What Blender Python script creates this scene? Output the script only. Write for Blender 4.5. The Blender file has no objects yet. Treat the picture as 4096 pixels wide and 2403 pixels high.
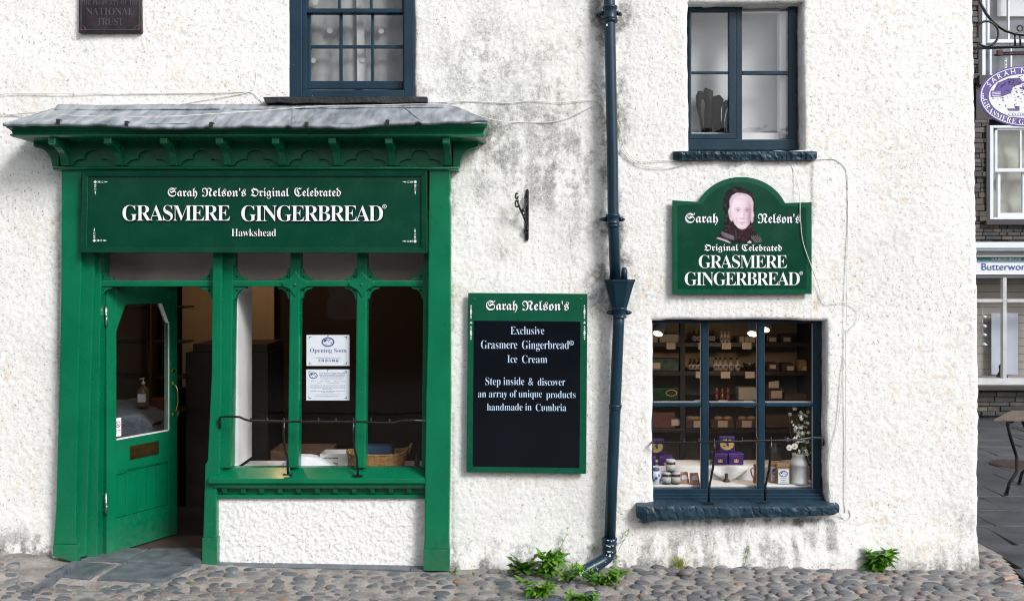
import bpy, bmesh, math, random
import numpy as np
from mathutils import Vector, Matrix
random.seed(7)
SC = bpy.context.scene
COL = SC.collection
R = math.radians

# ------------------------------------------------------------------ camera, sky, sun, exposure
EYE = 2.14; DIST = 7.0; S = 540.0; FPX = 3780.0; UC = 2048.0; VH = 1099.0
cd = bpy.data.cameras.new('camera'); cam = bpy.data.objects.new('camera', cd); COL.objects.link(cam)
cam.location = (0, -DIST, EYE); cam.rotation_euler = (R(90), 0, 0)
cd.sensor_width = 36; cd.lens = 36 * FPX / 4096; cd.shift_y = -(1201.5 - VH) / 4096
cd.clip_start = .05; cd.clip_end = 500
SC.camera = cam
SC.view_settings.view_transform = 'Standard'; SC.view_settings.look = 'None'
SC.view_settings.exposure = 0.30; SC.view_settings.gamma = 1; SC.view_settings.use_curve_mapping = False
SC.cycles.max_bounces = 10; SC.cycles.transparent_max_bounces = 16
SC.cycles.use_denoising = True; SC.cycles.filter_width = 1.1

TO_SUN = Vector((1.0, -1, 1.0)).normalized()
world = bpy.data.worlds.new('World'); SC.world = world; world.use_nodes = True
wn = world.node_tree; wn.nodes.clear()
def N(nt, typ, **kw):
    n = nt.nodes.new(typ)
    for k, v in kw.items(): setattr(n, k, v)
    return n
sky = N(wn, 'ShaderNodeTexSky'); sky.sky_type = 'NISHITA'; sky.sun_disc = False
sky.sun_elevation = math.asin(TO_SUN.z); sky.sun_rotation = math.atan2(TO_SUN.x, TO_SUN.y)
sky.dust_density = 2.5
hs = N(wn, 'ShaderNodeHueSaturation'); hs.inputs['Saturation'].default_value = .22
tc = N(wn, 'ShaderNodeTexCoord'); mp = N(wn, 'ShaderNodeMapping'); mp.inputs['Scale'].default_value = (1, 1, 2.2)
cn = N(wn, 'ShaderNodeTexNoise'); cn.inputs['Scale'].default_value = 1.7; cn.inputs['Detail'].default_value = 7
cn.inputs['Roughness'].default_value = .55
cr = N(wn, 'ShaderNodeValToRGB'); cr.color_ramp.elements[0].position = .32; cr.color_ramp.elements[1].position = .68
cr.color_ramp.elements[0].color = (.62, .66, .72, 1); cr.color_ramp.elements[1].color = (1.75, 1.72, 1.68, 1)
mx = N(wn, 'ShaderNodeMix', data_type='RGBA', blend_type='MULTIPLY'); mx.inputs['Factor'].default_value = 1
bg = N(wn, 'ShaderNodeBackground'); bg.inputs['Strength'].default_value = .118
wo = N(wn, 'ShaderNodeOutputWorld'); L = wn.links.new
L(tc.outputs['Generated'], mp.inputs['Vector']); L(mp.outputs['Vector'], cn.inputs['Vector']); L(cn.outputs['Fac'], cr.inputs['Fac'])
L(sky.outputs[0], hs.inputs['Color']); L(hs.outputs[0], mx.inputs[6]); L(cr.outputs[0], mx.inputs[7])
L(mx.outputs[2], bg.inputs['Color']); L(bg.outputs[0], wo.inputs[0])

sd = bpy.data.lights.new('sun', 'SUN'); sd.energy = 2.35; sd.angle = R(16); sd.color = (1, .985, .96)
so = bpy.data.objects.new('sun', sd); COL.objects.link(so); so.location = (4, -8, 9)
so.rotation_euler = TO_SUN.to_track_quat('Z', 'Y').to_euler()

# ------------------------------------------------------------------ helpers
def P(u, v, y=0.0):
    k = (DIST + y) / DIST
    return Vector(((u - UC) / S * k, y, EYE - (v - VH) / S * k))
def G(u, v, z=0.0):
    d = (EYE - z) * FPX / (v - VH)
    return Vector(((u - UC) / FPX * d, d - DIST, z))

def lin(r, g, b):
    f = lambda c: (c / 255 / 12.92) if c <= 10 else ((c / 255 + .055) / 1.055) ** 2.4
    return (f(r), f(g), f(b))

MATS = {}
def mat(name, col, rough=.5, metal=0, nscale=0, namp=.15, bump=0, bscale=60, spec=.5, chips=0, chipcol=(.7, .7, .68), coord='Object', emit=0, coat=0):
    """painted / plain surface with tonal variation, grain relief and, optionally, chipped spots"""
    if name in MATS: return MATS[name]
    m = bpy.data.materials.new(name); m.use_nodes = True; nt = m.node_tree; b = nt.nodes['Principled BSDF']
    b.inputs['Base Color'].default_value = (*col, 1); b.inputs['Roughness'].default_value = rough
    b.inputs['Metallic'].default_value = metal; b.inputs['Specular IOR Level'].default_value = spec
    b.inputs['Coat Weight'].default_value = coat
    L = nt.links.new; t = N(nt, 'ShaderNodeTexCoord'); src = t.outputs[coord]
    colout = None
    if nscale:
        n = N(nt, 'ShaderNodeTexNoise'); n.inputs['Scale'].default_value = nscale; n.inputs['Detail'].default_value = 6
        L(src, n.inputs['Vector'])
        r = N(nt, 'ShaderNodeValToRGB'); r.color_ramp.elements[0].position = .3; r.color_ramp.elements[1].position = .7
        r.color_ramp.elements[0].color = (*[c * (1 - namp) for c in col], 1)
        r.color_ramp.elements[1].color = (*[min(1, c * (1 + namp)) for c in col], 1)
        L(n.outputs['Fac'], r.inputs['Fac']); colout = r.outputs[0]
        mr = N(nt, 'ShaderNodeMapRange'); mr.inputs[3].default_value = max(.05, rough - .1); mr.inputs[4].default_value = min(1, rough + .12)
        L(n.outputs['Fac'], mr.inputs[0]); L(mr.outputs[0], b.inputs['Roughness'])
    if chips:
        n = N(nt, 'ShaderNodeTexNoise'); n.inputs['Scale'].default_value = 22; n.inputs['Detail'].default_value = 5; n.inputs['Roughness'].default_value = .7
        L(src, n.inputs['Vector'])
        r = N(nt, 'ShaderNodeValToRGB'); r.color_ramp.interpolation = 'CONSTANT'
        r.color_ramp.elements[0].color = (0, 0, 0, 1); r.color_ramp.elements[1].position = chips; r.color_ramp.elements[1].color = (1, 1, 1, 1)
        L(n.outputs['Fac'], r.inputs['Fac'])
        x = N(nt, 'ShaderNodeMix', data_type='RGBA'); x.inputs[6].default_value = (*col, 1); x.inputs[7].default_value = (*chipcol, 1)
        if colout: L(colout, x.inputs[6])
        L(r.outputs[0], x.inputs[0]); colout = x.outputs[2]
    if colout: L(colout, b.inputs['Base Color'])
    if bump:
        n = N(nt, 'ShaderNodeTexNoise'); n.inputs['Scale'].default_value = bscale; n.inputs['Detail'].default_value = 4
        L(src, n.inputs['Vector']); bp = N(nt, 'ShaderNodeBump'); bp.inputs['Strength'].default_value = bump; bp.inputs['Distance'].default_value = .01
        L(n.outputs['Fac'], bp.inputs['Height']); L(bp.outputs[0], b.inputs['Normal'])
    if emit:
        b.inputs['Emission Color'].default_value = (*col, 1); b.inputs['Emission Strength'].default_value = emit
    MATS[name] = m; return m

def glass_mat(name, ior=1.75, tint=(1, 1, 1), wav=.02):
    if name in MATS: return MATS[name]
    m = bpy.data.materials.new(name); m.use_nodes = True; nt = m.node_tree; nt.nodes.clear(); L = nt.links.new
    tr = N(nt, 'ShaderNodeBsdfTransparent'); tr.inputs[0].default_value = (*tint, 1)
    gl = N(nt, 'ShaderNodeBsdfGlossy'); gl.inputs['Roughness'].default_value = .015
    fr = N(nt, 'ShaderNodeFresnel'); fr.inputs[0].default_value = ior
    t = N(nt, 'ShaderNodeTexCoord'); n = N(nt, 'ShaderNodeTexNoise'); n.inputs['Scale'].default_value = 5
    L(t.outputs['Object'], n.inputs['Vector']); bp = N(nt, 'ShaderNodeBump'); bp.inputs['Strength'].default_value = wav; bp.inputs['Distance'].default_value = .02
    L(n.outputs['Fac'], bp.inputs['Height']); L(bp.outputs[0], gl.inputs['Normal'])
    mi = N(nt, 'ShaderNodeMixShader'); o = N(nt, 'ShaderNodeOutputMaterial')
    ge = N(nt, 'ShaderNodeNewGeometry'); iv = N(nt, 'ShaderNodeMath', operation='SUBTRACT'); iv.inputs[0].default_value = 1; L(ge.outputs['Backfacing'], iv.inputs[1])
    mu = N(nt, 'ShaderNodeMath', operation='MULTIPLY'); L(iv.outputs[0], mu.inputs[0]); L(fr.outputs[0], mu.inputs[1])
    L(mu.outputs[0], mi.inputs[0]); L(tr.outputs[0], mi.inputs[1]); L(gl.outputs[0], mi.inputs[2]); L(mi.outputs[0], o.inputs[0])
    MATS[name] = m; return m

class MB:
    def __init__(s): s.v = []; s.f = []; s.sm = []
    def add(s, vs, fs, smooth=False):
        o = len(s.v); s.v += [tuple(p) for p in vs]; s.f += [tuple(i + o for i in f) for f in fs]; s.sm += [smooth] * len(fs); return s
    def hexa(s, p):   # p: 4 front (TL,TR,BR,BL), 4 back
        return s.add(p, [(3, 2, 1, 0), (4, 5, 6, 7), (0, 1, 5, 4), (1, 2, 6, 5), (2, 3, 7, 6), (3, 0, 4, 7)])
    def box(s, x0, x1, y0, y1, z0, z1):
        return s.hexa([(x0, y0, z1), (x1, y0, z1), (x1, y0, z0), (x0, y0, z0), (x0, y1, z1), (x1, y1, z1), (x1, y1, z0), (x0, y1, z0)])
    def slab(s, uv, yf, yb):  # quad given as picture points at depth yf, extruded straight back to yb
        f = [P(u, v, yf) for u, v in uv]; return s.hexa(f + [Vector((p.x, yb, p.z)) for p in f])
    def rect(s, u0, v0, u1, v1, yf, yb): return s.slab([(u0, v0), (u1, v0), (u1, v1), (u0, v1)], yf, yb)
    def prism(s, pts, yf, yb, smooth=False):   # pts (x,z) loop, clockwise seen from the front
        n = len(pts); vs = [(x, yf, z) for x, z in pts] + [(x, yb, z) for x, z in pts]
        fs = [tuple(range(n - 1, -1, -1)), tuple(range(n, 2 * n))]
        o = len(s.v); s.v += vs; s.f += [tuple(i + o for i in f) for f in fs]; s.sm += [False, False]
        for i in range(n): s.f.append((o + i, o + (i + 1) % n, o + n + (i + 1) % n, o + n + i)); s.sm.append(smooth)
        return s
    def uvprism(s, uv, yf, yb, smooth=False):
        return s.prism([(P(u, v, yf).x, P(u, v, yf).z) for u, v in uv], yf, yb, smooth)
    def prismx(s, yz, x0, x1, smooth=False):   # loop in (y,z) extruded along x
        n = len(yz); o = len(s.v); s.v += [(x0, y, z) for y, z in yz] + [(x1, y, z) for y, z in yz]
        s.f += [tuple(o + i for i in range(n)), tuple(o + n + i for i in range(n - 1, -1, -1))]; s.sm += [False, False]
        for i in range(n): s.f.append((o + i, o + n + i, o + n + (i + 1) % n, o + (i + 1) % n)); s.sm.append(smooth)
        return s
    def tube(s, pts, r, seg=8, cap=True, flat=1.0):
        pts = [Vector(p) for p in pts]; n = len(pts); rs = r if isinstance(r, (list, tuple)) else [r] * n
        o = len(s.v); prev = None
        for i, p in enumerate(pts):
            t = (pts[min(i + 1, n - 1)] - pts[max(i - 1, 0)])
            if t.length < 1e-9: t = Vector((0, 0, 1))
            t.normalize()
            if prev is None: a = t.orthogonal().normalized()
            else:
                a = prev - t * prev.dot(t); a = a.normalized() if a.length > 1e-6 else t.orthogonal().normalized()
            prev = a; b = t.cross(a)
            for k in range(seg):
                th = 2 * math.pi * k / seg; s.v.append(tuple(p + (a * math.cos(th) + b * math.sin(th) * flat) * rs[i]))
        for i in range(n - 1):
            for k in range(seg):
                k2 = (k + 1) % seg; s.f.append((o + i * seg + k, o + i * seg + k2, o + (i + 1) * seg + k2, o + (i + 1) * seg + k)); s.sm.append(True)
        if cap:
            s.f.append(tuple(o + k for k in range(seg - 1, -1, -1))); s.sm.append(False)
            s.f.append(tuple(o + (n - 1) * seg + k for k in range(seg))); s.sm.append(False)
        return s
    def lathe(s, c, prof, seg=20, smooth=True):   # prof [(r,z)], around vertical axis through c
        c = Vector(c); o = len(s.v); n = len(prof)
        for r, z in prof:
            for k in range(seg):
                th = 2 * math.pi * k / seg; s.v.append((c.x + r * math.cos(th), c.y + r * math.sin(th), c.z + z))
        for i in range(n - 1):
            for k in range(seg):
                k2 = (k + 1) % seg; s.f.append((o + i * seg + k, o + i * seg + k2, o + (i + 1) * seg + k2, o + (i + 1) * seg + k)); s.sm.append(smooth)
        s.f.append(tuple(o + k for k in range(seg - 1, -1, -1))); s.sm.append(False)
        s.f.append(tuple(o + (n - 1) * seg + k for k in range(seg))); s.sm.append(False)
        return s
    def ball(s, c, r, seg=10, sc=(1, 1, 1)):
        c = Vector(c); n = 6; o = len(s.v)
        for i in range(1, n):
            ph = math.pi * i / n
            for k in range(seg):
                th = 2 * math.pi * k / seg
                s.v.append((c.x + r * sc[0] * math.sin(ph) * math.cos(th), c.y + r * sc[1] * math.sin(ph) * math.sin(th), c.z - r * sc[2] * math.cos(ph)))
        s.v.append((c.x, c.y, c.z - r * sc[2])); s.v.append((c.x, c.y, c.z + r * sc[2])); b = len(s.v) - 2
        for i in range(n - 2):
            for k in range(seg):
                k2 = (k + 1) % seg; s.f.append((o + i * seg + k, o + i * seg + k2, o + (i + 1) * seg + k2, o + (i + 1) * seg + k)); s.sm.append(True)
        for k in range(seg):
            k2 = (k + 1) % seg
            s.f.append((b, o + k2, o + k)); s.f.append((b + 1, o + (n - 2) * seg + k, o + (n - 2) * seg + k2)); s.sm += [True, True]
        return s
    def grid(s, X, Y, Z, smooth=True):   # 2-D arrays
        h, w = X.shape; o = len(s.v)
        s.v += list(map(tuple, np.stack([X.ravel(), Y.ravel(), Z.ravel()], 1).tolist()))
        for j in range(h - 1):
            for i in range(w - 1):
                a = o + j * w + i; s.f.append((a, a + 1, a + w + 1, a + w)); s.sm.append(smooth)
        return s

def mesh(mb, name, m, bevel=0, seg=2, off=(0, 0, 0), autosmooth=False):
    me = bpy.data.meshes.new(name)
    ox, oy, oz = off
    me.from_pydata([(x - ox, y - oy, z - oz) for x, y, z in mb.v], [], mb.f)
    me.polygons.foreach_set('use_smooth', mb.sm)
    if bevel:
        bm = bmesh.new(); bm.from_mesh(me)
        bmesh.ops.recalc_face_normals(bm, faces=bm.faces)
        es = [e for e in bm.edges if len(e.link_faces) == 2 and e.calc_face_angle(0) > .5]
        bmesh.ops.bevel(bm, geom=es, offset=bevel, segments=seg, profile=.6, affect='EDGES', clamp_overlap=True)
        bm.to_mesh(me); bm.free()
    else:
        bm = bmesh.new(); bm.from_mesh(me); bmesh.ops.recalc_face_normals(bm, faces=bm.faces); bm.to_mesh(me); bm.free()
    me.materials.append(m); me.update(); return me

def tag(o, label=None, cat=None, group=None, kind=None):
    if label: o['label'] = label
    if cat: o['category'] = cat
    if group: o['group'] = group
    if kind: o['kind'] = kind
    return o

class Thing:
    """an Empty at the thing's base that parents its parts; shapes are given in place and moved into its frame"""
    def __init__(s, name, label, cat, loc, group=None):
        s.o = bpy.data.objects.new(name, None); COL.objects.link(s.o); s.loc = Vector(loc); s.o.location = s.loc
        s.o.empty_display_size = .05; tag(s.o, label, cat, group)
    def part(s, name, mb, m, parent=None, bevel=0, seg=2, label=None, kind=None):
        me = mb if isinstance(mb, bpy.types.Mesh) else mesh(mb, name, m, bevel, seg, s.loc)
        o = bpy.data.objects.new(name, me); COL.objects.link(o); o.parent = parent or s.o
        if label: o['label'] = label
        if kind: o['kind'] = kind
        return o
def single(name, label, cat, mb, m, loc=(0, 0, 0), bevel=0, group=None, kind=None):
    o = bpy.data.objects.new(name, mesh(mb, name, m, bevel, 2, loc)); COL.objects.link(o); o.location = loc
    return tag(o, label, cat, group, kind)
def copy_tree(o, parent=None):
    c = o.copy(); COL.objects.link(c); c.parent = parent
    for ch in list(o.children): copy_tree(ch, c)
    return c

# ---- numpy value noise
def _h(ix, iy, seed):
    n = (ix.astype(np.int64) * 374761393 + iy.astype(np.int64) * 668265263 + seed * 1274126177) & 0xffffffff
    n = ((n ^ (n >> 13)) * 1274126177) & 0xffffffff
    return ((n ^ (n >> 16)) & 0xffff) / 65535.0
def vnoise(x, y, seed=0):
    ix = np.floor(x); iy = np.floor(y); fx = x - ix; fy = y - iy
    fx = fx * fx * fx * (fx * (fx * 6 - 15) + 10); fy = fy * fy * fy * (fy * (fy * 6 - 15) + 10)
    a = _h(ix, iy, seed); b = _h(ix + 1, iy, seed); c = _h(ix, iy + 1, seed); d = _h(ix + 1, iy + 1, seed)
    return (a * (1 - fx) + b * fx) * (1 - fy) + (c * (1 - fx) + d * fx) * fy
def fbm(x, y, sc, oct=4, seed=0, gain=.5):
    t = np.zeros(np.broadcast(x, y).shape); a = 1; tot = 0
    for i in range(oct):
        t += a * vnoise(x / sc * 2 ** i + 17.3 * i, y / sc * 2 ** i - 9.1 * i, seed + i); tot += a; a *= gain
    return t / tot
def sstep(a, b, x):
    t = np.clip((x - a) / (b - a), 0, 1); return t * t * (3 - 2 * t)

# ---- lettering (the built-in font and its fallback glyphs)
def style(t, st):
    A, a = {'black': (0x1D56C, 0x1D586), 'serif': (0x1D400, 0x1D41A), 'light': (0x1D400, 0x1D41A), 'sans': (None, None)}[st]
    if A is None: return t
    return ''.join(chr(A + ord(c) - 65) if 'A' <= c <= 'Z' else chr(a + ord(c) - 97) if 'a' <= c <= 'z' else c for c in t)
OFFS = {'black': 0, 'serif': -.009, 'light': -.012, 'sans': 0}
_gc = {}
def glyphs(t, st):
    k = (t, st)
    if k in _gc: return _gc[k]
    c = bpy.data.curves.new('t', 'FONT'); c.body = style(t, st); c.size = 1; c.offset = OFFS[st]; c.resolution_u = 4; c.space_character = {'serif': .84, 'light': .98}.get(st, 1)
    o = bpy.data.objects.new('t', c); COL.objects.link(o); bpy.context.view_layer.update()
    me = bpy.data.meshes.new_from_object(o.evaluated_get(bpy.context.evaluated_depsgraph_get()))
    n = len(me.vertices); co = np.empty(n * 3); me.vertices.foreach_get('co', co); co = co.reshape(-1, 3)[:, :2]
    fs = [tuple(p.vertices) for p in me.polygons]
    bpy.data.meshes.remove(me); bpy.data.objects.remove(o); bpy.data.curves.remove(c)
    _gc[k] = (co, fs); return _gc[k]
_cap = {}
def caph(st):
    if st not in _cap: _cap[st] = glyphs('H', st)[0][:, 1].max()
    return _cap[st]
def add_text(mb, t, st, u0, u1, vb, vt, y, slope=0.0, vb1=None):
    """lettering whose left and right ends are at u0,u1, baseline at vb, capitals' top at vt, in the plane y"""
    co, fs = glyphs(t, st); x0, x1 = co[:, 0].min(), co[:, 0].max(); ch = caph(st)
    fx = (co[:, 0] - x0) / (x1 - x0); u = u0 + fx * (u1 - u0)
    v = vb + (fx * (vb1 - vb) if vb1 is not None else 0) - co[:, 1] / ch * (vb - vt)
    mb.add([P(a, b, y) for a, b in zip(u, v)], fs); return mb
def flat(loop, y, mb=None):   # flat print: loop in picture points at depth y
    mb = mb or MB(); mb.add([P(u, v, y) for u, v in loop], [tuple(range(len(loop)))]); return mb
def ell(cu, cv, a, b, n=28, t0=0, t1=2 * math.pi):
    return [(cu + a * math.cos(t0 + (t1 - t0) * i / n), cv + b * math.sin(t0 + (t1 - t0) * i / n)) for i in range(n)]

# ------------------------------------------------------------------ materials
GREEN = (.0025, .165, .062)
M_green = mat('green gloss paint', (.0005, .140, .062), .27, nscale=3, namp=.14, bump=.05, bscale=30, spec=.5)
def weather(m, dirt=(.16, .145, .12), hgt_=.42):
    nt = m.node_tree; b = nt.nodes['Principled BSDF']; L = nt.links.new; src = b.inputs['Base Color'].links[0].from_socket; rsrc = b.inputs['Roughness'].links[0].from_socket
    ge = N(nt, 'ShaderNodeNewGeometry'); sp = N(nt, 'ShaderNodeSeparateXYZ'); L(ge.outputs['Position'], sp.inputs[0])
    mr = N(nt, 'ShaderNodeMapRange'); mr.inputs[1].default_value = hgt_; mr.inputs[2].default_value = -.02; mr.inputs[3].default_value = 0; mr.inputs[4].default_value = .45; L(sp.outputs['Z'], mr.inputs[0])
    n = N(nt, 'ShaderNodeTexNoise'); n.inputs['Scale'].default_value = 24; n.inputs['Detail'].default_value = 7; n.inputs['Roughness'].default_value = .7; L(ge.outputs['Position'], n.inputs['Vector'])
    a = N(nt, 'ShaderNodeMath', operation='ADD'); L(mr.outputs[0], a.inputs[0]); L(n.outputs['Fac'], a.inputs[1])
    r2 = N(nt, 'ShaderNodeMapRange'); r2.inputs[1].default_value = .66; r2.inputs[2].default_value = 1.25; r2.inputs[3].default_value = 0; r2.inputs[4].default_value = .26; L(a.outputs[0], r2.inputs[0])
    x = N(nt, 'ShaderNodeMix', data_type='RGBA'); L(r2.outputs[0], x.inputs[0]); L(src, x.inputs[6]); x.inputs[7].default_value = (*dirt, 1); L(x.outputs[2], b.inputs['Base Color'])
    y_ = N(nt, 'ShaderNodeMath', operation='ADD', use_clamp=True); L(rsrc, y_.inputs[0]); L(r2.outputs[0], y_.inputs[1]); L(y_.outputs[0], b.inputs['Roughness'])
weather(M_green)
M_sign = mat('dark green sign paint', (.0008, .046, .024), .25, nscale=6, namp=.08, spec=.4)
M_signb = mat('sign border green', (.003, .080, .040), .28, nscale=6, namp=.06, spec=.4)
M_navy = mat('navy paint', (.0085, .030, .052), .38, spec=.3, nscale=5, namp=.16, bump=.12, bscale=26, chips=.735)
M_navyc = mat('navy paint on rough stone', (.015, .040, .062), .42, spec=.35, nscale=7, namp=.35, bump=.6, bscale=24, chips=.705)
M_pipe = mat('navy pipe paint', (.008, .030, .052), .32, spec=.35, nscale=4, namp=.15, bump=.05, bscale=40)
M_pipech = mat('chipped navy pipe paint', (.008, .030, .052), .32, spec=.35, nscale=4, namp=.15, bump=.05, bscale=40, chips=.625, chipcol=(.62, .64, .66))
M_white = mat('white lettering', (.82, .84, .88), .5)
M_black = mat('black print', (.006, .007, .008), .45, spec=.15)
M_iron = mat('black iron', (.008, .009, .011), .28, nscale=30, namp=.3, bump=.15, bscale=90)
M_board = mat('black board', (.004, .006, .009), .16, spec=.3, nscale=4, namp=.1)
M_pale = mat('pale blue lettering', (.50, .62, .80), .5)
M_slate = mat('slate', (.105, .122, .140), .55, nscale=9, namp=.35, bump=.35, bscale=22)
M_slated = mat('dark slate', (.018, .018, .020), .5, nscale=9, namp=.4, bump=.8, bscale=30)
M_cream = mat('cream interior wall', (.42, .34, .25), .8, nscale=3, namp=.08)
M_dark = mat('dark interior', (.012, .013, .016), .6, nscale=3, namp=.2)
M_lin = mat('white lining', (.74, .74, .75), .5, nscale=6, namp=.05)
M_cable = mat('white cable', (.70, .69, .65), .5, nscale=20, namp=.12)
M_glass = glass_mat('shop glass', 1.5)
M_glassu = glass_mat('upstairs glass', 1.5, wav=.05)
M_brass = mat('aged brass', (.16, .10, .035), .35, metal=.9, nscale=20, namp=.3)
M_brassb = mat('bright brass', (.75, .50, .16), .22, metal=1)
M_steel = mat('steel', (.6, .62, .62), .25, metal=1)
M_paper = mat('paper', (.70, .75, .82), .7, nscale=4, namp=.03)
M_ink = mat('blue ink', (.05, .06, .22), .6)
M_ink2 = mat('grey ink', (.22, .26, .36), .6)
M_purple = mat('purple tin', (.045, .016, .14), .3, nscale=10, namp=.1)
M_gold = mat('gold print', (.55, .40, .12), .4)
M_wicker = mat('wicker', (.36, .19, .07), .55, nscale=40, namp=.35, bump=.4, bscale=120)
M_card = mat('cardboard', (.10, .055, .03), .8, nscale=8, namp=.12)
M_kraft = mat('kraft paper', (.30, .18, .09), .75, nscale=12, namp=.12)
M_red = mat('red print', (.45, .01, .03), .5)

def rough_mat():
    m = bpy.data.materials.new('painted roughcast'); m.use_nodes = True; nt = m.node_tree; b = nt.nodes['Principled BSDF']; L = nt.links.new
    t = N(nt, 'ShaderNodeTexCoord'); src = t.outputs['Object']
    g = N(nt, 'ShaderNodeAttribute', attribute_name='grime_shade'); oc = N(nt, 'ShaderNodeAttribute', attribute_name='ochre')
    def noise(sc, det=5, ro=.55):
        n = N(nt, 'ShaderNodeTexNoise'); n.inputs['Scale'].default_value = sc; n.inputs['Detail'].default_value = det; n.inputs['Roughness'].default_value = ro
        L(src, n.inputs['Vector']); return n.outputs['Fac']
    def math_(op, a, bb, cl=False):
        n = N(nt, 'ShaderNodeMath', operation=op, use_clamp=cl)
        for i, q in enumerate((a, bb)):
            if isinstance(q, (int, float)): n.inputs[i].default_value = q
            else: L(q, n.inputs[i])
        return n.outputs[0]
    def mixc(f, a, bcol):
        n = N(nt, 'ShaderNodeMix', data_type='RGBA')
        if isinstance(f, (int, float)): n.inputs[0].default_value = f
        else: L(f, n.inputs[0])
        for i, q in ((6, a), (7, bcol)):
            if isinstance(q, tuple): n.inputs[i].default_value = (*q, 1)
            else: L(q, n.inputs[i])
        return n.outputs[2]
    base = mixc(noise(2.2, 3), (.78, .778, .76), (.84, .84, .835))
    # ochre / damp tints
    f_oc = math_('MULTIPLY', math_('SUBTRACT', noise(14, 6, .65), .47), math_('ADD', math_('MULTIPLY', oc.outputs['Fac'], 5.0), .5), True)
    c = mixc(f_oc, base, (.66, .56, .42))
    # scattered dark specks, denser in some areas
    sp = math_('SUBTRACT', noise(58, 3, .65), .60); dens = math_('MULTIPLY', noise(1.8, 3), 17)
    c = mixc(math_('MULTIPLY', sp, dens, True), c, (.27, .25, .225))
    # grime
    nh = math_('ADD', math_('MULTIPLY', math_('SUBTRACT', math_('ADD', math_('MULTIPLY', noise(34, 5, .75), .55), math_('MULTIPLY', noise(95, 3, .6), .45)), .5), 3.6), .55)
    gf = math_('MULTIPLY', math_('SUBTRACT', math_('MULTIPLY', g.outputs['Fac'], 1.45), nh), .95, True)
    c = mixc(math_('MULTIPLY', g.outputs['Fac'], .35), c, (.36, .36, .345))
    c = mixc(math_('MULTIPLY', gf, .62), c, (.20, .20, .19))
    c = mixc(math_('MULTIPLY', gf, math_('MULTIPLY', math_('SUBTRACT', g.outputs['Fac'], .35), 1.6, True)), c, (.12, .12, .112))
    gr = math_('MULTIPLY', math_('SUBTRACT', g.outputs['Fac'], .5), math_('MULTIPLY', math_('SUBTRACT', noise(22, 6, .7), .45), 5.0), True)
    c = mixc(gr, c, (.055, .056, .045))
    L(c, b.inputs['Base Color']); b.inputs['Roughness'].default_value = .78; b.inputs['Specular IOR Level'].default_value = .25
    b1 = N(nt, 'ShaderNodeBump'); b1.inputs['Strength'].default_value = .75; b1.inputs['Distance'].default_value = .004
    L(noise(75, 4, .6), b1.inputs['Height'])
    L(b1.outputs[0], b.inputs['Normal'])
    return m
M_rough = rough_mat()

# ------------------------------------------------------------------ ground
GX = [-6, -3.6, -3.3, -2.2, -.6, 1.0, 3.4, 6]; GZ = [.10, .085, .045, .015, -.03, -.012, -.04, -.05]
def gz(x, y=0):
    z = np.interp(x, GX, GZ)
    return z - .018 * np.exp(-((np.asarray(y) + .60) / .10) ** 2) + .02 * np.clip((-np.asarray(y) - .75), 0, 3)
def xbound(y): return float(np.interp(y, [-2.5, -.9, -.43, -.05, .3, .7], [3.35, 3.42, 3.56, 3.69, 3.78, 3.80]))

def ground_mat():
    m = bpy.data.materials.new('gritty mortar'); m.use_nodes = True; nt = m.node_tree; b = nt.nodes['Principled BSDF']; L = nt.links.new
    t = N(nt, 'ShaderNodeTexCoord')
    n = N(nt, 'ShaderNodeTexNoise'); n.inputs['Scale'].default_value = 6; n.inputs['Detail'].default_value = 7; L(t.outputs['Object'], n.inputs['Vector'])
    r = N(nt, 'ShaderNodeValToRGB'); r.color_ramp.elements[0].color = (.17, .15, .138, 1); r.color_ramp.elements[1].color = (.36, .33, .31, 1)
    r.color_ramp.elements[0].position = .3; r.color_ramp.elements[1].position = .68; L(n.outputs['Fac'], r.inputs['Fac'])
    v = N(nt, 'ShaderNodeTexVoronoi'); v.inputs['Scale'].default_value = 55; L(t.outputs['Object'], v.inputs['Vector'])
    w = N(nt, 'ShaderNodeTexNoise'); w.inputs['Scale'].default_value = 4; L(t.outputs['Object'], w.inputs['Vector'])
    q = N(nt, 'ShaderNodeMath', operation='MULTIPLY'); q.inputs[1].default_value = .36; L(w.outputs['Fac'], q.inputs[0])
    lt = N(nt, 'ShaderNodeMath', operation='LESS_THAN'); L(v.outputs['Distance'], lt.inputs[0]); L(q.outputs[0], lt.inputs[1])
    x = N(nt, 'ShaderNodeMix', data_type='RGBA'); L(lt.outputs[0], x.inputs[0]); L(r.outputs[0], x.inputs[6]); 
    vc = N(nt, 'ShaderNodeValToRGB'); vc.color_ramp.elements[0].color = (.12, .11, .10, 1); vc.color_ramp.elements[1].color = (.50, .49, .47, 1); vc.color_ramp.elements[0].position = .45; vc.color_ramp.elements[1].position = .9
    L(v.outputs['Color'], vc.inputs['Fac']); L(vc.outputs[0], x.inputs[7])
    L(x.outputs[2], b.inputs['Base Color']); b.inputs['Roughness'].default_value = .85
    bp = N(nt, 'ShaderNodeBump'); bp.inputs['Strength'].default_value = .9; bp.inputs['Distance'].default_value = .012
    n2 = N(nt, 'ShaderNodeTexNoise'); n2.inputs['Scale'].default_value = 45; n2.inputs['Detail'].default_value = 5; L(t.outputs['Object'], n2.inputs['Vector'])
    L(n2.outputs['Fac'], bp.inputs['Height']); L(bp.outputs[0], b.inputs['Normal'])
    return m
M_mortar = ground_mat()
xs = np.arange(-4.8, 3.86, .025); ys = np.arange(-2.2, .72, .025)
XX, YY = np.meshgrid(xs, ys)
ZZ = gz(XX, YY) + (fbm(XX, YY, .12, 4, 5) - .5) * .02
keep = []
mb = MB(); mb.v = list(map(tuple, np.stack([XX.ravel(), YY.ravel(), ZZ.ravel()], 1).tolist())); W_ = len(xs)
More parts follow.
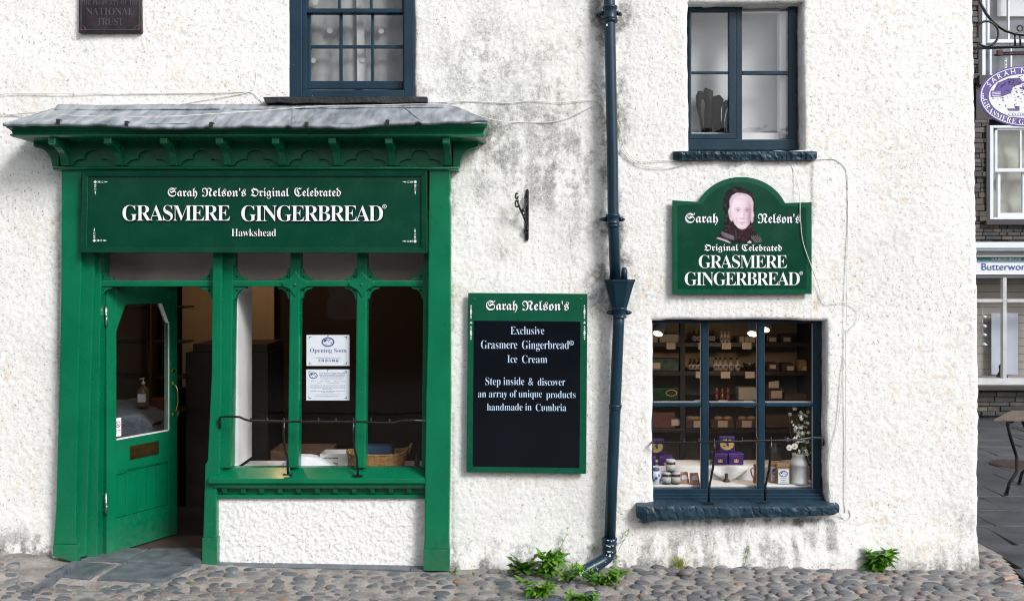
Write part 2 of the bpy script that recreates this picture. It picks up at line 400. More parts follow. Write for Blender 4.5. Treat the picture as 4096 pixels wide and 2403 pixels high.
for j in range(len(ys) - 1):
    yb = xbound(ys[j])
    for i in range(W_ - 1):
        if xs[i] > yb or (ys[j] > .04 and xs[i] < 3.3): continue
        a = j * W_ + i; mb.f.append((a, a + 1, a + W_ + 1, a + W_)); mb.sm.append(True)
pavement = single('cobbled_pavement', 'grey mortar bed of the cobbled pavement along the white wall', None, mb, M_mortar, kind='structure')
mb = MB(); mb.box(-60, 60, -60, 60, -.4, -.115)
single('ground', 'dark paved street surface around the buildings', None, mb, mat('street surface', (.075, .075, .075), .85, nscale=2, namp=.3, bump=.5, bscale=20), kind='structure')

# cobbles
def stone_mat():
    m = bpy.data.materials.new('cobble stone'); m.use_nodes = True; nt = m.node_tree; b = nt.nodes['Principled BSDF']; L = nt.links.new
    oi = N(nt, 'ShaderNodeObjectInfo'); ge = N(nt, 'ShaderNodeNewGeometry'); a = N(nt, 'ShaderNodeMath', operation='ADD')
    L(oi.outputs['Random'], a.inputs[0]); L(ge.outputs['Random Per Island'], a.inputs[1]); fr = N(nt, 'ShaderNodeMath', operation='FRACT'); L(a.outputs[0], fr.inputs[0])
    r = N(nt, 'ShaderNodeValToRGB'); e = r.color_ramp.elements
    cols = [(0, (.105, .108, .112)), (.16, (.072, .080, .090)), (.32, (.155, .155, .15)), (.46, (.090, .098, .107)), (.58, (.135, .132, .135)), (.68, (.17, .168, .165)),
            (.78, (.115, .104, .11)), (.87, (.16, .135, .125)), (.945, (.20, .13, .10)), (.972, (.055, .065, .075))]
    cols = [(p, tuple(min(.5, v * 1.15 + .008) for v in c)) for p, c in cols]; e[0].color = (*cols[0][1], 1); e[1].position = cols[1][0]; e[1].color = (*cols[1][1], 1)
    for p, c in cols[2:]: q = e.new(p); q.color = (*c, 1)
    r.color_ramp.interpolation = 'CONSTANT'; L(fr.outputs[0], r.inputs['Fac'])
    t = N(nt, 'ShaderNodeTexCoord'); n = N(nt, 'ShaderNodeTexNoise'); n.inputs['Scale'].default_value = 18; n.inputs['Detail'].default_value = 6; L(t.outputs['Object'], n.inputs['Vector'])
    mr = N(nt, 'ShaderNodeMapRange'); mr.inputs[3].default_value = .72; mr.inputs[4].default_value = 1.35; L(n.outputs['Fac'], mr.inputs[0])
    x = N(nt, 'ShaderNodeMix', data_type='RGBA', blend_type='MULTIPLY'); x.inputs[0].default_value = 1; L(r.outputs[0], x.inputs[6]); L(mr.outputs[0], x.inputs[7])
    L(x.outputs[2], b.inputs['Base Color']); b.inputs['Roughness'].default_value = .55
    bp = N(nt, 'ShaderNodeBump'); bp.inputs['Strength'].default_value = .35; bp.inputs['Distance'].default_value = .006; n2 = N(nt, 'ShaderNodeTexNoise'); n2.inputs['Scale'].default_value = 60
    L(t.outputs['Object'], n2.inputs['Vector']); L(n2.outputs['Fac'], bp.inputs['Height']); L(bp.outputs[0], b.inputs['Normal'])
    return m
M_stone = stone_mat()
def stone_geo(rs):
    seg = 10; rings = [(1.0, -.9), (1.0, .05), (.84, .62), (.5, .93)]
    w = [rs.uniform(.82, 1.12) for _ in range(seg)]; w = [(w[i] + w[(i + 1) % seg]) / 2 for i in range(seg)]
    tx, ty = rs.uniform(-.25, .25), rs.uniform(-.25, .25); pw = rs.uniform(.72, .95)
    vs = []
    for r, z in rings:
        for k in range(seg):
            th = 2 * math.pi * k / seg; cx, cy = math.cos(th), math.sin(th)
            x = r * w[k] * math.copysign(abs(cx) ** pw, cx); y = r * w[k] * math.copysign(abs(cy) ** pw, cy)
            vs.append((x, y, z + (tx * x + ty * y) * (.4 if z > 0 else 0)))
    vs.append((0, 0, 1.0)); fs = []
    for i in range(len(rings) - 1):
        for k in range(seg):
            k2 = (k + 1) % seg; fs.append((i * seg + k, i * seg + k2, (i + 1) * seg + k2, (i + 1) * seg + k))
    for k in range(seg): fs.append(((len(rings) - 1) * seg + k, (len(rings) - 1) * seg + (k + 1) % seg, len(vs) - 1))
    return vs, fs
rs = random.Random(11)
SV = [stone_geo(rs) for _ in range(14)]
SMESH = []
for vs, fs in SV:
    q = MB(); q.add(vs, fs, True); SMESH.append(mesh(q, 'cobble', M_stone))
SLABS = [[(175, 2313), (357, 2321), (468, 2263), (290, 2254)], [(385, 2321), (651, 2325), (778, 2269), (488, 2259)],
         [(318, 2250), (492, 2254), (596, 2204), (492, 2200), (421, 2212)], [(500, 2254), (778, 2266), (808, 2264), (812, 2198), (603, 2202)]]
SLABW = [[G(u, v, .03) for u, v in s] for s in SLABS]
doorzone = [(-3.40, .3), (-3.42, -.12), (-3.62, -.44), (-2.60, -.52), (-2.13, -.12), (-2.13, .3)]
def inside(p, poly):
    x, y = p[:2]; c = False; n = len(poly)
    for i in range(n):
        x0, y0 = poly[i][:2]; x1, y1 = poly[(i + 1) % n][:2]
        if (y0 > y) != (y1 > y) and x < (x1 - x0) * (y - y0) / (y1 - y0) + x0: c = not c
    return c
cob = []
y = .62
row = 0
while y > -2.15:
    dy = rs.uniform(.060, .082); x = -4.6 + rs.uniform(0, .1)
    while x < 3.8:
        left = x < .75
        w = rs.choice((.075, .10, .12, .145)) * rs.uniform(.88, 1.12) if not left else rs.uniform(.07, .125)
        if y < -.66: w *= 1.1
        cx, cy = x + w / 2, y - dy / 2 + rs.uniform(-.012, .012) + .02 * math.sin(x * 1.7 + row)
        x += w + (rs.uniform(.004, .02) if not left else rs.uniform(.012, .055 if y > -.62 else .03))
        if cx > xbound(cy) - .05: break
        if cy > -.035 and cx < 3.50: continue
        if left and cy > -.13 and cx < -.55 and cx > -2.3: continue     # slate kerb here
        if inside((cx, cy), doorzone): continue
        if left and y > -.62 and rs.random() < .10: continue
        hx, hy = w / 2 * rs.uniform(.92, 1.02), dy / 2 * rs.uniform(.9, 1.1) * (1 if left else .96)
        hz = rs.uniform(.013, .024) * (1.0 if not left else rs.choice((.45, .7, .9)))
        cob.append((cx, cy, hx, hy, hz, rs.uniform(-.25, .25) + (.35 if cx < -3.3 else 0), rs.uniform(-.2, .2), rs.uniform(-.22, .22), rs.randrange(14)))
    y -= dy * .97; row += 1
def seen(c):
    d = DIST + c[1]; u = UC + FPX * c[0] / d; v = VH + FPX * (EYE - gz(c[0], c[1])) / d
    return -20 < u < 4116 and v < 2420, c[2] * c[3] / d ** 3
vis = sorted([c for c in cob if seen(c)[0]], key=lambda c: -seen(c)[1]); big = set(map(id, vis[:300]))
stf = MB()
for c in cob:
    cx, cy, hx, hy, hz, rz, rx, ry, k = c; z0 = float(gz(cx, cy)) - .002
    Mx = Matrix.Translation((cx, cy, z0)) @ Matrix.Rotation(rz, 4, 'Z') @ Matrix.Rotation(rx, 4, 'X') @ Matrix.Rotation(ry, 4, 'Y') @ Matrix.Diagonal((hx, hy, hz, 1))
    if id(c) in big:
        o = bpy.data.objects.new('cobble', SMESH[k]); COL.objects.link(o); o.parent = pavement; o.matrix_local = Mx
    else:
        vs, fs = SV[k]; stf.add([Mx @ Vector(p) for p in vs], fs, True)
o = bpy.data.objects.new('remaining_cobbles', mesh(stf, 'remaining_cobbles', M_stone)); COL.objects.link(o); o.parent = pavement; o['kind'] = 'stuff'

# slate slabs in front of the door, kerb along the stall riser, raised edge stones
fs_th = Thing('door_step', 'four worn blue grey slate flagstones in front of the green door', 'step', (-2.9, -.1, .02))
for i, w in enumerate(SLABW):
    z1 = .055 if i > 1 else .050; zs = [.0] 
    ctr = sum((Vector(p) for p in w), Vector()) / len(w)
    q = MB(); pts = [(ctr + (p - ctr) * .97) for p in w]
    n = len(pts); q.add([(p.x, p.y, z1 + .012 * (-p.x - 2.9)) for p in pts] + [(p.x, p.y, -.1) for p in pts], [tuple(range(n)), tuple(range(2 * n - 1, n - 1, -1))] + [(k, n + k, n + (k + 1) % n, (k + 1) % n) for k in range(n)])
    fs_th.part('flagstone', q, M_slate, bevel=.006)
kerb = Thing('slate_kerb', 'long thin slate kerb strip under the white stall riser', 'kerb', (-1.4, -.08, 0))
for a, b_, va, vb_ in ((866, 1080, 2262, 2267), (1086, 1640, 2266, 2276), (1643, 1694, 2277, 2279)):
    q = MB(); q.slab([(a, va), (b_, vb_), (b_, vb_ + 10), (a, va + 8)], -.10, 0); kerb.part('kerb_stone', q, M_slate, bevel=.004)
edge = Thing('edge_stones', 'row of upright slate edging stones beside the left green pilaster', 'kerb', (-3.5, -.25, .06))
pts = [G(302, 2240, .09), G(262, 2268, .085), G(215, 2300, .08), G(168, 2330, .075), G(140, 2352, .07)]
for a, b_ in zip(pts[:-1], pts[1:]):
    d = (b_ - a); nrm = Vector((d.y, -d.x, 0)).normalized() * .022; a2 = a + d * .03; b2 = b_ - d * .03
    q = MB(); q.hexa([a2 - nrm, a2 + nrm, b2 + nrm, b2 - nrm] + [Vector((p.x, p.y, -.1)) for p in (a2 - nrm, a2 + nrm, b2 + nrm, b2 - nrm)])
    edge.part('edging_stone', q, M_slate, bevel=.006)

# ------------------------------------------------------------------ the white house: wall
H = Thing('white_house', 'white roughcast old building with green shopfront and navy windows', 'building', (0, 0, 0))
HOLES = []   # x0,x1,z0,z1,depth
def hole(u0, v0, u1, v1, depth): a = P(u0, v1); b = P(u1, v0); HOLES.append((a.x, b.x, a.z, b.z, depth)); return HOLES[-1]
hS = hole(318, 600, 1745, 2330, .12)
hA = hole(1163, -420, 1657, 388, .07)
hB = hole(2753, 8, 3215, 602, .16)
hC = hole(2610, 1278, 3306, 2034, .14)
XR = 3.44
def subdiv(keys, step):
    out = []
    for a, b in zip(keys[:-1], keys[1:]):
        n = max(1, round((b - a) / step)); out += list(np.linspace(a, b, n, endpoint=False))
    return np.array(out + [keys[-1]])
kx = sorted({-4.6, XR} | {h[0] for h in HOLES} | {h[1] for h in HOLES}); kz = sorted({-.12, 5.4} | {h[2] for h in HOLES if h[2] > -.1} | {h[3] for h in HOLES if h[3] < 5.4})
gxs = subdiv(kx, .0095); zvis = [z for z in kz if z <= 4.4]
if zvis[-1] < 4.4: gzs = np.concatenate([subdiv(zvis + [4.4], .0095), subdiv([4.4] + [z for z in kz if z > 4.4], .04)[1:]])
else: gzs = subdiv(kz, .0095)
WX, WZ = np.meshgrid(gxs, gzs)
def relief(x, z):
    lump = fbm(x, z, .028, 3, 3, .6); lump = np.abs(lump - .5) * 2
    pit = fbm(x * 1.0, z * .8, .019, 2, 31)
    big_ = fbm(x, z, .9, 3, 8) - .5; med = fbm(x, z, .18, 2, 12) - .5
    return -(.030 * big_ + .0045 * med + .0038 * (.5 - lump) + .0054 * (pit - .5))
def smooth_zone(x, z):  # smoother plaster margins
    return np.clip(sstep(-.72, -.70, x) * 0 + 1, 0, 1)
WY = relief(WX, WZ)
# inside of the openings' edge the render is rounded and the relief fades
dx_w = np.zeros_like(WX); dz_w = np.zeros_like(WX)
for x0, x1, z0, z1, dep in HOLES[1:]:
    ddx = np.maximum(np.maximum(x0 - WX, WX - x1), 0); ddz = np.maximum(np.maximum(z0 - WZ, WZ - z1), 0)
    d = np.hypot(ddx, ddz); r = .03
    k = np.clip(1 - d / r, 0, 1); WY += .022 * (1 - np.sqrt(np.clip(1 - k * k, 0, 1)))
    near = np.clip(1 - d / .10, 0, 1)
    dx_w += near * (fbm(WX * 0 + x0 * 7, WZ, .25, 3, 41) - .5) * .03
    dz_w += near * (fbm(WX, WZ * 0 + z0 * 5, .25, 3, 42) - .5) * .025
# leaning, uneven corner on the right, rounded towards the lane
k = sstep(XR - 1.2, XR, WX)
dx_w += k * np.interp(WZ, [-.1, .3, 1.2, 2.2, 3.2, 4.2], [.018, .02, .030, .018, .0, -.015]) + sstep(XR - .12, XR, WX) * (fbm(WX * 0, WZ, .06, 3, 77) - .5) * .014
kc = np.clip(1 - (XR - WX) / .045, 0, 1); WY += .04 * (1 - np.sqrt(np.clip(1 - kc * kc, 0, 1)))
# footing spreads and crumbles a little
WY -= .03 * sstep(.35, 0, WZ - gz(WX)) * 1.0 * (WX > -4.6)
def uvm(u0, v0, u1, v1, soft=40):   # soft rectangle mask in wall coordinates
    a = P(u0, v1); b = P(u1, v0); s_ = soft / S
    return sstep(a.x - s_, a.x + s_, WX) * (1 - sstep(b.x - s_, b.x + s_, WX)) * sstep(a.z - s_, a.z + s_, WZ) * (1 - sstep(b.z - s_, b.z + s_, WZ))
n2 = fbm(WX, WZ, .5, 4, 61); n3 = fbm(WX, WZ * .22, .07, 4, 71); n1 = .62 * fbm(WX, WZ * .8, .2, 6, 51, .68) + .38 * n3 + (fbm(WX, WZ, .035, 2, 57) - .5) * .22
def blot(m, lo, hi, n=n1): return m * sstep(lo, hi, n)
grime_shade = np.zeros_like(WX)
def addg(a): 
    global grime_shade
    grime_shade = 1 - (1 - grime_shade) * (1 - np.clip(a, 0, 1))
pipe_x = np.interp(WZ, [P(0, 2300).z, P(0, 1280).z, P(0, 800).z, P(0, 0).z], [P(2440, 0).x, P(2474, 0).x, P(2452, 0).x, P(2437, 0).x])
dp = np.abs(WX - pipe_x); up = (WZ > P(0, 1260).z)
addg(.95 * np.exp(-(dp / .085) ** 2) * sstep(.30, .62, n1) * np.where(up, 1, .35))
addg(.42 * np.exp(-(dp / .26) ** 2) * sstep(.38, .7, n1) * np.where(up, 1, .5))
for cu, cv, rr, am in ((2455, 1120, 110, .95), (2400, 60, 60, .8), (2490, 75, 50, .7), (2440, 900, 75, .8), (2250, 430, 210, .40), (2230, 740, 150, .46), (2300, 640, 200, .34), (1970, 580, 90, .62), (1950, 520, 45, .9), (2010, 700, 110, .35),
                       (1840, 300, 200, .30), (1700, 370, 60, .5), (1960, 160, 220, .26), (2330, 200, 160, .3), (3800, 1950, 130, .30), (3850, 2080, 90, .55), (3650, 2100, 140, .30), (3560, 1100, 180, .20), (3600, 930, 160, .22), (3545, 960, 60, .3), (340, 600, 70, .5), (240, 1750, 60, .0)):
    c = P(cu, cv); addg(am * np.exp(-(((WX - c.x) ** 2 + (WZ - c.z) ** 2) / (rr / S) ** 2)) * sstep(.3, .62, n1))
hgt = WZ - gz(WX)
base = sstep(.42, .02, hgt)
addg(blot(base, .34, .62, n1) * np.interp(WX, [P(u, 0).x for u in (0, 150, 230, 300, 1780, 1850, 2350, 2450, 2650, 3250, 3400, 3700, 3920)], [.75, .85, .6, .2, .5, .8, .85, .6, .55, .6, .22, .35, .75]))
addg(.9 * sstep(.10, .0, hgt) * sstep(.3, .6, n3) * np.interp(WX, [P(u, 0).x for u in (1800, 2400, 2600, 3400, 3700, 3920)], [.7, .9, .5, .25, .6, .9]))
addg(.85 * uvm(2575, 2068, 3330, 2090, 14) * sstep(.35, .6, n1))
addg(.95 * uvm(3165, 2070, 3210, 2105, 14)); addg(.55 * uvm(2590, 2085, 3310, 2230, 60) * sstep(.40, .65, n3) )
addg(.6 * uvm(3300, 2070, 3350, 2200, 18) * sstep(.35, .6, n3)); addg(.9 * uvm(2560, 2040, 2600, 2095, 12))
addg(.6 * uvm(3236, 645, 3256, 900, 10) * sstep(.3, .6, n3)); addg(.85 * uvm(2700, 640, 3275, 650, 8) * sstep(.38, .6, n1)); addg(.3 * uvm(2690, 650, 3250, 760, 40) * sstep(.4, .65, n1))
addg(.5 * uvm(1845, 1160, 1868, 1890, 10) * .5 * sstep(.35, .65, n1)); addg(.22 * sstep(.5, .75, n2) * (WX > P(1700, 0).x) * (WX < P(2420, 0).x) * (WZ > P(0, 1160).z))  # first: strip left of the menu board, greyed like its soft cast shadow
addg(.20 * sstep(.50, .72, n2))
addg(uvm(1640, -400, 2440, 980, 260) * (.12 + .24 * sstep(.35, .70, n1)))
addg(uvm(1790, 980, 2440, 2100, 120) * .22 * sstep(.42, .68, n1))
addg(.55 * np.exp(-(np.abs(WX - P(1812, 0).x) / .02) ** 2) * (WZ < P(0, 700).z) * sstep(.4, .6, n1)); addg(.7 * np.exp(-(np.abs(WX - P(236, 0).x) / .018) ** 2) * (WZ < P(0, 700).z) * sstep(.35, .55, n1))
addg(.5 * np.exp(-((WZ - P(0, 384).z) / .008) ** 2) * (WX < P(1000, 0).x) * sstep(.4, .6, n1))
addg(.30 * np.exp(-((WX - P(2280, 0).x - .01 * np.sin(WZ * 9)) / .004) ** 2) * (WZ < P(0, 880).z) * (WZ > P(0, 1200).z)); 
ochre = sstep(.45, .75, fbm(WX, WZ, .35, 4, 91)) * .45
for cu, cv, rr, am in ((230, 900, 40, 1), (240, 1000, 60, .8), (1812, 900, 45, .9), (1815, 1200, 60, .7), (3382, 1060, 40, .8), (3390, 1500, 60, .5), (2590, 1150, 60, .6), (560, 280, 120, .4), (740, 180, 100, .4), (3260, 1230, 60, .6), (3800, 1650, 120, .35), (3860, 60, 60, .5)):
    c = P(cu, cv); ochre += am * np.exp(-(((WX - c.x) ** 2 + (WZ - c.z) ** 2) / (rr / S) ** 2))
h_, w_ = WX.shape
cx_ = (WX[:-1, :-1] + WX[1:, 1:]) / 2; cz_ = (WZ[:-1, :-1] + WZ[1:, 1:]) / 2
mask = np.ones_like(cx_, bool)
for x0, x1, z0, z1, dep in HOLES: mask &= ~((cx_ > x0) & (cx_ < x1) & (cz_ > z0) & (cz_ < z1))
idx = np.arange(h_ * w_).reshape(h_, w_)
q = np.stack([idx[:-1, :-1], idx[:-1, 1:], idx[1:, 1:], idx[1:, :-1]], -1)[mask]
VW = np.stack([WX + dx_w, WY, WZ + dz_w], -1).reshape(-1, 3)
def np_mesh(name, V, Q, m, attrs={}):
    me = bpy.data.meshes.new(name); me.vertices.add(len(V)); me.vertices.foreach_set('co', V.astype(np.float32).ravel())
    me.loops.add(Q.size); me.loops.foreach_set('vertex_index', Q.astype(np.int32).ravel()); me.polygons.add(len(Q))
    me.polygons.foreach_set('loop_start', np.arange(0, Q.size, 4, dtype=np.int32)); me.polygons.foreach_set('use_smooth', np.ones(len(Q), bool))
    me.update(calc_edges=True); me.validate()
    for k_, a in attrs.items():
        at = me.attributes.new(k_, 'FLOAT', 'POINT'); at.data.foreach_set('value', a.astype(np.float32).ravel())
    me.materials.append(m); return me
used = np.zeros(h_ * w_, bool); used[q.ravel()] = True; remap = np.cumsum(used) - 1
me = np_mesh('wall', VW[used], remap[q], M_rough, {'grime_shade': grime_shade.ravel()[used], 'ochre': ochre.ravel()[used]})
wall_o = H.part('wall', me, None)
# reveals of the openings
for hi, (x0, x1, z0, z1, dep) in enumerate(HOLES[1:]):
    V = []; Q = []; GA = []; OA = []
    i0, i1 = np.searchsorted(gxs, x0 - 1e-6), np.searchsorted(gxs, x1 - 1e-6); j0, j1 = np.searchsorted(gzs, z0 - 1e-6), min(np.searchsorted(gzs, z1 - 1e-6), h_ - 1)
    loops = [[(j, i0) for j in range(j0, j1 + 1)], [(j1, i) for i in range(i0, i1 + 1)], [(j, i1) for j in range(j1, j0 - 1, -1)], [(j0, i) for i in range(i1, i0 - 1, -1)]]
    for lp in loops:
        o = len(V); n = len(lp); K = 9
        for k in range(K):
            t = k / (K - 1)
            for (j, i) in lp:
                p = VW[idx[j, i]]; nn = (vnoise(np.array(p[0] * 30 + p[2] * 30), np.array(t * 4.0 + hi), 5) - .5) * .006 * (0 if k == 0 else 1)
                V.append((p[0] + (nn if lp is loops[0] or lp is loops[2] else 0), p[1] * (1 - t) + dep * t, p[2] + (nn if lp is loops[1] or lp is loops[3] else 0)))
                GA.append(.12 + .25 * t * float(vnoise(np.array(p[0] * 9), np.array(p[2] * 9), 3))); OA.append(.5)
        for k in range(K - 1):
            for i in range(n - 1): a = o + k * n + i; Q.append((a, a + 1, a + n + 1, a + n))
    me = np_mesh('reveal', np.array(V), np.array(Q), M_rough, {'grime_shade': np.array(GA), 'ochre': np.array(OA)})
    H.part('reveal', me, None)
# side wall to the lane, rear parts and roof
sy = np.arange(.04, 9, .05); sz = gzs[::6]; SY, SZ = np.meshgrid(sy, sz)
SX = XR + np.interp(SZ, [-.1, .3, 1.2, 2.2, 3.2, 4.2], [.018, .02, .030, .018, .0, -.015]) + relief(SY + 40, SZ) * -1 - .015 * (SY < .06)
ii = np.arange(SX.size).reshape(SX.shape); Q = np.stack([ii[:-1, :-1], ii[:-1, 1:], ii[1:, 1:], ii[1:, :-1]], -1).reshape(-1, 4)
gg = .15 + .5 * sstep(.4, 0, SZ) * fbm(SY, SZ, .2, 3, 4)
H.part('side_wall', np_mesh('side_wall', np.stack([SX, SY, SZ], -1).reshape(-1, 3), Q, M_rough, {'grime_shade': gg, 'ochre': gg * 0 + .3}), None)
rb = MB(); rb.box(-4.6, -4.58, .04, 9, -.1, 5.4); rb.box(-4.6, XR - .02, 9, 9.1, -.1, 5.4); H.part('rear_wall', rb, M_rough)
rb = MB(); rb.prismx([(-.35, 5.38), (4.5, 7.6), (9.4, 5.38), (9.4, 5.28), (-.35, 5.28)], -4.9, XR + .25); H.part('roof', rb, M_slated)

# ------------------------------------------------------------------ green shopfront (parts of the house)
def Hp(name, mb, m=M_green, parent=None, bevel=0, **k): return H.part(name, mb, m, parent, bevel, **k)
yP, yB, yF = -.10, -.16, 0.0
# pilasters
q = MB(); q.uvprism([(246, 672), (326, 672), (324, 1100), (311, 1603), (303, 2110), (303, 2177), (213, 2175), (216, 2140), (224, 2036), (236, 1603), (244, 1200)], yP, .10); Hp('pilaster', q, bevel=.006)
q = MB(); q.uvprism([(212, 2176), (305, 2179), (306, 2252), (211, 2222)], yP - .008, .10); Hp('plinth_block', q, bevel=.004)
q = MB(); q.uvprism([(1716, 672), (1800, 672), (1803, 760), (1798, 790), (1803, 830), (1803, 1603), (1800, 1900), (1796, 2150), (1798, 2196), (1695, 2196), (1698, 2150), (1704, 1603), (1712, 1300)], yP, .10); Hp('pilaster', q, bevel=.008)
q = MB(); q.uvprism([(1694, 2196), (1799, 2197), (1798, 2284), (1693, 2281)], yP - .008, .10); Hp('plinth_block', q, bevel=.004)
# stepped jamb left of the door
q = MB(); q.slab([(327, 1000), (379, 1000), (343, 2225), (304, 2232)], -.055, .12); Hp('jamb', q, bevel=.008)
q = MB(); q.slab([(377, 1000), (405, 1000), (388, 2232), (345, 2236)], -.015, .14); Hp('jamb', q, bevel=.006)
# post between door and window
q = MB(); q.uvprism([(850, 1000), (888, 1000), (886, 1500), (880, 1830), (878, 1900), (866, 1905), (866, 2150), (812, 2150), (820, 1860), (830, 1840), (846, 1500)], -.055, .14); Hp('door_post', q, bevel=.010)
q = MB(); q.slab([(809, 2150), (868, 2150), (868, 2261), (807, 2259)], -.066, .14); Hp('plinth_block', q, bevel=.004)
q = MB(); q.slab([(886, 1000), (934, 1000), (922, 1872), (876, 1872)], .0, .12); Hp('window_stile', q, bevel=.009)
q = MB(); q.slab([(1694, 1000), (1722, 1000), (1710, 1872), (1686, 1872)], .0, .12); Hp('window_stile', q, bevel=.009)
# mullions, upper and lower
MU = [((1160, 1201), (1150, 1194)), ((1428, 1469), (1418, 1463))]
for (a, b_), (c, d) in MU:
    q = MB(); q.slab([(a, 1000), (b_, 1000), (d, 1872), (c, 1872)], -.004, .10); Hp('mullion', q, bevel=.013, seg=2)
# transom bars
for a, b_ in ((390, 852), (925, 1162), (1199, 1430), (1467, 1700)):
    q = MB(); q.rect(a, 1121, b_, 1146, .004, .10); Hp('transom', q, bevel=.010)
def spandrel(cu, cv, su, sv, r=44, y0=.018, y1=.07):
    pts = [(cu, cv), (cu + su * (r + 10), cv), (cu + su * (r + 6), cv + sv * 7)]
    for k in range(7):
        t = math.pi / 2 * k / 6; pts.append((cu + su * (r + 4 - (r - 8) * math.sin(t)), cv + sv * (9 + (r - 8) * (1 - math.cos(t)))))
    pts += [(cu + su * 7, cv + sv * (r + 6)), (cu, cv + sv * (r + 10))]
    if su * sv < 0: pts = pts[::-1]
    q = MB(); q.uvprism(pts, y0, y1); o = Hp('spandrel', q, bevel=.002, seg=1)
    q = MB(); q.uvprism(ell(cu + su * 15, cv + sv * 15, 4.2, 4.2, 10), y0 - .001, y0 + .002); Hp('peg_hole', q, M_black, o)
for uL, uR in ((396, 852), (932, 1163), (1199, 1431), (1467, 1698)):
    for (cu, su) in ((uL, 1), (uR, -1)):
        spandrel(cu, 1146, su, 1); spandrel(cu, 1121, su, -1)
for cu in (1181, 1448):
    q = MB(); q.uvprism([(cu, 1085), (cu + 20, 1112), (cu + 52, 1127), (cu + 52, 1142), (cu + 20, 1158), (cu, 1188), (cu - 20, 1158), (cu - 52, 1142), (cu - 52, 1127), (cu - 20, 1112)], -.012, .02); o = Hp('crossing_boss', q, bevel=.004)
    q = MB(); q.tube([P(cu, 1138, -.014), P(cu, 1138, -.024)], [.010, .006], 10); Hp('bolt_head', q, M_steel, o)
# glazing
for a, b_ in ((405, 850), (934, 1163), (1199, 1431), (1467, 1697)):
    q = MB(); q.rect(a, 1000, b_, 1122, .060, .064); Hp('pane', q, M_glass)
for (a, b_, c, d) in ((934, 1163, 922, 1153), (1199, 1431, 1192, 1421), (1467, 1697, 1462, 1688)):
    q = MB(); q.slab([(a, 1146), (b_, 1146), (d, 1870), (c, 1870)], .060, .064); Hp('pane', q, M_glass)
# sloping sill with nosing, lower moulding, dentils
q = MB(); zt = P(0, 1868, .06).z; zn = P(0, 1914, -.10).z
xa, xb = P(842, 0, -.05).x, P(1702, 0, -.05).x
q.prismx([(.12, zt), (.055, zt), (-.10, zn), (-.10, zn - .033), (-.06, zn - .036), (.12, zn - .036)], xa, xb); sill = Hp('sill', q, bevel=.003)
q = MB(); q.prismx([(-.01, zn - .036), (-.072, zn - .037), (-.074, zn - .06), (-.06, zn - .078), (-.03, zn - .082), (-.01, zn - .082)], P(858, 0, -.05).x, xb - .002); Hp('sill_moulding', q, parent=sill, bevel=.002)
zd = zn - .082
q = MB(); q.box(P(866, 0).x, xb - .003, -.002, .10, zd - .075, zd); Hp('dentil_backing', q, parent=sill)
n = 11
for i in range(n):
    x = np.interp(i, [0, n - 1], [P(905, 0).x, P(1640, 0).x])
    q = MB(); q.prismx([(-.002, zd - .052), (-.016, zd - .052), (-.030, zd - .034), (-.048, zd - .008), (-.048, zd - .001), (-.002, zd - .001)], x - .017, x + .017); Hp('dentil', q, parent=sill, bevel=.0015, seg=1)
q = MB(); q.box(P(866, 0).x, xb - .003, -.030, -.0025, zd - .078, zd - .054); Hp('sill_fillet', q, parent=sill, bevel=.004)
# stall riser in roughcast
rx = np.arange(P(866, 0).x, P(1697, 0).x + .01, .008); rz = np.arange(-.12, zd - .07, .008); RX, RZ = np.meshgrid(rx, rz)
RY = -.004 + (np.abs(fbm(RX, RZ, .036, 3, 103, .6) - .5) * 2 - .4) * -.009 + (fbm(RX, RZ, .016, 2, 105) - .5) * -.006
ii = np.arange(RX.size).reshape(RX.shape); Q = np.stack([ii[:-1, :-1], ii[:-1, 1:], ii[1:, 1:], ii[1:, :-1]], -1).reshape(-1, 4)
H.part('stall_riser', np_mesh('stall_riser', np.stack([RX, RY, RZ], -1).reshape(-1, 3), Q, M_rough, {'grime_shade': RX * 0 + .02, 'ochre': RX * 0}), None)
# frieze, bead, arches, brackets
q = MB(); q.rect(252, 545, 1806, 672, -.085, .08); frieze = Hp('frieze', q)
q = MB(); zb = P(0, 663, -.13).z; zb2 = P(0, 680, -.13).z
for (r0, pts) in (('bead', [(.02, zb), (-.10, zb), (-.125, zb - .004), (-.132, (zb + zb2) / 2), (-.125, zb2 + .003), (-.105, zb2), (.02, zb2)]),):
    q.prismx(pts, P(211, 0, -.13).x, P(1834, 0, -.13).x, True)
Hp('bead', q, bevel=.002, seg=1)
BR = [206, 429, 653, 876, 1101, 1327, 1554, 1784]
zs_top = P(0, 550, -.335).z; zs_bot = zb
def bracket(xc, w=.052):
    pr = [(-.084, zs_top), (-.335, zs_top), (-.335, zs_top - .040), (-.318, zs_top - .048)]
    for k in range(1, 8):
        t = k / 7 * math.pi / 2; pr.append((-.318 + .170 * math.sin(t), zs_top - .048 - (zs_top - .048 - zs_bot - .02) * (1 - math.cos(t))))
    pr += [(-.140, zs_bot + .001), (-.084, zs_bot + .001)]
    q = MB(); q.prismx(pr, xc - w / 2, xc + w / 2); return q
bx = [P(u, 0, -.335).x for u in BR]
for x in bx: Hp('bracket', bracket(x), parent=None, bevel=.003, seg=1)
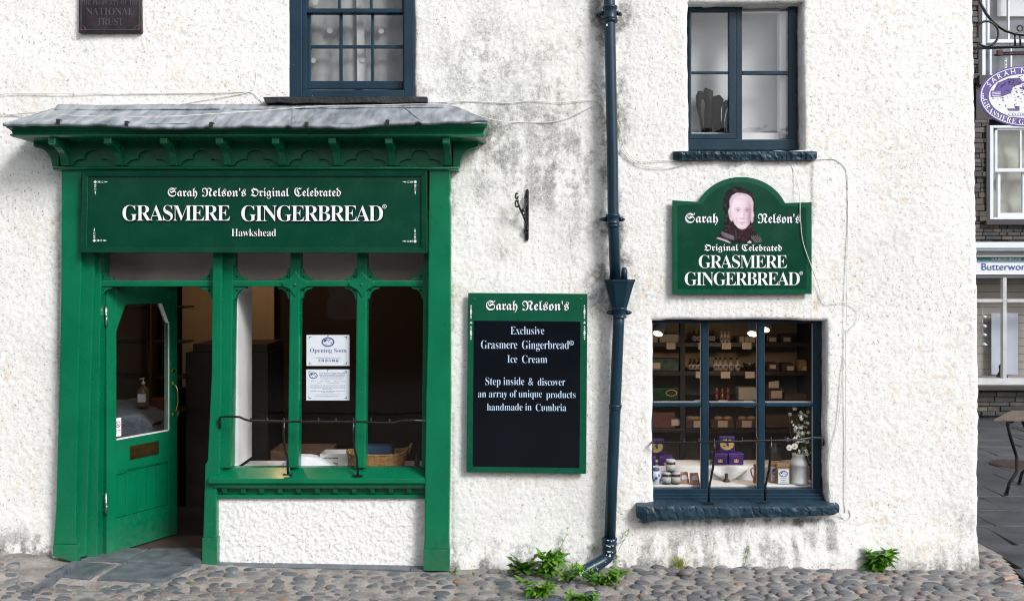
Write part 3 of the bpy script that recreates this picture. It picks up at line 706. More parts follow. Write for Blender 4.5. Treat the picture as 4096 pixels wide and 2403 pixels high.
# trefoil-edged arch plates between the brackets
for a, b_ in zip(bx[:-1], bx[1:]):
    x0, x1 = a + .026, b_ - .026; m_ = (x0 + x1) / 2; w = x1 - x0; z0, z1 = zs_bot, zs_top; hh = z1 - z0
    left = [(x0 + .30 * w - .25 * w * math.cos(t), z0 + .006 + .27 * hh * math.sin(t)) for t in np.linspace(0, math.pi / 2 - .1, 7)]
    lobe = [(m_ - .175 * w, z0 + .26 * hh)] + [(m_ + .20 * w * math.cos(t), z0 + .36 * hh + .30 * hh * math.sin(t)) for t in np.linspace(math.pi + .15, -.15, 12)] + [(m_ + .175 * w, z0 + .26 * hh)]
    lower = left + lobe + [(2 * m_ - x, z) for x, z in left[::-1]]
    poly = [(x0, z0 + .005)] + lower + [(x1, z0 + .005), (x1, z1), (x0, z1)]
    q = MB(); q.prism(poly, -.110, -.086); Hp('arch_plate', q, bevel=0)
# return brackets at the two ends
for sgn, xe in ((-1, P(216, 0, -.11).x), (1, P(1828, 0, -.11).x)):
    pr = [(xe, zs_bot), (xe + sgn * .02, zs_bot)]
    for k in range(8):
        t = math.pi / 2 * k / 7; pr.append((xe + sgn * (.022 + .115 * (1 - math.cos(t))), zs_bot + .01 + (zs_top - zs_bot - .05) * math.sin(t)))
    pr += [(xe + sgn * .155, zs_top - .03), (xe + sgn * .155, zs_top), (xe - sgn * .03, zs_top), (xe - sgn * .03, zs_bot)]
    q = MB(); q.prism(pr if sgn < 0 else pr[::-1], -.10, .03); Hp('end_bracket', q, bevel=.002, seg=1)
# crown cornice with mitred returns
prof = [(.12, zs_top + .0), (.352, zs_top), (.360, zs_top + .004), (.372, zs_top + .010), (.372, zs_top + .018), (.362, zs_top + .026), (.355, zs_top + .030), (.358, zs_top + .046), (.375, zs_top + .064), (.394, zs_top + .074), (.396, zs_top + .080), (.404, zs_top + .082), (.410, zs_top + .100), (.410, zs_top + .108)]
XL0 = P(211, 0, -.12).x; XR0 = P(1833, 0, -.12).x
q = MB(); rings = []
prof = [(o_, zs_top + (z - zs_top) * .80) for o_, z in prof]
for o_, z in prof:
    ox = .02 + (o_ - .12) * .55 + .02; rings.append([(XL0 - ox, .06, z), (XL0 - ox, -o_, z), (XR0 + ox + .02, -o_, z), (XR0 + ox + .02, .06, z)])
for r0, r1 in zip(rings[:-1], rings[1:]):
    for i in range(3): q.add([r0[i], r0[i + 1], r1[i + 1], r1[i]], [(0, 1, 2, 3)])
q.add(rings[0], [(0, 1, 2, 3)]); q.add(rings[-1], [(3, 2, 1, 0)])
crown = Hp('cornice', q)
# lead roof
def lead_mat():
    m = bpy.data.materials.new('weathered lead'); m.use_nodes = True; nt = m.node_tree; b = nt.nodes['Principled BSDF']; L = nt.links.new
    t = N(nt, 'ShaderNodeTexCoord'); mp = N(nt, 'ShaderNodeMapping'); mp.inputs['Scale'].default_value = (5, 1.3, 1.3); L(t.outputs['Object'], mp.inputs['Vector'])
    mp.inputs['Rotation'].default_value = (0, .35, 0)
    n = N(nt, 'ShaderNodeTexNoise'); n.inputs['Scale'].default_value = 3; n.inputs['Detail'].default_value = 6; n.inputs['Roughness'].default_value = .6; L(mp.outputs[0], n.inputs['Vector'])
    r = N(nt, 'ShaderNodeValToRGB'); e = r.color_ramp.elements; e[0].position = .28; e[0].color = (.105, .118, .138, 1); e[1].position = .72; e[1].color = (.43, .46, .50, 1); x = e.new(.5); x.color = (.26, .285, .32, 1)
    L(n.outputs['Fac'], r.inputs['Fac']); L(r.outputs[0], b.inputs['Base Color']); b.inputs['Metallic'].default_value = .1; b.inputs['Roughness'].default_value = .52
    return m
M_lead = lead_mat()
lo = [(11, 497), (120, 492), (230, 489), (400, 492), (505, 500), (700, 507), (780, 504), (844, 500), (1000, 498), (1110, 499), (1160, 504), (1225, 502), (1400, 500), (1549, 493), (1700, 486), (1850, 480), (1950, 478)]
hiE = [(243, 425), (420, 428), (600, 425), (800, 424), (1000, 424), (1300, 419), (1550, 418), (1700, 417), (1801, 417)]
nu, nv = 120, 14; AX = np.zeros((nv, nu)); AY = AX.copy(); AZ = AX.copy()
for i in range(nu):
    s_ = i / (nu - 1); a = np.interp(s_, np.linspace(0, 1, 200), np.linspace(0, 1, 200))
    ul = 11 + a * (1950 - 11); uh = 243 + a * (1801 - 243)
    vl = np.interp(ul, [p[0] for p in lo], [p[1] for p in lo]); vh = np.interp(uh, [p[0] for p in hiE], [p[1] for p in hiE])
    pl = P(ul, vl, -.455); ph = P(uh, vh, -.01)
    for j in range(nv):
        t = min(j / (nv - 3), 1); p = pl.lerp(ph, 1 - t)
        wv = float(vnoise(np.array(s_ * 46), np.array(t * 3.0), 9) - .5) * .010 + float(vnoise(np.array(s_ * 14), np.array(t * 1.5), 19) - .5) * .012
        for c0 in (.435, .60, .87): wv += .018 * math.exp(-((s_ - c0 + .012 * t) / .004) ** 2)
        n_ = Vector((0, -.35, .9)); p = p + n_ * wv * (0.3 + .7 * t)
        if j >= nv - 2: p = pl + Vector((0, .012 * (j - nv + 2), -.011 * (j - nv + 3))) + n_ * wv
        AX[j, i], AY[j, i], AZ[j, i] = p
q = MB(); q.grid(AX, AY, AZ); lead = Hp('lead_roof', q, M_lead)
md = lead.modifiers.new('thick', 'SOLIDIFY'); md.thickness = .006; md.offset = -1
for c0 in (.435, .60, .87):
    i = int(c0 * (nu - 1)); q = MB(); q.tube([Vector((AX[j, i], AY[j, i], AZ[j, i] + .004)) for j in range(0, nv - 2)], .004, 6, flat=.6); Hp('lead_seam', q, M_lead, lead)
for cu, cv in ((231, 484), (505, 492), (844, 496), (1225, 496), (1549, 487)):
    q = MB(); a = P(cu, cv, -.470); q.box(a.x - .012, a.x + .014, a.y - .004, a.y + .004, a.z - .022, a.z + .012); q.box(a.x - .011, a.x + .011, a.y - .003, a.y + .05, a.z + .008, a.z + .014); Hp('roof_clip', q, M_slated, lead, bevel=.004)
q = MB(); hs_ = []
nf = 90; AX = np.zeros((4, nf)); AY = AX.copy(); AZ = AX.copy()
for i in range(nf):
    s_ = i / (nf - 1); u = 236 + s_ * (1790 - 236); v = np.interp(u, [p[0] for p in hiE], [p[1] for p in hiE]); wob = float(vnoise(np.array(s_ * 40), np.array(.5), 4) - .5)
    for j, (dv, yy) in enumerate(((-3, .0), (3, -.03), (12, -.085), (16 + 5 * wob, -.105))):
        p = P(u - (6 if s_ < .1 else 0) * j, v + dv, yy); AX[j, i], AY[j, i], AZ[j, i] = p.x, p.y - .01 + .008 * wob, p.z + .006
q.grid(AX, AY, AZ); fl = Hp('lead_flashing', q, M_lead, lead); md = fl.modifiers.new('thick', 'SOLIDIFY'); md.thickness = .005

# ------------------------------------------------------------------ the door, opened inwards
Hx, Hy = -3.028, .06; ds = Vector((.485, .874, 0)); dn = Vector((.874, -.485, 0))
def D(s_, z, t=0.0): return Vector((Hx, Hy, 0)) + ds * s_ + dn * t + Vector((0, 0, z))
def dprism(q, pts, t0, t1):  # loop in (s,z), t1 front
    n = len(pts); q.add([D(s_, z, t1) for s_, z in pts] + [D(s_, z, t0) for s_, z in pts], [tuple(range(n - 1, -1, -1)), tuple(range(n, 2 * n))] + [(i, (i + 1) % n, n + (i + 1) % n, n + i) for i in range(n)]); return q
def drect(q, s0, s1, z0, z1, t0, t1): return dprism(q, [(s0, z1), (s1, z1), (s1, z0), (s0, z0)], t0, t1)
DW, DB, DT = .665, .052, 2.08
q = MB(); drect(q, 0, .086, DB, DT, -.05, 0); drect(q, .575, DW, DB, DT, -.05, 0)
drect(q, .0861, .5749, DB, .30, -.05, 0); drect(q, .0861, .5749, .655, .893, -.05, 0)
dprism(q, [(.0861, DT), (.5749, DT), (.5749, 1.75), (.50, 1.915), (.169, 1.915), (.0861, 1.72)], -.05, 0)
door = Hp('door', q, bevel=.003, label='green door standing open inwards')
q = MB()
for i in range(5):
    a = .0866 + i * .0977
    drect(q, a + .001, a + .0965, .29, .665, -.04, -.018 ) if False else None
for i in range(5):
    a = .0866 + i * .0976; q = MB(); drect(q, a, a + .0966, .302, .653, -.04, -.017); Hp('plank', q, parent=door, bevel=.004)
q = MB(); dprism(q, [(.084, .662), (.578, .662), (.578, .645), (.20, .645), (.155, .632), (.084, .632)], -.045, -.004); Hp('rail_moulding', q, parent=door, bevel=.002, seg=1)
q = MB(); dprism(q, [(.086, 1.72), (.169, 1.915), (.50, 1.915), (.576, 1.75), (.576, .893), (.086, .893)], -.028, -.024); Hp('pane', q, M_glass, door)
q = MB(); drect(q, .575, .582, .90, 1.745, -.032, .0015); dprism(q, [(.50, 1.912), (.506, 1.918), (.582, 1.75), (.575, 1.75)], -.032, .0015); drect(q, .086, .575, .893, .900, -.03, .001); Hp('glazing_bead', q, M_lin, door)
q = MB(); drect(q, .205, .476, .726, .83, -.002, .006); lb = Hp('letterbox', q, M_brass, door, bevel=.003)
q = MB(); drect(q, .238, .446, .748, .808, .004, .012); Hp('letterbox_flap', q, M_brassb if False else M_brass, door, bevel=.004)
q = MB(); q.tube([D(.617, 1.26, .004), D(.622, 1.25, .03), D(.628, 1.22, .045), D(.628, 1.12, .05), D(.622, 1.05, .035), D(.617, 1.03, .004)], .0055, 8); q.ball(D(.617, 1.27, .003), .014, 8, (.6, .6, 1)); q.ball(D(.617, 1.02, .003), .014, 8, (.6, .6, 1)); Hp('handle', q, M_brassb, door)
q = MB(); q.tube([D(.62, 1.37, .0), D(.62, 1.37, .012)], .013, 12); Hp('lock', q, M_brassb, door)
for z in (1.865, 1.80, .47, .40):
    q = MB(); q.tube([D(-.006, z - .045, .006), D(-.006, z + .045, .006)], .0075, 8); Hp('hinge_pin', q, M_steel, door) if z in (1.80, .40) else None
for z in (1.84, .44):
    q = MB(); q.tube([D(-.008, z - .075, .004), D(-.008, z + .075, .004)], .0085, 8); q.tube([D(-.008, z - .02, .004), D(-.008, z + .02, .004)], .0095, 8); drect(q, -.004, -.0005, z - .07, z + .07, -.036, -.002); Hp('hinge', q, M_steel, door, bevel=0)
# threshold mat and floor inside
q = MB(); q.box(-3.1, -2.2, .24, .62, -.05, .042); Hp('threshold', q, mat('brown threshold', (.055, .035, .028), .7, nscale=8, namp=.3, bump=.3), bevel=.004)

# ------------------------------------------------------------------ rooms behind the glass
def room(x0, x1, y0, y1, z0, z1, mw, mf, mc):
    t = .04
    for nm, b6, m in (('interior_floor', (x0, x1, y0, y1, z0 - t, z0), mf), ('interior_ceiling', (x0, x1, y0, y1, z1, z1 + t), mc), ('interior_wall', (x0 - t, x0, y0, y1, z0 - t, z1 + t), mw), ('interior_wall', (x1, x1 + t, y0, y1, z0 - t, z1 + t), mw), ('interior_wall', (x0 - t, x1 + t, y1, y1 + t, z0 - t, z1 + t), mw)):
        q = MB(); q.box(*b6); Hp(nm, q, m)
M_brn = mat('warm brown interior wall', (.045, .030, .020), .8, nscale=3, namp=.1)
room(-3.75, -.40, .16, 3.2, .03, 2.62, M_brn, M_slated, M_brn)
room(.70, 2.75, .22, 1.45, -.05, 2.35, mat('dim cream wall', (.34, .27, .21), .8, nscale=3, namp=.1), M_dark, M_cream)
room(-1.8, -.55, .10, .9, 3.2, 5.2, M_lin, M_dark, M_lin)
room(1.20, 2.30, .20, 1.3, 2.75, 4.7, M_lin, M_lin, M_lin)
# front closers that keep daylight out round the openings
q = MB(); q.box(-3.75, -3.16, .125, .16, 0, 2.62); q.box(-.62, -.40, .125, .16, 0, 2.62); q.box(-3.16, -.62, .125, .16, 2.40, 2.62); Hp('interior_lining', q, M_lin)
q = MB(); q.box(.70, 1.045, .17, .22, -.05, 2.35); q.box(2.31, 2.75, .17, .22, -.05, 2.35); q.box(1.045, 2.31, .17, .22, 1.80, 2.35); q.box(1.045, 2.31, .17, .22, -.05, .52); Hp('interior_lining', q, M_lin)
# white lining at the left of display window and of the doorway, added pale panel above
q = MB(); q.box(P(931, 0).x - .05, P(931, 0).x + .004, .125, .50, .70, 2.05); Hp('window_lining', q, M_lin)
q = MB(); q.box(-2.09, -.64, .125, .55, .58, .657); Hp('window_board', q, M_lin)
q = MB(); q.box(-3.55, -.64, .42, .46, 2.06, 2.60); Hp('added_panel', q, mat('mauve grey bulkhead', (.62, .53, .50), .7, nscale=2, namp=.1))  # panel added behind the top lights to give their mauve grey tone
q = MB(); q.box(-3.26, -3.22, .16, .62, .03, 2.2); Hp('door_lining', q, M_lin)
q = MB(); q.box(-3.35, -2.42, 2.6, 2.64, 1.0, 2.6); Hp('lit_wall_patch', q, M_cream)  # paler patch of the back wall where the warm light falls

# ------------------------------------------------------------------ windows
def bars(parent, name, rects, yf, yb, m=M_navy, bevel=.006):
    for r in rects: q = MB(); q.rect(*r, yf, yb); Hp(name, q, m, parent, bevel=bevel)
# upper left sash window
q = MB()
for r in ((1160, -420, 1208, 389), (1616, -420, 1658, 389)): q.rect(*r, -.012, .07)
q.rect(1208, 361, 1616, 389, -.010, .07)
wA = Hp('sash_window', q, M_navy, bevel=.005)
q = MB(); q.rect(1208, -420, 1226, 361, .012, .08); q.rect(1612, -420, 1624, 361, .012, .08); Hp('inner_frame', q, M_navy, wA, bevel=.003)
bars(wA, 'sash_rail', [(1226, 34, 1612, 52)], .014, .045); bars(wA, 'sash_rail', [(1226, 324, 1612, 357), (1226, 50, 1612, 58)], .05, .08)
bars(wA, 'sash_stile', [(1226, 52, 1243, 330), (1611, 52, 1622, 330)], .05, .08); bars(wA, 'sash_stile', [(1224, -420, 1234, 36), (1606, -420, 1614, 36)], .014, .045)
bars(wA, 'glazing_bar', [(1357, 56, 1370, 326), (1484, 56, 1496, 326)], .055, .075, bevel=.004); bars(wA, 'glazing_bar', [(1243, 181, 1357, 194), (1370, 181, 1484, 194), (1496, 181, 1612, 194)], .056, .075, bevel=.004)
bars(wA, 'glazing_bar', [(1351, -420, 1363, 36), (1479, -420, 1490, 36)], .02, .04, bevel=.004)
for a, b_ in ((1234, 1351), (1363, 1479), (1490, 1606)): q = MB(); q.rect(a, -200, b_, 36, .030, .033); Hp('pane', q, M_glassu, wA)
for a, b_ in ((1243, 1357), (1370, 1484), (1496, 1612)):
    for c, d in ((57, 181), (194, 325)): q = MB(); q.rect(a, c, b_, d, .064, .067); Hp('pane', q, M_glassu, wA)
# net curtain with folds and pale discs for light dots reflected in the glass
xs_ = np.linspace(P(1190, 0).x, P(1640, 0).x, 90); zs_ = np.linspace(3.35, 4.9, 30); CX, CZ = np.meshgrid(xs_, zs_)
CY = .17 + .012 * np.sin(CX * 26 + 1.3 * np.sin(CZ * 1.5)) + .03 * (fbm(CX, CZ, .25, 3, 6) - .5)
q = MB(); q.grid(CX, CY, CZ); Hp('net_curtain', q, mat('grey net curtain', (.25, .26, .262), .8, nscale=5, namp=.25), wA)
q = MB()
for a, b_, c, d in ((1425, 1452, -60, 345),): q.uvprism([(a, c), (b_ - 8, c), (b_ + 20, d), (a + 4, d)], .125, .135)
Hp('curtain_fold', q, mat('white net fold', (.40, .41, .41), .8, nscale=5, namp=.2), wA)
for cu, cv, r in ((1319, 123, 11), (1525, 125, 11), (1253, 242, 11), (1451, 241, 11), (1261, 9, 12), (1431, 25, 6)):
    q = MB(); q.uvprism(ell(cu, cv, r, r, 16), .118, .121); Hp('reflected_dot', q, mat('pale reflected dot', (.40, .41, .41), .8), wA)
# slate slab under it
q = MB(); 
top = [(1052, 389)] + [(1052 + 657 * k / 12, 388 + random.uniform(-2, 2)) for k in range(1, 12)] + [(1709, 387)]; bot = [(1709, 409)] + [(1709 - 640 * k / 12, 412 + random.uniform(-3, 3)) for k in range(1, 12)] + [(1062, 413)]
q.uvprism(top + bot, -.085, .05); Hp('slate_sill', q, M_slated, wA, bevel=.004)

# upper right casement window
yw = .125
q = MB(); q.rect(2753, 8, 3184, 26, yw - .0, yw + .06); q.rect(2944, 24, 2969, 560, yw, yw + .06); q.rect(3153, 24, 3186, 560, yw, yw + .06); q.rect(2753, 558, 3188, 600, yw - .012, yw + .06); q.rect(2752, 24, 2757, 560, yw, yw + .06)
wB = Hp('casement_window', q, M_navy, bevel=.005)
bars(wB, 'casement_rail', [(2757, 26, 2943, 46), (2757, 534, 2943, 557)], yw - .012, yw + .03); bars(wB, 'casement_stile', [(2757, 45, 2766, 535), (2915, 45, 2943, 535)], yw - .011, yw + .03)
bars(wB, 'glazing_bar', [(2766, 286, 2915, 296), (2969, 284, 3153, 299)], yw - .004, yw + .02, bevel=.003)
for r in ((2766, 45, 2915, 286), (2766, 296, 2915, 535), (2969, 26, 3153, 284), (2969, 299, 3153, 558)): q = MB(); q.rect(*r, yw + .012, yw + .015); Hp('pane', q, M_glassu if r[:2] == (2766, 296) else glass_mat('sky reflecting glass', 1.95, wav=.05), wB)
q = MB(); q.rect(3118, 30, 3146, 556, yw + .06, yw + .13); q.rect(2960, 30, 3118, 46, yw + .06, yw + .13); Hp('inner_lining', q, M_lin, wB, bevel=.006)
q = MB(); q.box(P(2740, 0, .5).x - .1, P(3200, 0, .5).x, .335, .345, 2.9, 4.55); Hp('blind_backing', q, mat('pale added backing', (.58, .59, .61), .8, nscale=1.5, namp=.06), wB)  # pale sheet added close behind the panes to brighten them
def rock_sill(uL, uR, vt, vb_, yf, yb, seed, vbr=None):
    nx, ns = 90, 14; q = MB(); prof = [(yb, .10), (yf + .05, .02), (yf + .010, -.03), (yf, -.14), (yf - .002, -.40), (yf + .002, -.68), (yf + .008, -.93), (yf + .03, -1.0), (yb, -1.0)]
    n = len(prof); A = np.zeros((n, nx)); B = A.copy(); C = A.copy(); vbr = vbr or vb_
    for i in range(nx):
        s_ = i / (nx - 1); e_ = min(1, min(s_, 1 - s_) * 26); x = P(uL + (uR - uL) * s_, 0, yf).x; zt_ = P(0, vt, yf).z; zb_ = P(0, vb_ + (vbr - vb_) * s_, yf).z
        for j, (yy, f) in enumerate(prof):
            nn = float(vnoise(np.array(s_ * 60 + j * .1), np.array(j * 1.1), seed) - .5); n2_ = float(vnoise(np.array(s_ * 9), np.array(j * .35), seed + 1) - .5)
            A[j, i] = x; nn = round(nn * 4) / 4 * .6 + nn * .5; B[j, i] = yy + (nn * .015 + n2_ * .016) * (1 if 1 <= j <= n - 2 else 0) + (1 - e_) * .03 * (1 if yy < yb else 0); C[j, i] = zt_ + f * (zt_ - zb_) * (.8 + .2 * e_) + (nn * .004 + n2_ * .006)
    q.grid(A, B, C, False)
    q.add([(A[j, 0], B[j, 0], C[j, 0]) for j in range(n)], [tuple(range(n))]); q.add([(A[j, -1], B[j, -1], C[j, -1]) for j in range(n)], [tuple(range(n - 1, -1, -1))]); return q
Hp('stone_sill', rock_sill(2697, 3274, 603, 641, -.06, .12, 5), M_navyc, wB)
# lower right display window
yw = .105
q = MB(); q.rect(2609, 1276, 3284, 1292, yw, yw + .06); q.rect(2609, 1290, 2613, 1958, yw, yw + .06); q.slab([(3253, 1290), (3281, 1290), (3288, 1958), (3254, 1958)], yw, yw + .06)
q.rect(2606, 1955, 3288, 1976, yw - .012, yw + .06); q.rect(2605, 1974, 3291, 1988, yw - .035, yw + .06); q.rect(2604, 1986, 3294, 2016, yw - .055, yw + .06)
wC = Hp('display_window', q, M_navy, bevel=.005)
bars(wC, 'mullion', [(2806, 1290, 2836, 1958), (3031, 1290, 3060, 1958)], yw - .006, yw + .05, bevel=.009); bars(wC, 'glazing_bar', [(2613, 1608, 2806, 1626), (2836, 1608, 3031, 1626), (3060, 1608, 3254, 1626)], yw - .002, yw + .04, bevel=.008)
for a, b_ in ((2612, 2807), (2835, 3032), (3059, 3254)):
    for c, d in ((1291, 1609), (1625, 1957)):
        q = MB(); q.rect(a, c, b_, d, yw + .024, yw + .027); Hp('pane', q, M_glass, wC)
        q = MB(); q.rect(b_ - 6, c, b_ - 2, d, yw + .018, yw + .023); q.rect(a + 2, d - 4, b_ - 6, d - 1, yw + .018, yw + .023); Hp('putty_line', q, M_lin, wC)
Hp('stone_sill', rock_sill(2552, 3364, 2024, 2090, -.115, .14, 15, 2064), M_navyc, wC)
q = MB(); q.box(1.02, 2.32, .17, .42, .50, .548); q.box(1.02, 2.32, .36, .62, .50, .650); 
shelfw = Hp('window_shelf', q, mat('white painted shelf', (.70, .70, .70), .55, nscale=5, namp=.05), wC, bevel=.006)

# ------------------------------------------------------------------ signs
def shadowed(T, spec, y, m=M_white, dark=True, du=2.6, dv=2.6, name='lettering'):
    for (t, st, u0, u1, vb, vt) in spec:
        a = MB(); b = MB(); add_text(a, t, st, u0, u1, vb, vt, y)
        if dark: add_text(b, t, st, u0 + du, u1 + du, vb + dv, vt + dv, y + .0012); T.part('lettering_shadow', b, M_black)
        T.part(name, a, m)
def reg_mark(mb, cu, cv, r, y):
    o = ell(cu, cv, r, r, 20); i = ell(cu, cv, r * .78, r * .78, 20); n = 20
    mb.add([P(u, v, y) for u, v in o] + [P(u, v, y) for u, v in i], [(k, (k + 1) % n, n + (k + 1) % n, n + k) for k in range(n)])
    add_text(mb, 'R', 'serif', cu - r * .45, cu + r * .45, cv + r * .5, cv - r * .5, y)
def ornament(mb, cu, cv, su, sv, y, arm=52, k=1.0):
    """corner flourish: flower at the corner, two tapering arms of leaves and lozenges"""
    for a in range(4):
        t = a * math.pi / 2; flat(ell(cu + 3.6 * k * math.cos(t), cv + 3.6 * k * math.sin(t), 2.9 * k, 2.9 * k, 8), y, mb)
    for ax in ((su, 0), (0, sv)):
        px, py = -ax[1], ax[0]
        def q(d, w): return (cu + ax[0] * d * k + px * w * k, cv + ax[1] * d * k + py * w * k)
        flat([q(9, -6), q(13, -1.5), q(16, 0), q(13, 1.5), q(9, 6), q(11, 0)], y, mb)
        flat([q(16, -4.5), q(22, -2), q(16, 0)], y, mb); flat([q(16, 4.5), q(22, 2), q(16, 0)], y, mb)
        for s_ in (-1, 1): flat([q(22, 0), q(28, 4.5 * s_), q(34, 0), q(28, 2.6 * s_)], y, mb)
        flat([q(35, -4), q(39, 0), q(35, 4), q(37, 0)], y, mb); flat([q(39, -2.6), q(arm, 0), q(39, 2.6)], y, mb)

FS = Thing('fascia_sign', 'long dark green shop fascia sign with white gothic and roman lettering', 'sign', P(1018, 850, -.13))
ys = -.165
q = MB(); q.slab([(345, 700), (1692, 700), (1692, 992), (345, 992)], ys + .015, -.09); FS.part('panel', q, M_sign)
o4 = [(328, 682), (1708, 682), (1708, 1012), (323, 1010)]; i4 = [(352, 705), (1685, 705), (1685, 988), (346, 988)]
for a in range(4):
    b_ = (a + 1) % 4; q = MB(); f = [P(*o4[a], ys), P(*o4[b_], ys), P(*i4[b_], ys + .002), P(*i4[a], ys + .002)]
    q.hexa(f + [Vector((p.x, -.088, p.z)) for p in f]); FS.part('sign_frame', q, M_sign, bevel=.002, seg=1)
yt = ys + .006
shadowed(FS, [("Sarah", 'black', 671, 789, 786, 751), ("Nelson's", 'black', 808, 984, 786, 751), ("Original", 'black', 1003, 1157, 786, 751), ("Celebrated", 'black', 1177, 1364, 786, 751)], yt, du=2.2, dv=2.4)
shadowed(FS, [("GRASMERE", 'serif', 490, 920, 883, 822), ("GINGERBREAD", 'serif', 965, 1532, 885, 823)], yt, du=4, dv=4)
shadowed(FS, [("Hawkshead", 'light', 926, 1104, 945, 916)], yt, du=2, dv=2)
q = MB(); reg_mark(q, 1538, 826, 8.5, yt); FS.part('registered_mark', q, M_white)
for cu, cv, su, sv in ((381, 728, 1, 1), (1661, 728, -1, 1), (377, 962, 1, -1), (1660, 965, -1, -1)):
    q = MB(); ornament(q, cu, cv, su, sv, yt); FS.part('corner_ornament', q, M_white)

# property plaque
PL = Thing('property_plaque', 'dark cast metal plaque with raised lettering high on the wall', 'plaque', P(439, 60, -.03))
M_plq = mat('streaked bronze', (.030, .022, .027), .5, metal=.35, nscale=9, namp=.6, bump=.2, bscale=30)
M_plh = mat('worn bronze highlight', (.10, .095, .105), .45, metal=.4, nscale=20, namp=.3)
q = MB(); q.slab([(316, -140), (563, -140), (565, 131), (314, 131)], -.040, 0); PL.part('plate', q, M_plq, bevel=.004)
q = MB()
for r in ((322, 119, 557, 122), (322, 2, 325, 119), (555, 2, 558, 119), (325, 0, 555, 2.4)): q.rect(*r, -.044, -.038)
for cu, su in ((322, 1), (558, -1)): 
    e_ = ell(cu, 122, 20, 20, 9, 0 if su > 0 else math.pi, -math.pi / 2 if su > 0 else 1.5 * math.pi)
    q.tube([P(u, v, -.041) for u, v in e_], .003, 5)
PL.part('raised_border', q, M_plh)
q = MB()
for t, a, b_, vb, vt in (("THE PROPERTY OF THE", 323, 556, 21, 3), ("NATIONAL", 345, 534, 61, 33), ("TRUST", 388, 492, 101, 74)): q = MB(); add_text(q, t, 'light', a, b_, vb, vt, -.0445); PL.part('lettering', q, M_plh)
for cu in (323, 554): q = MB(); q.tube([P(cu, 119, -.040), P(cu, 119, -.047)], .010, 10); PL.part('bolt', q, mat('rusty bolt', (.09, .02, .015), .6))

# menu board on the wall
MBD = Thing('menu_board', 'tall green edged black board with white lettering between shopfront and downpipe', 'sign', P(2107, 1530, -.03))
yb_ = -.055
q = MB(); q.slab([(1873, 1171), (2350, 1175), (2345, 1894), (1866, 1887)], yb_, yb_ + .018); MBD.part('backing_panel', q, M_signb, bevel=.002, seg=1)
for bu, bv in ((1900, 1200), (2320, 1204), (1890, 1860), (2318, 1868)): q = MB(); q.tube([P(bu, bv, yb_ + .018), P(bu, bv, .01)], .012, 8); MBD.part('spacer', q, M_steel)
q = MB(); q.slab([(1896, 1282), (2322, 1286), (2318, 1870), (1891, 1864)], yb_ - .0025, yb_ - .0005); MBD.part('black_panel', q, M_board)
shadowed(MBD, [("Sarah", 'black', 1944, 2070, 1240, 1201), ("Nelson's", 'black', 2089, 2276, 1241, 1202)], yb_ - .003, du=2, dv=2.4)
q = MB()
for t, a, b_, vb, vt in (("Exclusive", 2042, 2177, 1337, 1306), ("Grasmere", 1924, 2069, 1394, 1361), ("Gingerbread", 2088, 2276, 1395, 1362), ("Ice", 2029, 2069, 1450, 1420), ("Cream", 2088, 2189, 1451, 1421),
                         ("Step inside", 1942, 2097, 1539, 1509), ("&", 2113, 2133, 1540, 1511), ("discover", 2151, 2261, 1541, 1512), ("an array of unique", 1912, 2168, 1588, 1560), ("products", 2185, 2302, 1591, 1563), ("handmade in", 1948, 2126, 1641, 1613), ("Cumbria", 2143, 2265, 1643, 1615)):
    q = MB(); add_text(q, t, 'light', a, b_, vb, vt, yb_ - .0036); MBD.part('lettering', q, M_pale)
q = MB(); reg_mark(q, 2286, 1371, 9.5, yb_ - .0036); MBD.part('registered_mark', q, M_pale)
for cu in (1884, 2338):
    q = MB(); y3 = yb_ - .003
    for v0, v1 in ((1218, 1276), (1302, 1360)):
        m_ = (v0 + v1) / 2
        for d in (-1, 1):
            flat([(cu, m_ + d * 29), (cu - 3, m_ + d * 21), (cu + 3, m_ + d * 21)], y3, q); flat([(cu - 4, m_ + d * 19), (cu, m_ + d * 12), (cu + 4, m_ + d * 19), (cu, m_ + d * 17)], y3, q); flat(ell(cu, m_ + d * 8, 3.6, 3.2, 8), y3, q)
        flat(ell(cu, m_, 4.6, 4.6, 8), y3, q)
    flat([(cu, 1283), (cu - 2.5, 1289), (cu, 1296), (cu + 2.5, 1289)], y3, q); flat([(cu - 6, 1289), (cu - 2, 1292), (cu - 3, 1295)], y3, q); flat([(cu + 6, 1289), (cu + 2, 1292), (cu + 3, 1295)], y3, q)
    MBD.part('side_ornament', q, M_white)
for cu in (1897, 2324): q = MB(); q.tube([P(cu, 1195, yb_), P(cu, 1195, yb_ - .006)], [.0075, .005], 10); MBD.part('screw', q, M_steel)

# shaped sign with the portrait
WS = Thing('portrait_sign', 'arched dark green wall sign with printed portrait above the lower window', 'sign', P(2968, 950, -.02))
def arched(inset, y):
    u0, u1, vt, vtr, vb = 2690 + inset, 3247 - inset, 801 + inset, 809 + inset, 1176 - inset
    r = 172 - inset * .95; cu, cv = 2967, 878
    pts = [(u0, vt)]
    a0 = math.acos(min(1, max(-1, (2792 + inset * .95 - cu) / (r + 4)))); n = 26
    for k in range(n + 1):
        t = math.pi - .42 - (math.pi - .84) * k / n; pts.append((cu + (r + 18) * math.cos(t), cv - (r) * math.sin(t) + (4 * k / n)))
    pts += [(u1, vtr), (u1, vb), (u0 + 1, vb)]; return pts
ysn = -.045
q = MB(); q.uvprism(arched(0, 0), ysn, ysn + .018); WS.part('sign_border', q, M_signb, bevel=.0015, seg=1)
q = MB(); q.uvprism(arched(21, 0), ysn - .0015, ysn - .0005); WS.part('sign_face', q, M_sign)
q = MB(); q.rect(2720, 830, 2760, 1140, ysn + .018, .01); q.rect(3180, 830, 3220, 1140, ysn + .018, .01); WS.part('batten', q, M_dark)
y0 = ysn - .003
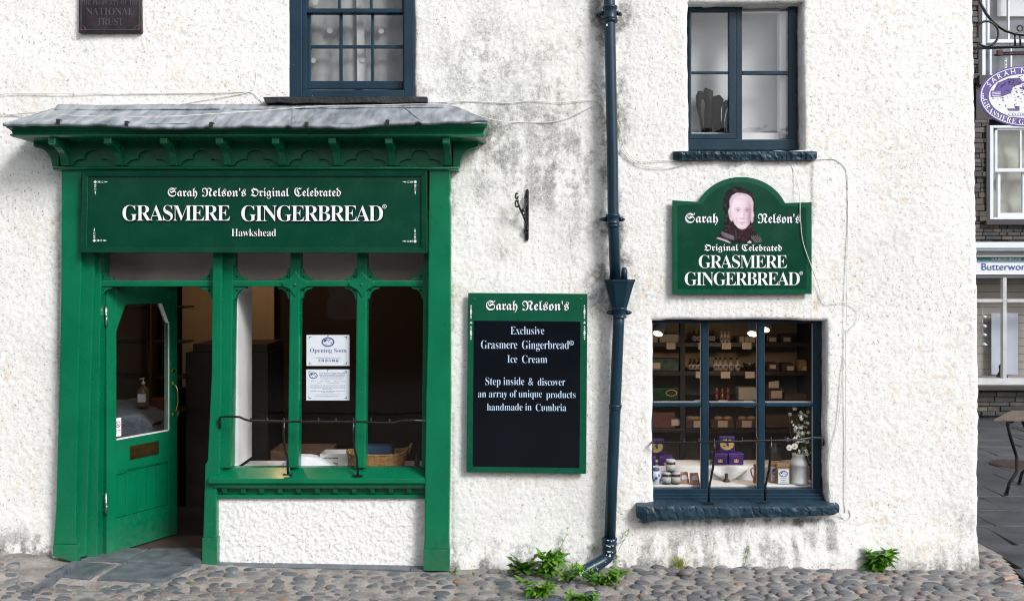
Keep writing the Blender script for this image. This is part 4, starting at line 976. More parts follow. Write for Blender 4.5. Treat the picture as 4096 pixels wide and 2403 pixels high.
shadowed(WS, [("Sarah", 'black', 2741, 2872, 891, 852), ("Nelson's", 'black', 3031, 3200, 892, 854), ("Original", 'black', 2817, 2954, 1003, 976), ("Celebrated", 'black', 2967, 3128, 1004, 977)], y0, du=2, dv=2.2)
shadowed(WS, [("GRASMERE", 'serif', 2795, 3148, 1072, 1021), ("GINGERBREAD", 'serif', 2739, 3199, 1141, 1089)], y0, du=2.4, dv=2.4)
q = MB(); reg_mark(q, 3205, 1092, 7, y0); WS.part('registered_mark', q, M_white)
def zz(pts): return [(2650 + a * .3518, 680 + b_ * .3518) for a, b_ in pts]
PW, PH = 150, 180
pu, pv = np.meshgrid(np.linspace(595, 1155, PW), np.linspace(175, 838, PH))     # print coordinates
def pin(poly, soft=7.0):    # soft inside mask of a polygon
    ins = np.zeros(pu.shape, bool); dist = np.full(pu.shape, 1e9); n = len(poly)
    for k in range(n):
        x0, y0_ = poly[k]; x1, y1 = poly[(k + 1) % n]
        if y0_ != y1: ins ^= ((y0_ > pv) != (y1 > pv)) & (pu < (x1 - x0) * (pv - y0_) / (y1 - y0_) + x0)
        ex, ey = x1 - x0, y1 - y0_; t = np.clip(((pu - x0) * ex + (pv - y0_) * ey) / (ex * ex + ey * ey + 1e-9), 0, 1); dist = np.minimum(dist, np.hypot(pu - x0 - t * ex, pv - y0_ - t * ey))
    return np.clip(.5 + np.where(ins, dist, -dist) / soft, 0, 1)
img = np.zeros(pu.shape + (3,)) + np.array((.0008, .046, .024))
def paint(a, c):
    global img
    a = a[..., None]; img = img * (1 - a) + np.array(c) * a
def gb(x, y, rx, ry, p=1.0): return p * np.exp(-((pu - x) / rx) ** 2 - ((pv - y) / ry) ** 2)
hood = [(700, 640), (715, 520), (690, 440), (690, 330), (730, 240), (790, 195), (825, 182), (900, 195), (950, 225), (1000, 240), (1040, 300), (1055, 400), (1050, 560), (1030, 660), (1075, 735), (1110, 760), (1145, 815), (1040, 832), (960, 832), (760, 832), (680, 800), (607, 775), (650, 715), (690, 690)]
wob = (fbm(pu, pv, 22, 3, 3) - .5)
hm = np.clip(pin(hood, 10) + wob * .5 * (pv < 600), 0, 1); paint(hm, (.005, .003, .005)); paint(hm * np.clip(fbm(pu, pv, 30, 4, 8) * 2 - .9, 0, 1) * .4, (.018, .007, .012))
paint(pin([(745, 590), (820, 650), (900, 680), (980, 650), (1030, 600), (1040, 680), (980, 760), (880, 800), (800, 740), (740, 690)], 30) * (.2 + .5 * fbm(pu, pv, 40, 4, 18)), (.045, .008, .018))
for k in range(5): paint(pin([(640 + 9 * k, 690 + 15 * k), (652 + 9 * k, 688 + 15 * k), (815, 790 - 9 * (4 - k)), (808, 796 - 9 * (4 - k))], 7) * .6 * hm, (.30, .24, .28))
for k in range(5): paint(pin([(1005 + 22 * k, 752 - 3 * k), (1012 + 22 * k, 750 - 3 * k), (1065 + 18 * k, 826), (1056 + 18 * k, 828)], 7) * .6 * hm, (.30, .24, .28))
paint(pin([(607, 778), (640, 765), (740, 800), (780, 830), (735, 832), (660, 812)], 8), (.50, .38, .46)); paint(pin([(965, 822), (990, 802), (1010, 815), (1010, 832), (965, 832)], 8), (.62, .56, .62))
cap_ = [(752, 500), (745, 470), (765, 420), (760, 350), (790, 290), (840, 260), (900, 262), (960, 275), (1010, 310), (1035, 370), (1030, 460), (1042, 510), (1030, 590), (1015, 605), (1000, 560), (800, 560), (790, 590), (765, 560)]
cm = np.clip(pin(cap_, 8) + wob * .2, 0, 1); paint(cm, (.62, .50, .57)); paint(cm * np.clip(np.sin(pu * .09 + pv * .04) * .5 + .2, 0, 1) * .4, (.42, .28, .36))
face = [(785, 520), (782, 430), (802, 350), (840, 305), (900, 288), (960, 310), (1000, 370), (1012, 450), (1005, 560), (985, 620), (945, 665), (900, 677), (860, 660), (820, 615), (800, 570)]
fm = pin(face, 8); paint(fm, (.78, .64, .70))
shade = gb(1010, 480, 60, 210, .75) + gb(795, 600, 40, 80, .35) + gb(900, 690, 90, 34, .6) + gb(858, 455, 34, 20, .40) + gb(962, 458, 34, 20, .45) + gb(930, 510, 12, 50, .30) + gb(905, 552, 30, 10, .45) + gb(845, 560, 16, 50, .25) + gb(985, 560, 24, 60, .35) + gb(905, 625, 40, 8, .25) + gb(880, 330, 90, 22, .22) + gb(890, 400, 80, 10, .10)
paint(np.clip(shade, 0, .85) * fm, (.36, .20, .26)); paint(gb(895, 505, 10, 50, .5) * fm, (.86, .76, .80)); paint(gb(850, 375, 60, 45, .45) * fm, (.84, .74, .78)); paint(gb(840, 530, 24, 24, .4) * fm, (.84, .72, .76))
for ex_, ey_ in ((860, 458), (962, 460)):
    paint(gb(ex_, ey_, 20, 7, .55), (.80, .74, .78)); paint(gb(ex_, ey_, 9, 8, .95), (.07, .045, .06)); paint(gb(ex_, ey_ - 9, 26, 3.5, .75), (.16, .08, .11)); paint(gb(ex_ - 2, ey_ - 27, 30, 5, .6), (.24, .15, .18)); paint(gb(ex_, ey_ + 17, 22, 5, .35), (.40, .24, .30))
paint(gb(908, 597, 44, 4.5, .85), (.22, .06, .10)); paint(gb(905, 608, 26, 7, .4), (.52, .28, .34)); paint(gb(890, 553, 7, 5, .6), (.2, .1, .13)); paint(gb(922, 553, 7, 5, .6), (.2, .1, .13))
keep_ = hm > .35; full = np.array([P(2650 + a * .3518, 680 + b * .3518, y0) for a, b in zip(pu.ravel(), pv.ravel())])
ii = np.arange(pu.size).reshape(pu.shape); Q = np.stack([ii[:-1, :-1], ii[:-1, 1:], ii[1:, 1:], ii[1:, :-1]], -1)[(keep_[:-1, :-1] & keep_[1:, 1:])]
us_ = np.zeros(pu.size, bool); us_[Q.ravel()] = True; rm_ = np.cumsum(us_) - 1
pmat = bpy.data.materials.new('portrait print'); pmat.use_nodes = True; pa = N(pmat.node_tree, 'ShaderNodeAttribute', attribute_name='ink'); pmat.node_tree.links.new(pa.outputs['Color'], pmat.node_tree.nodes['Principled BSDF'].inputs['Base Color'])
pmat.node_tree.nodes['Principled BSDF'].inputs['Specular IOR Level'].default_value = .2
me = np_mesh('printed_portrait', full[us_] - np.array(WS.loc), rm_[Q], pmat); at = me.attributes.new('ink', 'FLOAT_COLOR', 'POINT'); at.data.foreach_set('color', np.concatenate([img.reshape(-1, 3)[us_], np.ones((us_.sum(), 1))], 1).astype(np.float32).ravel())
WS.part('printed_portrait', me, None)

# ------------------------------------------------------------------ oval emblem (print) used on sign, posters, bags and tins
def emblem(T, cu, cv, a, b, y, ring, pale, detail=1, parent=None):
    def E(x, z): return (cu + x * a, cv - z * b)
    q = MB(); flat(ell(cu, cv, a, b, 36), y, q); o = T.part('emblem', q, ring, parent)
    q = MB(); flat(ell(cu, cv, a * .80, b * .74, 36), y - .0004, q)
    if detail > 1:
        for r0, r1 in ((.965, .985),):
            n = 48; q.add([P(cu + a * r0 * math.cos(2 * math.pi * k / n), cv + b * r0 * math.sin(2 * math.pi * k / n), y - .0004) for k in range(n)] + [P(cu + a * r1 * math.cos(2 * math.pi * k / n), cv + b * r1 * math.sin(2 * math.pi * k / n), y - .0004) for k in range(n)], [(k, (k + 1) % n, n + (k + 1) % n, n + k) for k in range(n)])
    T.part('emblem_field', q, pale, parent)
    q = MB(); yy = y - .0008
    flat([E(-.1, .25), E(.35, .62), E(.5, .55), E(.05, .18)], yy, q)                 # roof line
    flat([E(-.72, .1), E(-.6, .45), E(-.35, .6), E(-.1, .62), E(.0, .45), E(-.25, .3), E(-.3, .1), E(-.5, -.02)], yy, q)   # tree
    flat([E(.1, .1), E(.2, .14), E(.2, -.15), E(.1, -.15)], yy, q); flat([E(.35, -.05), E(.62, -.05), E(.62, -.4), E(.45, -.3)], yy, q)
    flat([E(-.45, -.3), E(-.1, -.35), E(-.1, -.5), E(-.35, -.5)], yy, q)
    if detail > 1:
        rr = random.Random(3)
        for k in range(420):
            x, z = rr.uniform(-.78, .78), rr.uniform(-.45, .72)
            if x * x / .6 + z * z / .5 > .98: continue
            if -.45 < x < -.28 and z < -.05: continue
            dens = 1 if (x < .05 and z > -.1) else .45
            if rr.random() > dens: continue
            w_ = rr.uniform(.012, .036); flat([E(x, z), E(x + w_, z + w_ * .7), E(x + w_ * 1.6, z), E(x + w_ * .6, z - w_ * .6)], yy, q)
        flat([E(-.76, .18), E(-.50, .20), E(-.50, -.02), E(-.76, -.03)], yy - .0002, q)
    T.part('emblem_drawing', q, ring, parent)
    q = MB(); flat([E(-.42, -.42), E(-.36, -.1), E(-.30, -.1), E(-.20, -.42)], yy - .0006, q); T.part('emblem_apron', q, pale, parent); q = MB(); flat(ell(*E(-.33, -.02), a * .035, b * .05, 8), yy - .0006, q); T.part('emblem_head', q, pale, parent); q = MB()   # figure in an apron
    if detail > 1:
        for k in range(3): flat([E(-.73, .13 - .055 * k), E(-.53, .145 - .055 * k), E(-.53, .125 - .055 * k), E(-.73, .11 - .055 * k)], yy - .0006, q)
    if q.v: T.part('emblem_lines', q, pale, parent)
def arc_text(mb, t, cu, cv, a, b, size, top, y, st='sans', span=None):
    """lettering set round an ellipse; size = capital height in picture pixels"""
    gl = []; adv = []; ch = caph(st)
    for c in t:
        if c == ' ': gl.append(None); adv.append(.45 * size); continue
        co, fs = glyphs(c, st); gl.append((co, fs)); adv.append((co[:, 0].max() - co[:, 0].min()) / ch * size * .92 + .16 * size)
    tot = sum(adv); n = 1200
    th = [math.pi * 2 * k / n for k in range(n + 1)]; arc = [0]
    base = -math.pi / 2 if top else math.pi / 2; sg = 1 if top else -1
    def pt(al): t_ = base + sg * al; return cu + a * math.cos(t_), cv + b * math.sin(t_)
    al = -1.65; ang = []; L_ = [0.0]; als = [al + 3.3 * k / n for k in range(n + 1)]; pp = [pt(x) for x in als]
    for k in range(n): L_.append(L_[-1] + math.hypot(pp[k + 1][0] - pp[k][0], pp[k + 1][1] - pp[k][1]))
    mid = np.interp(0, als, L_); k_ = 1.0 if span is None else span / tot; pos = mid - tot * k_ / 2
    for g_, ad in zip(gl, adv):
        c_ = pos + ad * k_ / 2; pos += ad * k_
        if g_ is None: continue
        al_ = float(np.interp(c_, L_, als)); x, z = pt(al_); x2, z2 = pt(al_ + .01); d = math.atan2(z2 - z, x2 - x)
        co, fs = g_; w = (co[:, 0].max() + co[:, 0].min()) / 2; lx = (co[:, 0] - w) / ch * size; lz = -(co[:, 1] / ch - .5) * size
        mb.add([P(x + p * math.cos(d) - q_ * math.sin(d), z + p * math.sin(d) + q_ * math.cos(d), y) for p, q_ in zip(lx, lz)], fs)
HS = Thing('hanging_sign', 'oval purple and white hanging sign on the iron bracket at the corner', 'sign', P(4095, 385, .25))
M_pur = mat('purple print', (.075, .045, .24), .45); M_ofw = mat('off white print', (.72, .74, .82), .5)
hy = .25; q = MB(); q.uvprism(ell(4096, 385, 179, 121, 64), hy, hy + .02, True); HS.part('oval_board', q, M_pur)
emblem(HS, 4096, 385, 176, 118, hy - .001, M_pur, M_ofw, 2)
q = MB(); arc_text(q, "SARAH NELSON'S", 4096, 385, 157, 102, 20, True, hy - .003, span=330); HS.part('lettering', q, mat('white sign letters', (.8, .82, .88), .5)); q = MB(); arc_text(q, "GRASMERE GINGERBREAD", 4096, 385, 158, 103, 19, False, hy - .003, 'serif', span=392)
HS.part('lettering', q, mat('white sign letters', (.8, .82, .88), .5))
for dv in (-9, 0, 9): q = MB(); flat([(3932, 385 + dv - 4), (3936, 385 + dv), (3932, 385 + dv + 4), (3928, 385 + dv)], hy - .003, q); HS.part('ornament', q, MATS['white sign letters'])
q = MB(); q.uvprism([(4020, 448), (4172, 448), (4160, 468), (4034, 468)], hy - .0028, hy - .0024); HS.part('lettering_band', q, M_ofw)
q = MB(); add_text(q, "CELEBRATED", 'sans', 4033, 4160, 464, 452, hy - .0034); HS.part('lettering', q, M_pur)
for cu in (4023, 4169):
    q = MB(); q.tube([P(cu, 240, hy + .01), P(cu, 252, hy + .01)], .004, 6)
    for k in range(3): cv = 240 + k * 13; q.tube([P(cu + 4 * math.cos(t), cv + 7 * math.sin(t), hy + .01) for t in np.linspace(0, 2 * math.pi, 12)], .0028, 5, cap=False)
    HS.part('chain', q, M_steel)
SB = Thing('sign_bracket', 'black wrought iron scroll bracket reaching from the house corner', 'bracket', P(3960, 190, .25))
q = MB(); q.tube([P(3870, 196, hy + .01), P(4330, 178, hy + .01)], .011, 8); SB.part('arm', q, M_iron)
q = MB(); q.tube([P(u, v, hy + .01) for u, v in ((3895, -70), (3908, -20), (3925, 22), (3945, 56), (3968, 84), (3996, 108), (4022, 124), (4060, 136), (4100, 141), (4180, 138), (4260, 120))], .012, 8); SB.part('scroll_bar', q, M_iron)
q = MB(); q.tube([P(3946 + 47 * math.cos(t), 136 + 50 * math.sin(t), hy + .01) for t in np.linspace(-2.6, 2.3, 26)], .009, 8); SB.part('ring', q, M_iron)
q = MB(); q.tube([P(4080 + 11 * math.cos(t), 114 + 11 * math.sin(t), hy + .01) for t in np.linspace(0, 2 * math.pi, 16)], .006, 6, cap=False); SB.part('eye', q, M_iron)
for cu in (4060, 4081): q = MB(); q.tube([P(cu, 136, hy + .01), P(cu, 190, hy + .01)], .008, 8); SB.part('upright', q, M_iron)
q = MB(); q.tube([P(3976, 221, hy + .01), P(4240, 212, hy + .01)], .008, 6); q.tube([P(3996, 212, hy + .01), P(4240, 203, hy + .01)], .006, 6); q.box(P(3992, 0, hy).x, P(4010, 0, hy).x, hy - .005, hy + .03, P(0, 222, hy).z, P(0, 200, hy).z); SB.part('hanger_strap', q, mat('rusty iron', (.05, .018, .014), .7, nscale=20, namp=.4))

# small folded flag bracket
FB = Thing('wall_bracket', 'small black scrolled iron bracket above the menu board', 'bracket', P(2108, 860))
q = MB(); q.uvprism([(2103, 764), (2105, 758), (2109, 756), (2113, 758), (2115.5, 764), (2115, 955), (2113, 961), (2108, 963), (2102, 961), (2100.5, 955)], -.016, .01); FB.part('back_plate', q, M_iron, bevel=.002)
q = MB(); q.tube([P(2110, 917, -.02), P(2101, 885, -.05), P(2092, 860, -.08), P(2080, 835, -.10), P(2074, 818, -.11), P(2070, 803, -.115)], .0075, 7); FB.part('stay', q, M_iron)
q = MB(); q.tube([P(2113, 795, -.02), P(2106, 815, -.04), P(2097, 830, -.06), P(2089, 842, -.085)], .007, 7); FB.part('twist', q, M_iron)
for cu, cv, rx, rz, yy in ((2067, 784, 5, 11, -.11), (2068, 815, 7, 13, -.12), (2106, 790, 6, 12, -.035), (2105, 925, 7, 9, -.03), (2095, 852, 6, 8, -.06)):
    q = MB(); q.tube([P(cu + rx * math.cos(t), cv + rz * math.sin(t), yy) for t in np.linspace(0, 5.6, 14)], .0065, 6); FB.part('scroll', q, M_iron)
q = MB(); q.tube([P(2072, 799, -.11), P(2109, 806, -.03)], .0028, 6); FB.part('rod', q, M_steel)

# ------------------------------------------------------------------ downpipe
DP = Thing('downpipe', 'navy cast iron downpipe with hopper running down the wall', 'pipe', P(2440, 2150, -.09))
def pp(u, v, y=-.09): return P(u, v, y)
q = MB(); q.tube([pp(2436, -260), pp(2438, 40), pp(2450, 640), pp(2453, 870), pp(2462, 1128)], .0405, 20); DP.part('upper_pipe', q, M_pipe)
q = MB(); q.tube([pp(2477, 1235), pp(2474, 1300), pp(2461, 1620), pp(2449, 1900), pp(2439, 2160)], .0415, 20); DP.part('lower_pipe', q, M_pipe)
def collar(u, v, hgt, r=.050, ears=0, m=M_pipe, eu=0):
    q = MB(); c = pp(u, v); h2 = hgt / S / 2
    q.lathe(c, [(.041, -h2), (r * .96, -h2), (r, -h2 + .004), (r * .96, -h2 + .010), (r * .93, -h2 + .014), (r * .93, h2 - .024), (r, h2 - .018), (r * 1.05, h2 - .010), (r, h2), (.041, h2)], 24)
    o = DP.part('collar', q, m)
    if ears:
        for sg in (-1, 1):
            q = MB(); q.tube([c + Vector((sg * .045, .01, 0)), c + Vector((sg * .075, .035, 0)), c + Vector((sg * .085, .05, 0))], [.022, .017, .013], 8, flat=.8); q.tube([c + Vector((sg * .074, .03, 0)), c + Vector((sg * .074, -.01, 0))], .006, 6); DP.part('fixing_ear', q, m, o)
collar(2440, 52, 50, .053, 1); collar(2443, 84, 12, .050); collar(2452, 876, 38, .050, 1); collar(2453, 903, 10, .048); collar(2479, 1250, 42, .052, 1); collar(2461, 1626, 18, .047, 0); collar(2438, 2163, 26, .055, 0, M_pipech); collar(2437, 2186, 34, .054, 0, M_pipech); collar(2438, 2206, 12, .050, 0, M_pipech)
q = MB(); q.tube([pp(2394, 60, -.06), pp(2396, 60, .02)], .014, 8); DP.part('old_bolt', q, M_pipe)
rc = random.Random(8)
for cu, cv, w_, h_c, yy in ((2433, 2160, 9, 5, -.149), (2446, 2163, 5, 6, -.148), (2455, 2160, 4, 7, -.142), (2428, 2181, 7, 4, -.147), (2437, 2184, 12, 5, -.149), (2452, 2182, 7, 4, -.144), (2436, 2205, 15, 6, -.146), (2450, 2207, 5, 4, -.143), (2440, 2222, 10, 11, -.152), (2426, 2218, 4, 4, -.143), (2372, 2272, 7, 3, -.200), (2346, 2300, 4, 5, -.243), (2328, 2318, 5, 4, -.258), (2428, 100, 5, 12, -.133)):
    q = MB(); flat([(cu + .72 * w_ * rc.uniform(.4, 1.1) * math.cos(t), cv + .62 * h_c * rc.uniform(.4, 1.1) * math.sin(t)) for t in np.linspace(0, 2 * math.pi, 9, endpoint=False)], yy, q); DP.part('paint_chip', q, mat('exposed white undercoat', (.60, .62, .64), .6))
# hopper: faceted funnel
zt_, zb_ = P(0, 1120).z, P(0, 1234).z; top = [(-.108, .035), (-.108, -.05), (-.052, -.10), (.052, -.10), (.108, -.05), (.108, .035)]
cxh = P(2477, 0, -.09).x; q = MB(); vs = []
for z, k, in ((zt_ + .006, 1.04), (zt_ - .012, 1.04), (zt_ - .016, .98), (zb_, .48)): vs.append([(cxh + x * k, -.075 + yv * k, z) for x, yv in top])
inner = [[(cxh + x * .95, -.075 + yv * .95, zt_ + .006) for x, yv in top], [(cxh + x * .6, -.075 + yv * .6, zt_ - .10) for x, yv in top]]
seq = [inner[1], inner[0]] + vs; n = 6; allv = [p for r in seq for p in r]; fs = []
for i in range(len(seq) - 1): fs += [(i * n + k, i * n + (k + 1) % n, (i + 1) * n + (k + 1) % n, (i + 1) * n + k) for k in range(n)]
fs += [tuple(range(n)), tuple(range((len(seq) - 1) * n, len(seq) * n))]; q.add(allv, fs); DP.part('hopper', q, M_pipe, bevel=.002, seg=1)
q = MB(); q.tube([P(2497, 1125, -.05), P(2497, 1086, -.05), P(2496, 1076, -.045), P(2495, 1072, -.03)], [.024, .024, .020, .008], 14); DP.part('overflow_pipe', q, M_pipe)
q = MB(); q.tube([pp(2438, 2196), pp(2437, 2212, -.092), pp(2428, 2230, -.10), pp(2405, 2246, -.12), pp(2375, 2262, -.15), pp(2348, 2276, -.18), pp(2330, 2292, -.20), pp(2320, 2312, -.21), pp(2316, 2340, -.21), pp(2316, 2362, -.21)], .0425, 20); DP.part('shoe', q, M_pipech)

# ------------------------------------------------------------------ cables on the wall
def cable(label, pts, r=.0027):
    P3 = [P(*p) if len(p) == 3 else P(p[0], p[1], -.012) for p in pts]; out = []
    for i in range(len(P3) - 1):
        p0 = P3[max(i - 1, 0)]; p1 = P3[i]; p2 = P3[i + 1]; p3 = P3[min(i + 2, len(P3) - 1)]
        for k in range(5):
            t = k / 5; out.append(.5 * ((2 * p1) + (p2 - p0) * t + (2 * p0 - 5 * p1 + 4 * p2 - p3) * t * t + (3 * p1 - p0 - 3 * p2 + p3) * t ** 3))
    out.append(P3[-1]); q = MB(); q.tube(out, r, 6); single('wall_cable', label, 'cable', q, M_cable, P3[0], group='thin white cables on the wall')
cable('straight white cable running along the wall above the lead roof', [(-20, 383), (32, 374), (120, 375), (422, 376), (700, 374), (900, 371), (1000, 369), (1030, 390), (1056, 414)])
cable('white cable that climbs from the roof end towards the sash window', [(-20, 458), (60, 457), (178, 446, -.06), (330, 441, -.08), (530, 438, -.08), (620, 436, -.06), (700, 421, -.02), (785, 406), (900, 387), (985, 372), (1015, 350), (1023, 320), (1022, 280)])
cable('long white cable lying across the lead roof to the downpipe', [(-20, 459), (80, 457), (135, 453, -.10), (230, 459, -.24), (325, 465, -.31), (500, 467, -.31), (676, 466, -.31), (850, 456, -.26), (1000, 446, -.20), (1135, 436, -.14), (1303, 424, -.10), (1460, 422, -.10), (1704, 417, -.09), (1812, 424, -.10), (1877, 450, -.22), (1925, 466, -.30), (1975, 479, -.12), (2048, 489), (2183, 490), (2264, 475), (2330, 444), (2384, 419), (2422, 421)])
cable('white cable from the slate sill along to the downpipe', [(1709, 412, -.03), (1866, 405), (1950, 409), (2048, 412), (2124, 403), (2237, 410), (2330, 403), (2378, 401), (2402, 412), (2424, 430)])
cable('white cable right of the downpipe that runs under the upper sill and down the wall', [(2462, 468), (2481, 514), (2489, 563), (2508, 611), (2540, 641), (2589, 645), (2643, 641), (2752, 647), (2860, 644), (3072, 641), (3261, 639), (3326, 636), (3359, 649), (3386, 680), (3391, 740), (3392, 800), (3389, 1033), (3387, 1206), (3383, 1417), (3382, 1600), (3382, 1740), (3381, 2000), (3380, 2050)])
cable('white cable drooping below the other one right of the downpipe', [(2462, 530), (2473, 579), (2497, 617), (2535, 646), (2573, 663), (2632, 671), (2687, 671), (2745, 656), (2790, 645)])
cable('loose white cable hanging in front of the portrait sign', [(3130, 640), (3150, 650), (3169, 671), (3191, 736, -.04), (3200, 800, -.055), (3200, 850, -.056), (3203, 897, -.056), (3213, 973, -.056), (3248, 1071, -.056), (3272, 1136, -.02), (3288, 1192), (3307, 1211), (3345, 1211), (3389, 1209), (3424, 1222), (3441, 1249), (3429, 1287), (3391, 1325), (3382, 1345), (3383, 1422), (3369, 1504), (3362, 1600), (3350, 1700), (3326, 1782), (3316, 1863), (3318, 1960), (3343, 2025, -.05), (3372, 2072), (3391, 2078), (3402, 2060), (3397, 2036)])
cable('short white cable between the downpipe and the lower stone sill', [(2455, 2041), (2490, 2039), (2530, 2033), (2575, 2030)])

# ------------------------------------------------------------------ iron guard rails
def rail(label, path, bumps, stays, loc):
    T = Thing('guard_rail', label, 'rail', loc)
    q = MB(); q.tube([P(*p) for p in path], .0085, 8); T.part('bar', q, M_iron)
    for u, v, y in bumps: q = MB(); q.tube([P(u, v + 3, y), P(u, v - 6, y)], .0075, 8); q.ball(P(u, v - 9, y), .0088, 8); T.part('ball_stud', q, M_iron)
    for pts in stays:
        q = MB(); q.tube([P(*p) for p in pts], .0088, 8); T.part('stay', q, M_iron)
        e = P(*pts[-1]); q = MB(); q.box(e.x - .036, e.x + .036, e.y - .014, e.y + .012, e.z - .006, e.z + .004); T.part('foot_plate', q, M_iron, bevel=.003)
    return T
rail('black iron guard rail across the green display window', [(881, 1712, -.06), (878, 1690, -.07), (880, 1668, -.085), (900, 1665, -.12), (958, 1667, -.13), (978, 1676, -.14), (1000, 1682, -.14), (1149, 1685, -.14), (1422, 1686, -.14), (1540, 1690, -.14), (1572, 1689, -.14), (1612, 1681, -.13), (1640, 1679, -.13), (1704, 1683, -.13)],
     [(u, 1684 if u < 1500 else 1688, -.14) for u in (1004, 1069, 1136, 1204, 1274, 1343, 1414, 1484, 1558)], [[(1136, 1684, -.14), (1135, 1730, -.135), (1139, 1790, -.11), (1150, 1835, -.08), (1152, 1896, -.075)], [(1414, 1686, -.14), (1413, 1730, -.135), (1417, 1790, -.11), (1428, 1835, -.08), (1431, 1900, -.075)]], P(1290, 1900, -.1))
rail('black iron guard rail across the navy display window', [(2606, 1766, .03), (2613, 1770, -.06), (2680, 1769, -.10), (2806, 1767, -.12), (2940, 1765, -.13), (3072, 1761, -.13), (3196, 1758, -.13), (3240, 1750, -.11), (3262, 1749, -.08), (3292, 1750, -.04), (3296, 1762, .0), (3293, 1780, .03)],
     [(u, 1767 - (u - 2736) * .018, -.125) for u in (2736, 2794, 2856, 2912, 2969, 3028, 3083, 3140, 3195)], [[(2857, 1766, -.13), (2858, 1800, -.13), (2852, 1870, -.11), (2838, 1940, -.07), (2835, 2009, -.055)], [(3084, 1762, -.13), (3084, 1800, -.13), (3078, 1870, -.11), (3062, 1940, -.07), (3060, 2003, -.055)]], P(2950, 2000, -.1))

# ------------------------------------------------------------------ things in the green display window
def X(u, y): return (u - UC) / S * (DIST + y) / DIST
def Zv(v, y): return EYE - (v - VH) / S * (DIST + y) / DIST
yp = .052   # inside face of the glass is at .064; notices hang just behind it
def poster(label, u0, v0, u1, v1, big=True):
    T = Thing('notice', label, 'notice', P((u0 + u1) / 2, v1, .075), 'white notices in the shop window')
    q = MB(); q.rect(u0, v0, u1, v1, .075, .079); T.part('card', q, M_paper, bevel=.001, seg=1)
    y = .0742; w = u1 - u0; h = v1 - v0
    for cu, cv, su, sv in ((u0 + 10, v0 + 7, 1, 1), (u1 - 10, v0 + 7, -1, 1), (u0 + 10, v1 - 8, 1, -1), (u1 - 10, v1 - 8, -1, -1)):
        q = MB(); flat([(cu, cv), (cu + su * 13, cv), (cu + su * 3, cv + sv * 3)], y, q); flat([(cu, cv), (cu + su * 3, cv + sv * 3), (cu, cv + sv * 12)], y, q); T.part('corner_scroll', q, M_ink)
    q = MB(); q.tube([P((u0 + u1) / 2, v0 + 4, .073), P((u0 + u1) / 2, v0 + 4, .075)], .005, 8); T.part('stud', q, M_steel)
    def txt(t, a, b_, vb, vt, m=M_ink): q = MB(); add_text(q, t, 'light', a, b_, vb, vt, y); T.part('lettering', q, m)
    def line(v, a, b_):
        q = MB(); u = a
        while u < b_: w_ = random.uniform(5, 14); flat([(u, v - .9), (min(u + w_, b_), v - .9), (min(u + w_, b_), v + .9), (u, v + .9)], y, q); u += w_ + 2
        T.part('small_print', q, M_ink2, kind='stuff')
    if big:
        emblem(T, (u0 + u1) / 2, v0 + 28, 26, 19, y, M_ink, M_paper)
        txt("Opening Soon", u0 + 14, u1 - 12, 1409, 1392); txt("www.grasmeregingerbread.co.uk", 1262, 1362, 1432, 1427, M_ink2)
        for k in range(6):
            cu = 1277 + k * 14.2; q = MB(); flat([(cu - 5, 1436), (cu + 5, 1436), (cu + 5, 1446), (cu - 5, 1446)], y, q); T.part('icon', q, M_ink)
            q = MB()
            if k == 0: flat([(cu - 3.8, 1437.2), (cu + 3.8, 1437.2), (cu + 3.8, 1444.8), (cu - 3.8, 1444.8)], y - .0003, q)
            elif k == 1: flat([(cu - 3, 1439), (cu + 1, 1440), (cu + 3, 1438), (cu + 2, 1443), (cu - 2, 1444)], y - .0003, q)
            elif k == 2: flat(ell(cu, 1441, 3.8, 3.8, 10), y - .0003, q)
            elif k == 3: flat([(cu - 3.5, 1438.5), (cu + 3.5, 1438.5), (cu + 3.5, 1443.5), (cu - 3.5, 1443.5)], y - .0003, q)
            elif k == 4: flat([(cu, 1437.5), (cu + 2.5, 1439.5), (cu + 1, 1440), (cu + 1, 1444), (cu - 2, 1444), (cu - 1, 1442)], y - .0003, q)
            else: flat(ell(cu, 1440, 2.8, 2.6, 10), y - .0003, q)
            T.part('icon_mark', q, M_paper)
            if k in (0, 2): q = MB(); (flat([(cu - .6, 1438), (cu + 2, 1438), (cu + .8, 1444.8), (cu - .6, 1444.8)], y - .0006, q) if k == 0 else flat(ell(cu, 1441, 2, 2, 8), y - .0006, q)); T.part('icon_mark', q, M_ink)
    else:
        emblem(T, u0 + 29, v0 + 24, 17, 13, y, M_ink, M_paper)
        txt("Grasmere Gingerbread", 1276, 1375, 1495, 1488); q = MB(); reg_mark(q, 1380, 1491, 3.6, y); T.part('registered_mark', q, M_ink)
        for k, (a, b_) in enumerate(((1277, 1380), (1279, 1378), (1279, 1378), (1283, 1374))): line(1499 + 5 * k, a, b_)
        for t, a, b_, v in (("Barista", 1244, 1262, 1526), ("Shop Assistant", 1280, 1319, 1526), ("Bakery Assistant", 1336, 1380, 1526), ("Baker", 1268, 1283, 1533), ("General Assistant", 1310, 1356, 1533)): txt(t, a, b_, v, v - 4.6, M_ink2)
        for k, (a, b_) in enumerate(((1241, 1382), (1241, 1382), (1244, 1380), (1290, 1332))): line(1541 + 4.6 * k, a, b_)
        line(1564, 1242, 1381); line(1568.5, 1284, 1338); line(1577, 1264, 1360); txt("www.grasmeregingerbread.co.uk", 1257, 1352, 1586, 1581, M_ink2)
poster('white notice reading opening soon, the upper of two in the middle pane', 1225.5, 1339.5, 1398, 1463)
poster('white notice dense with small print, the lower of two in the middle pane', 1224.5, 1477, 1398, 1601, False)

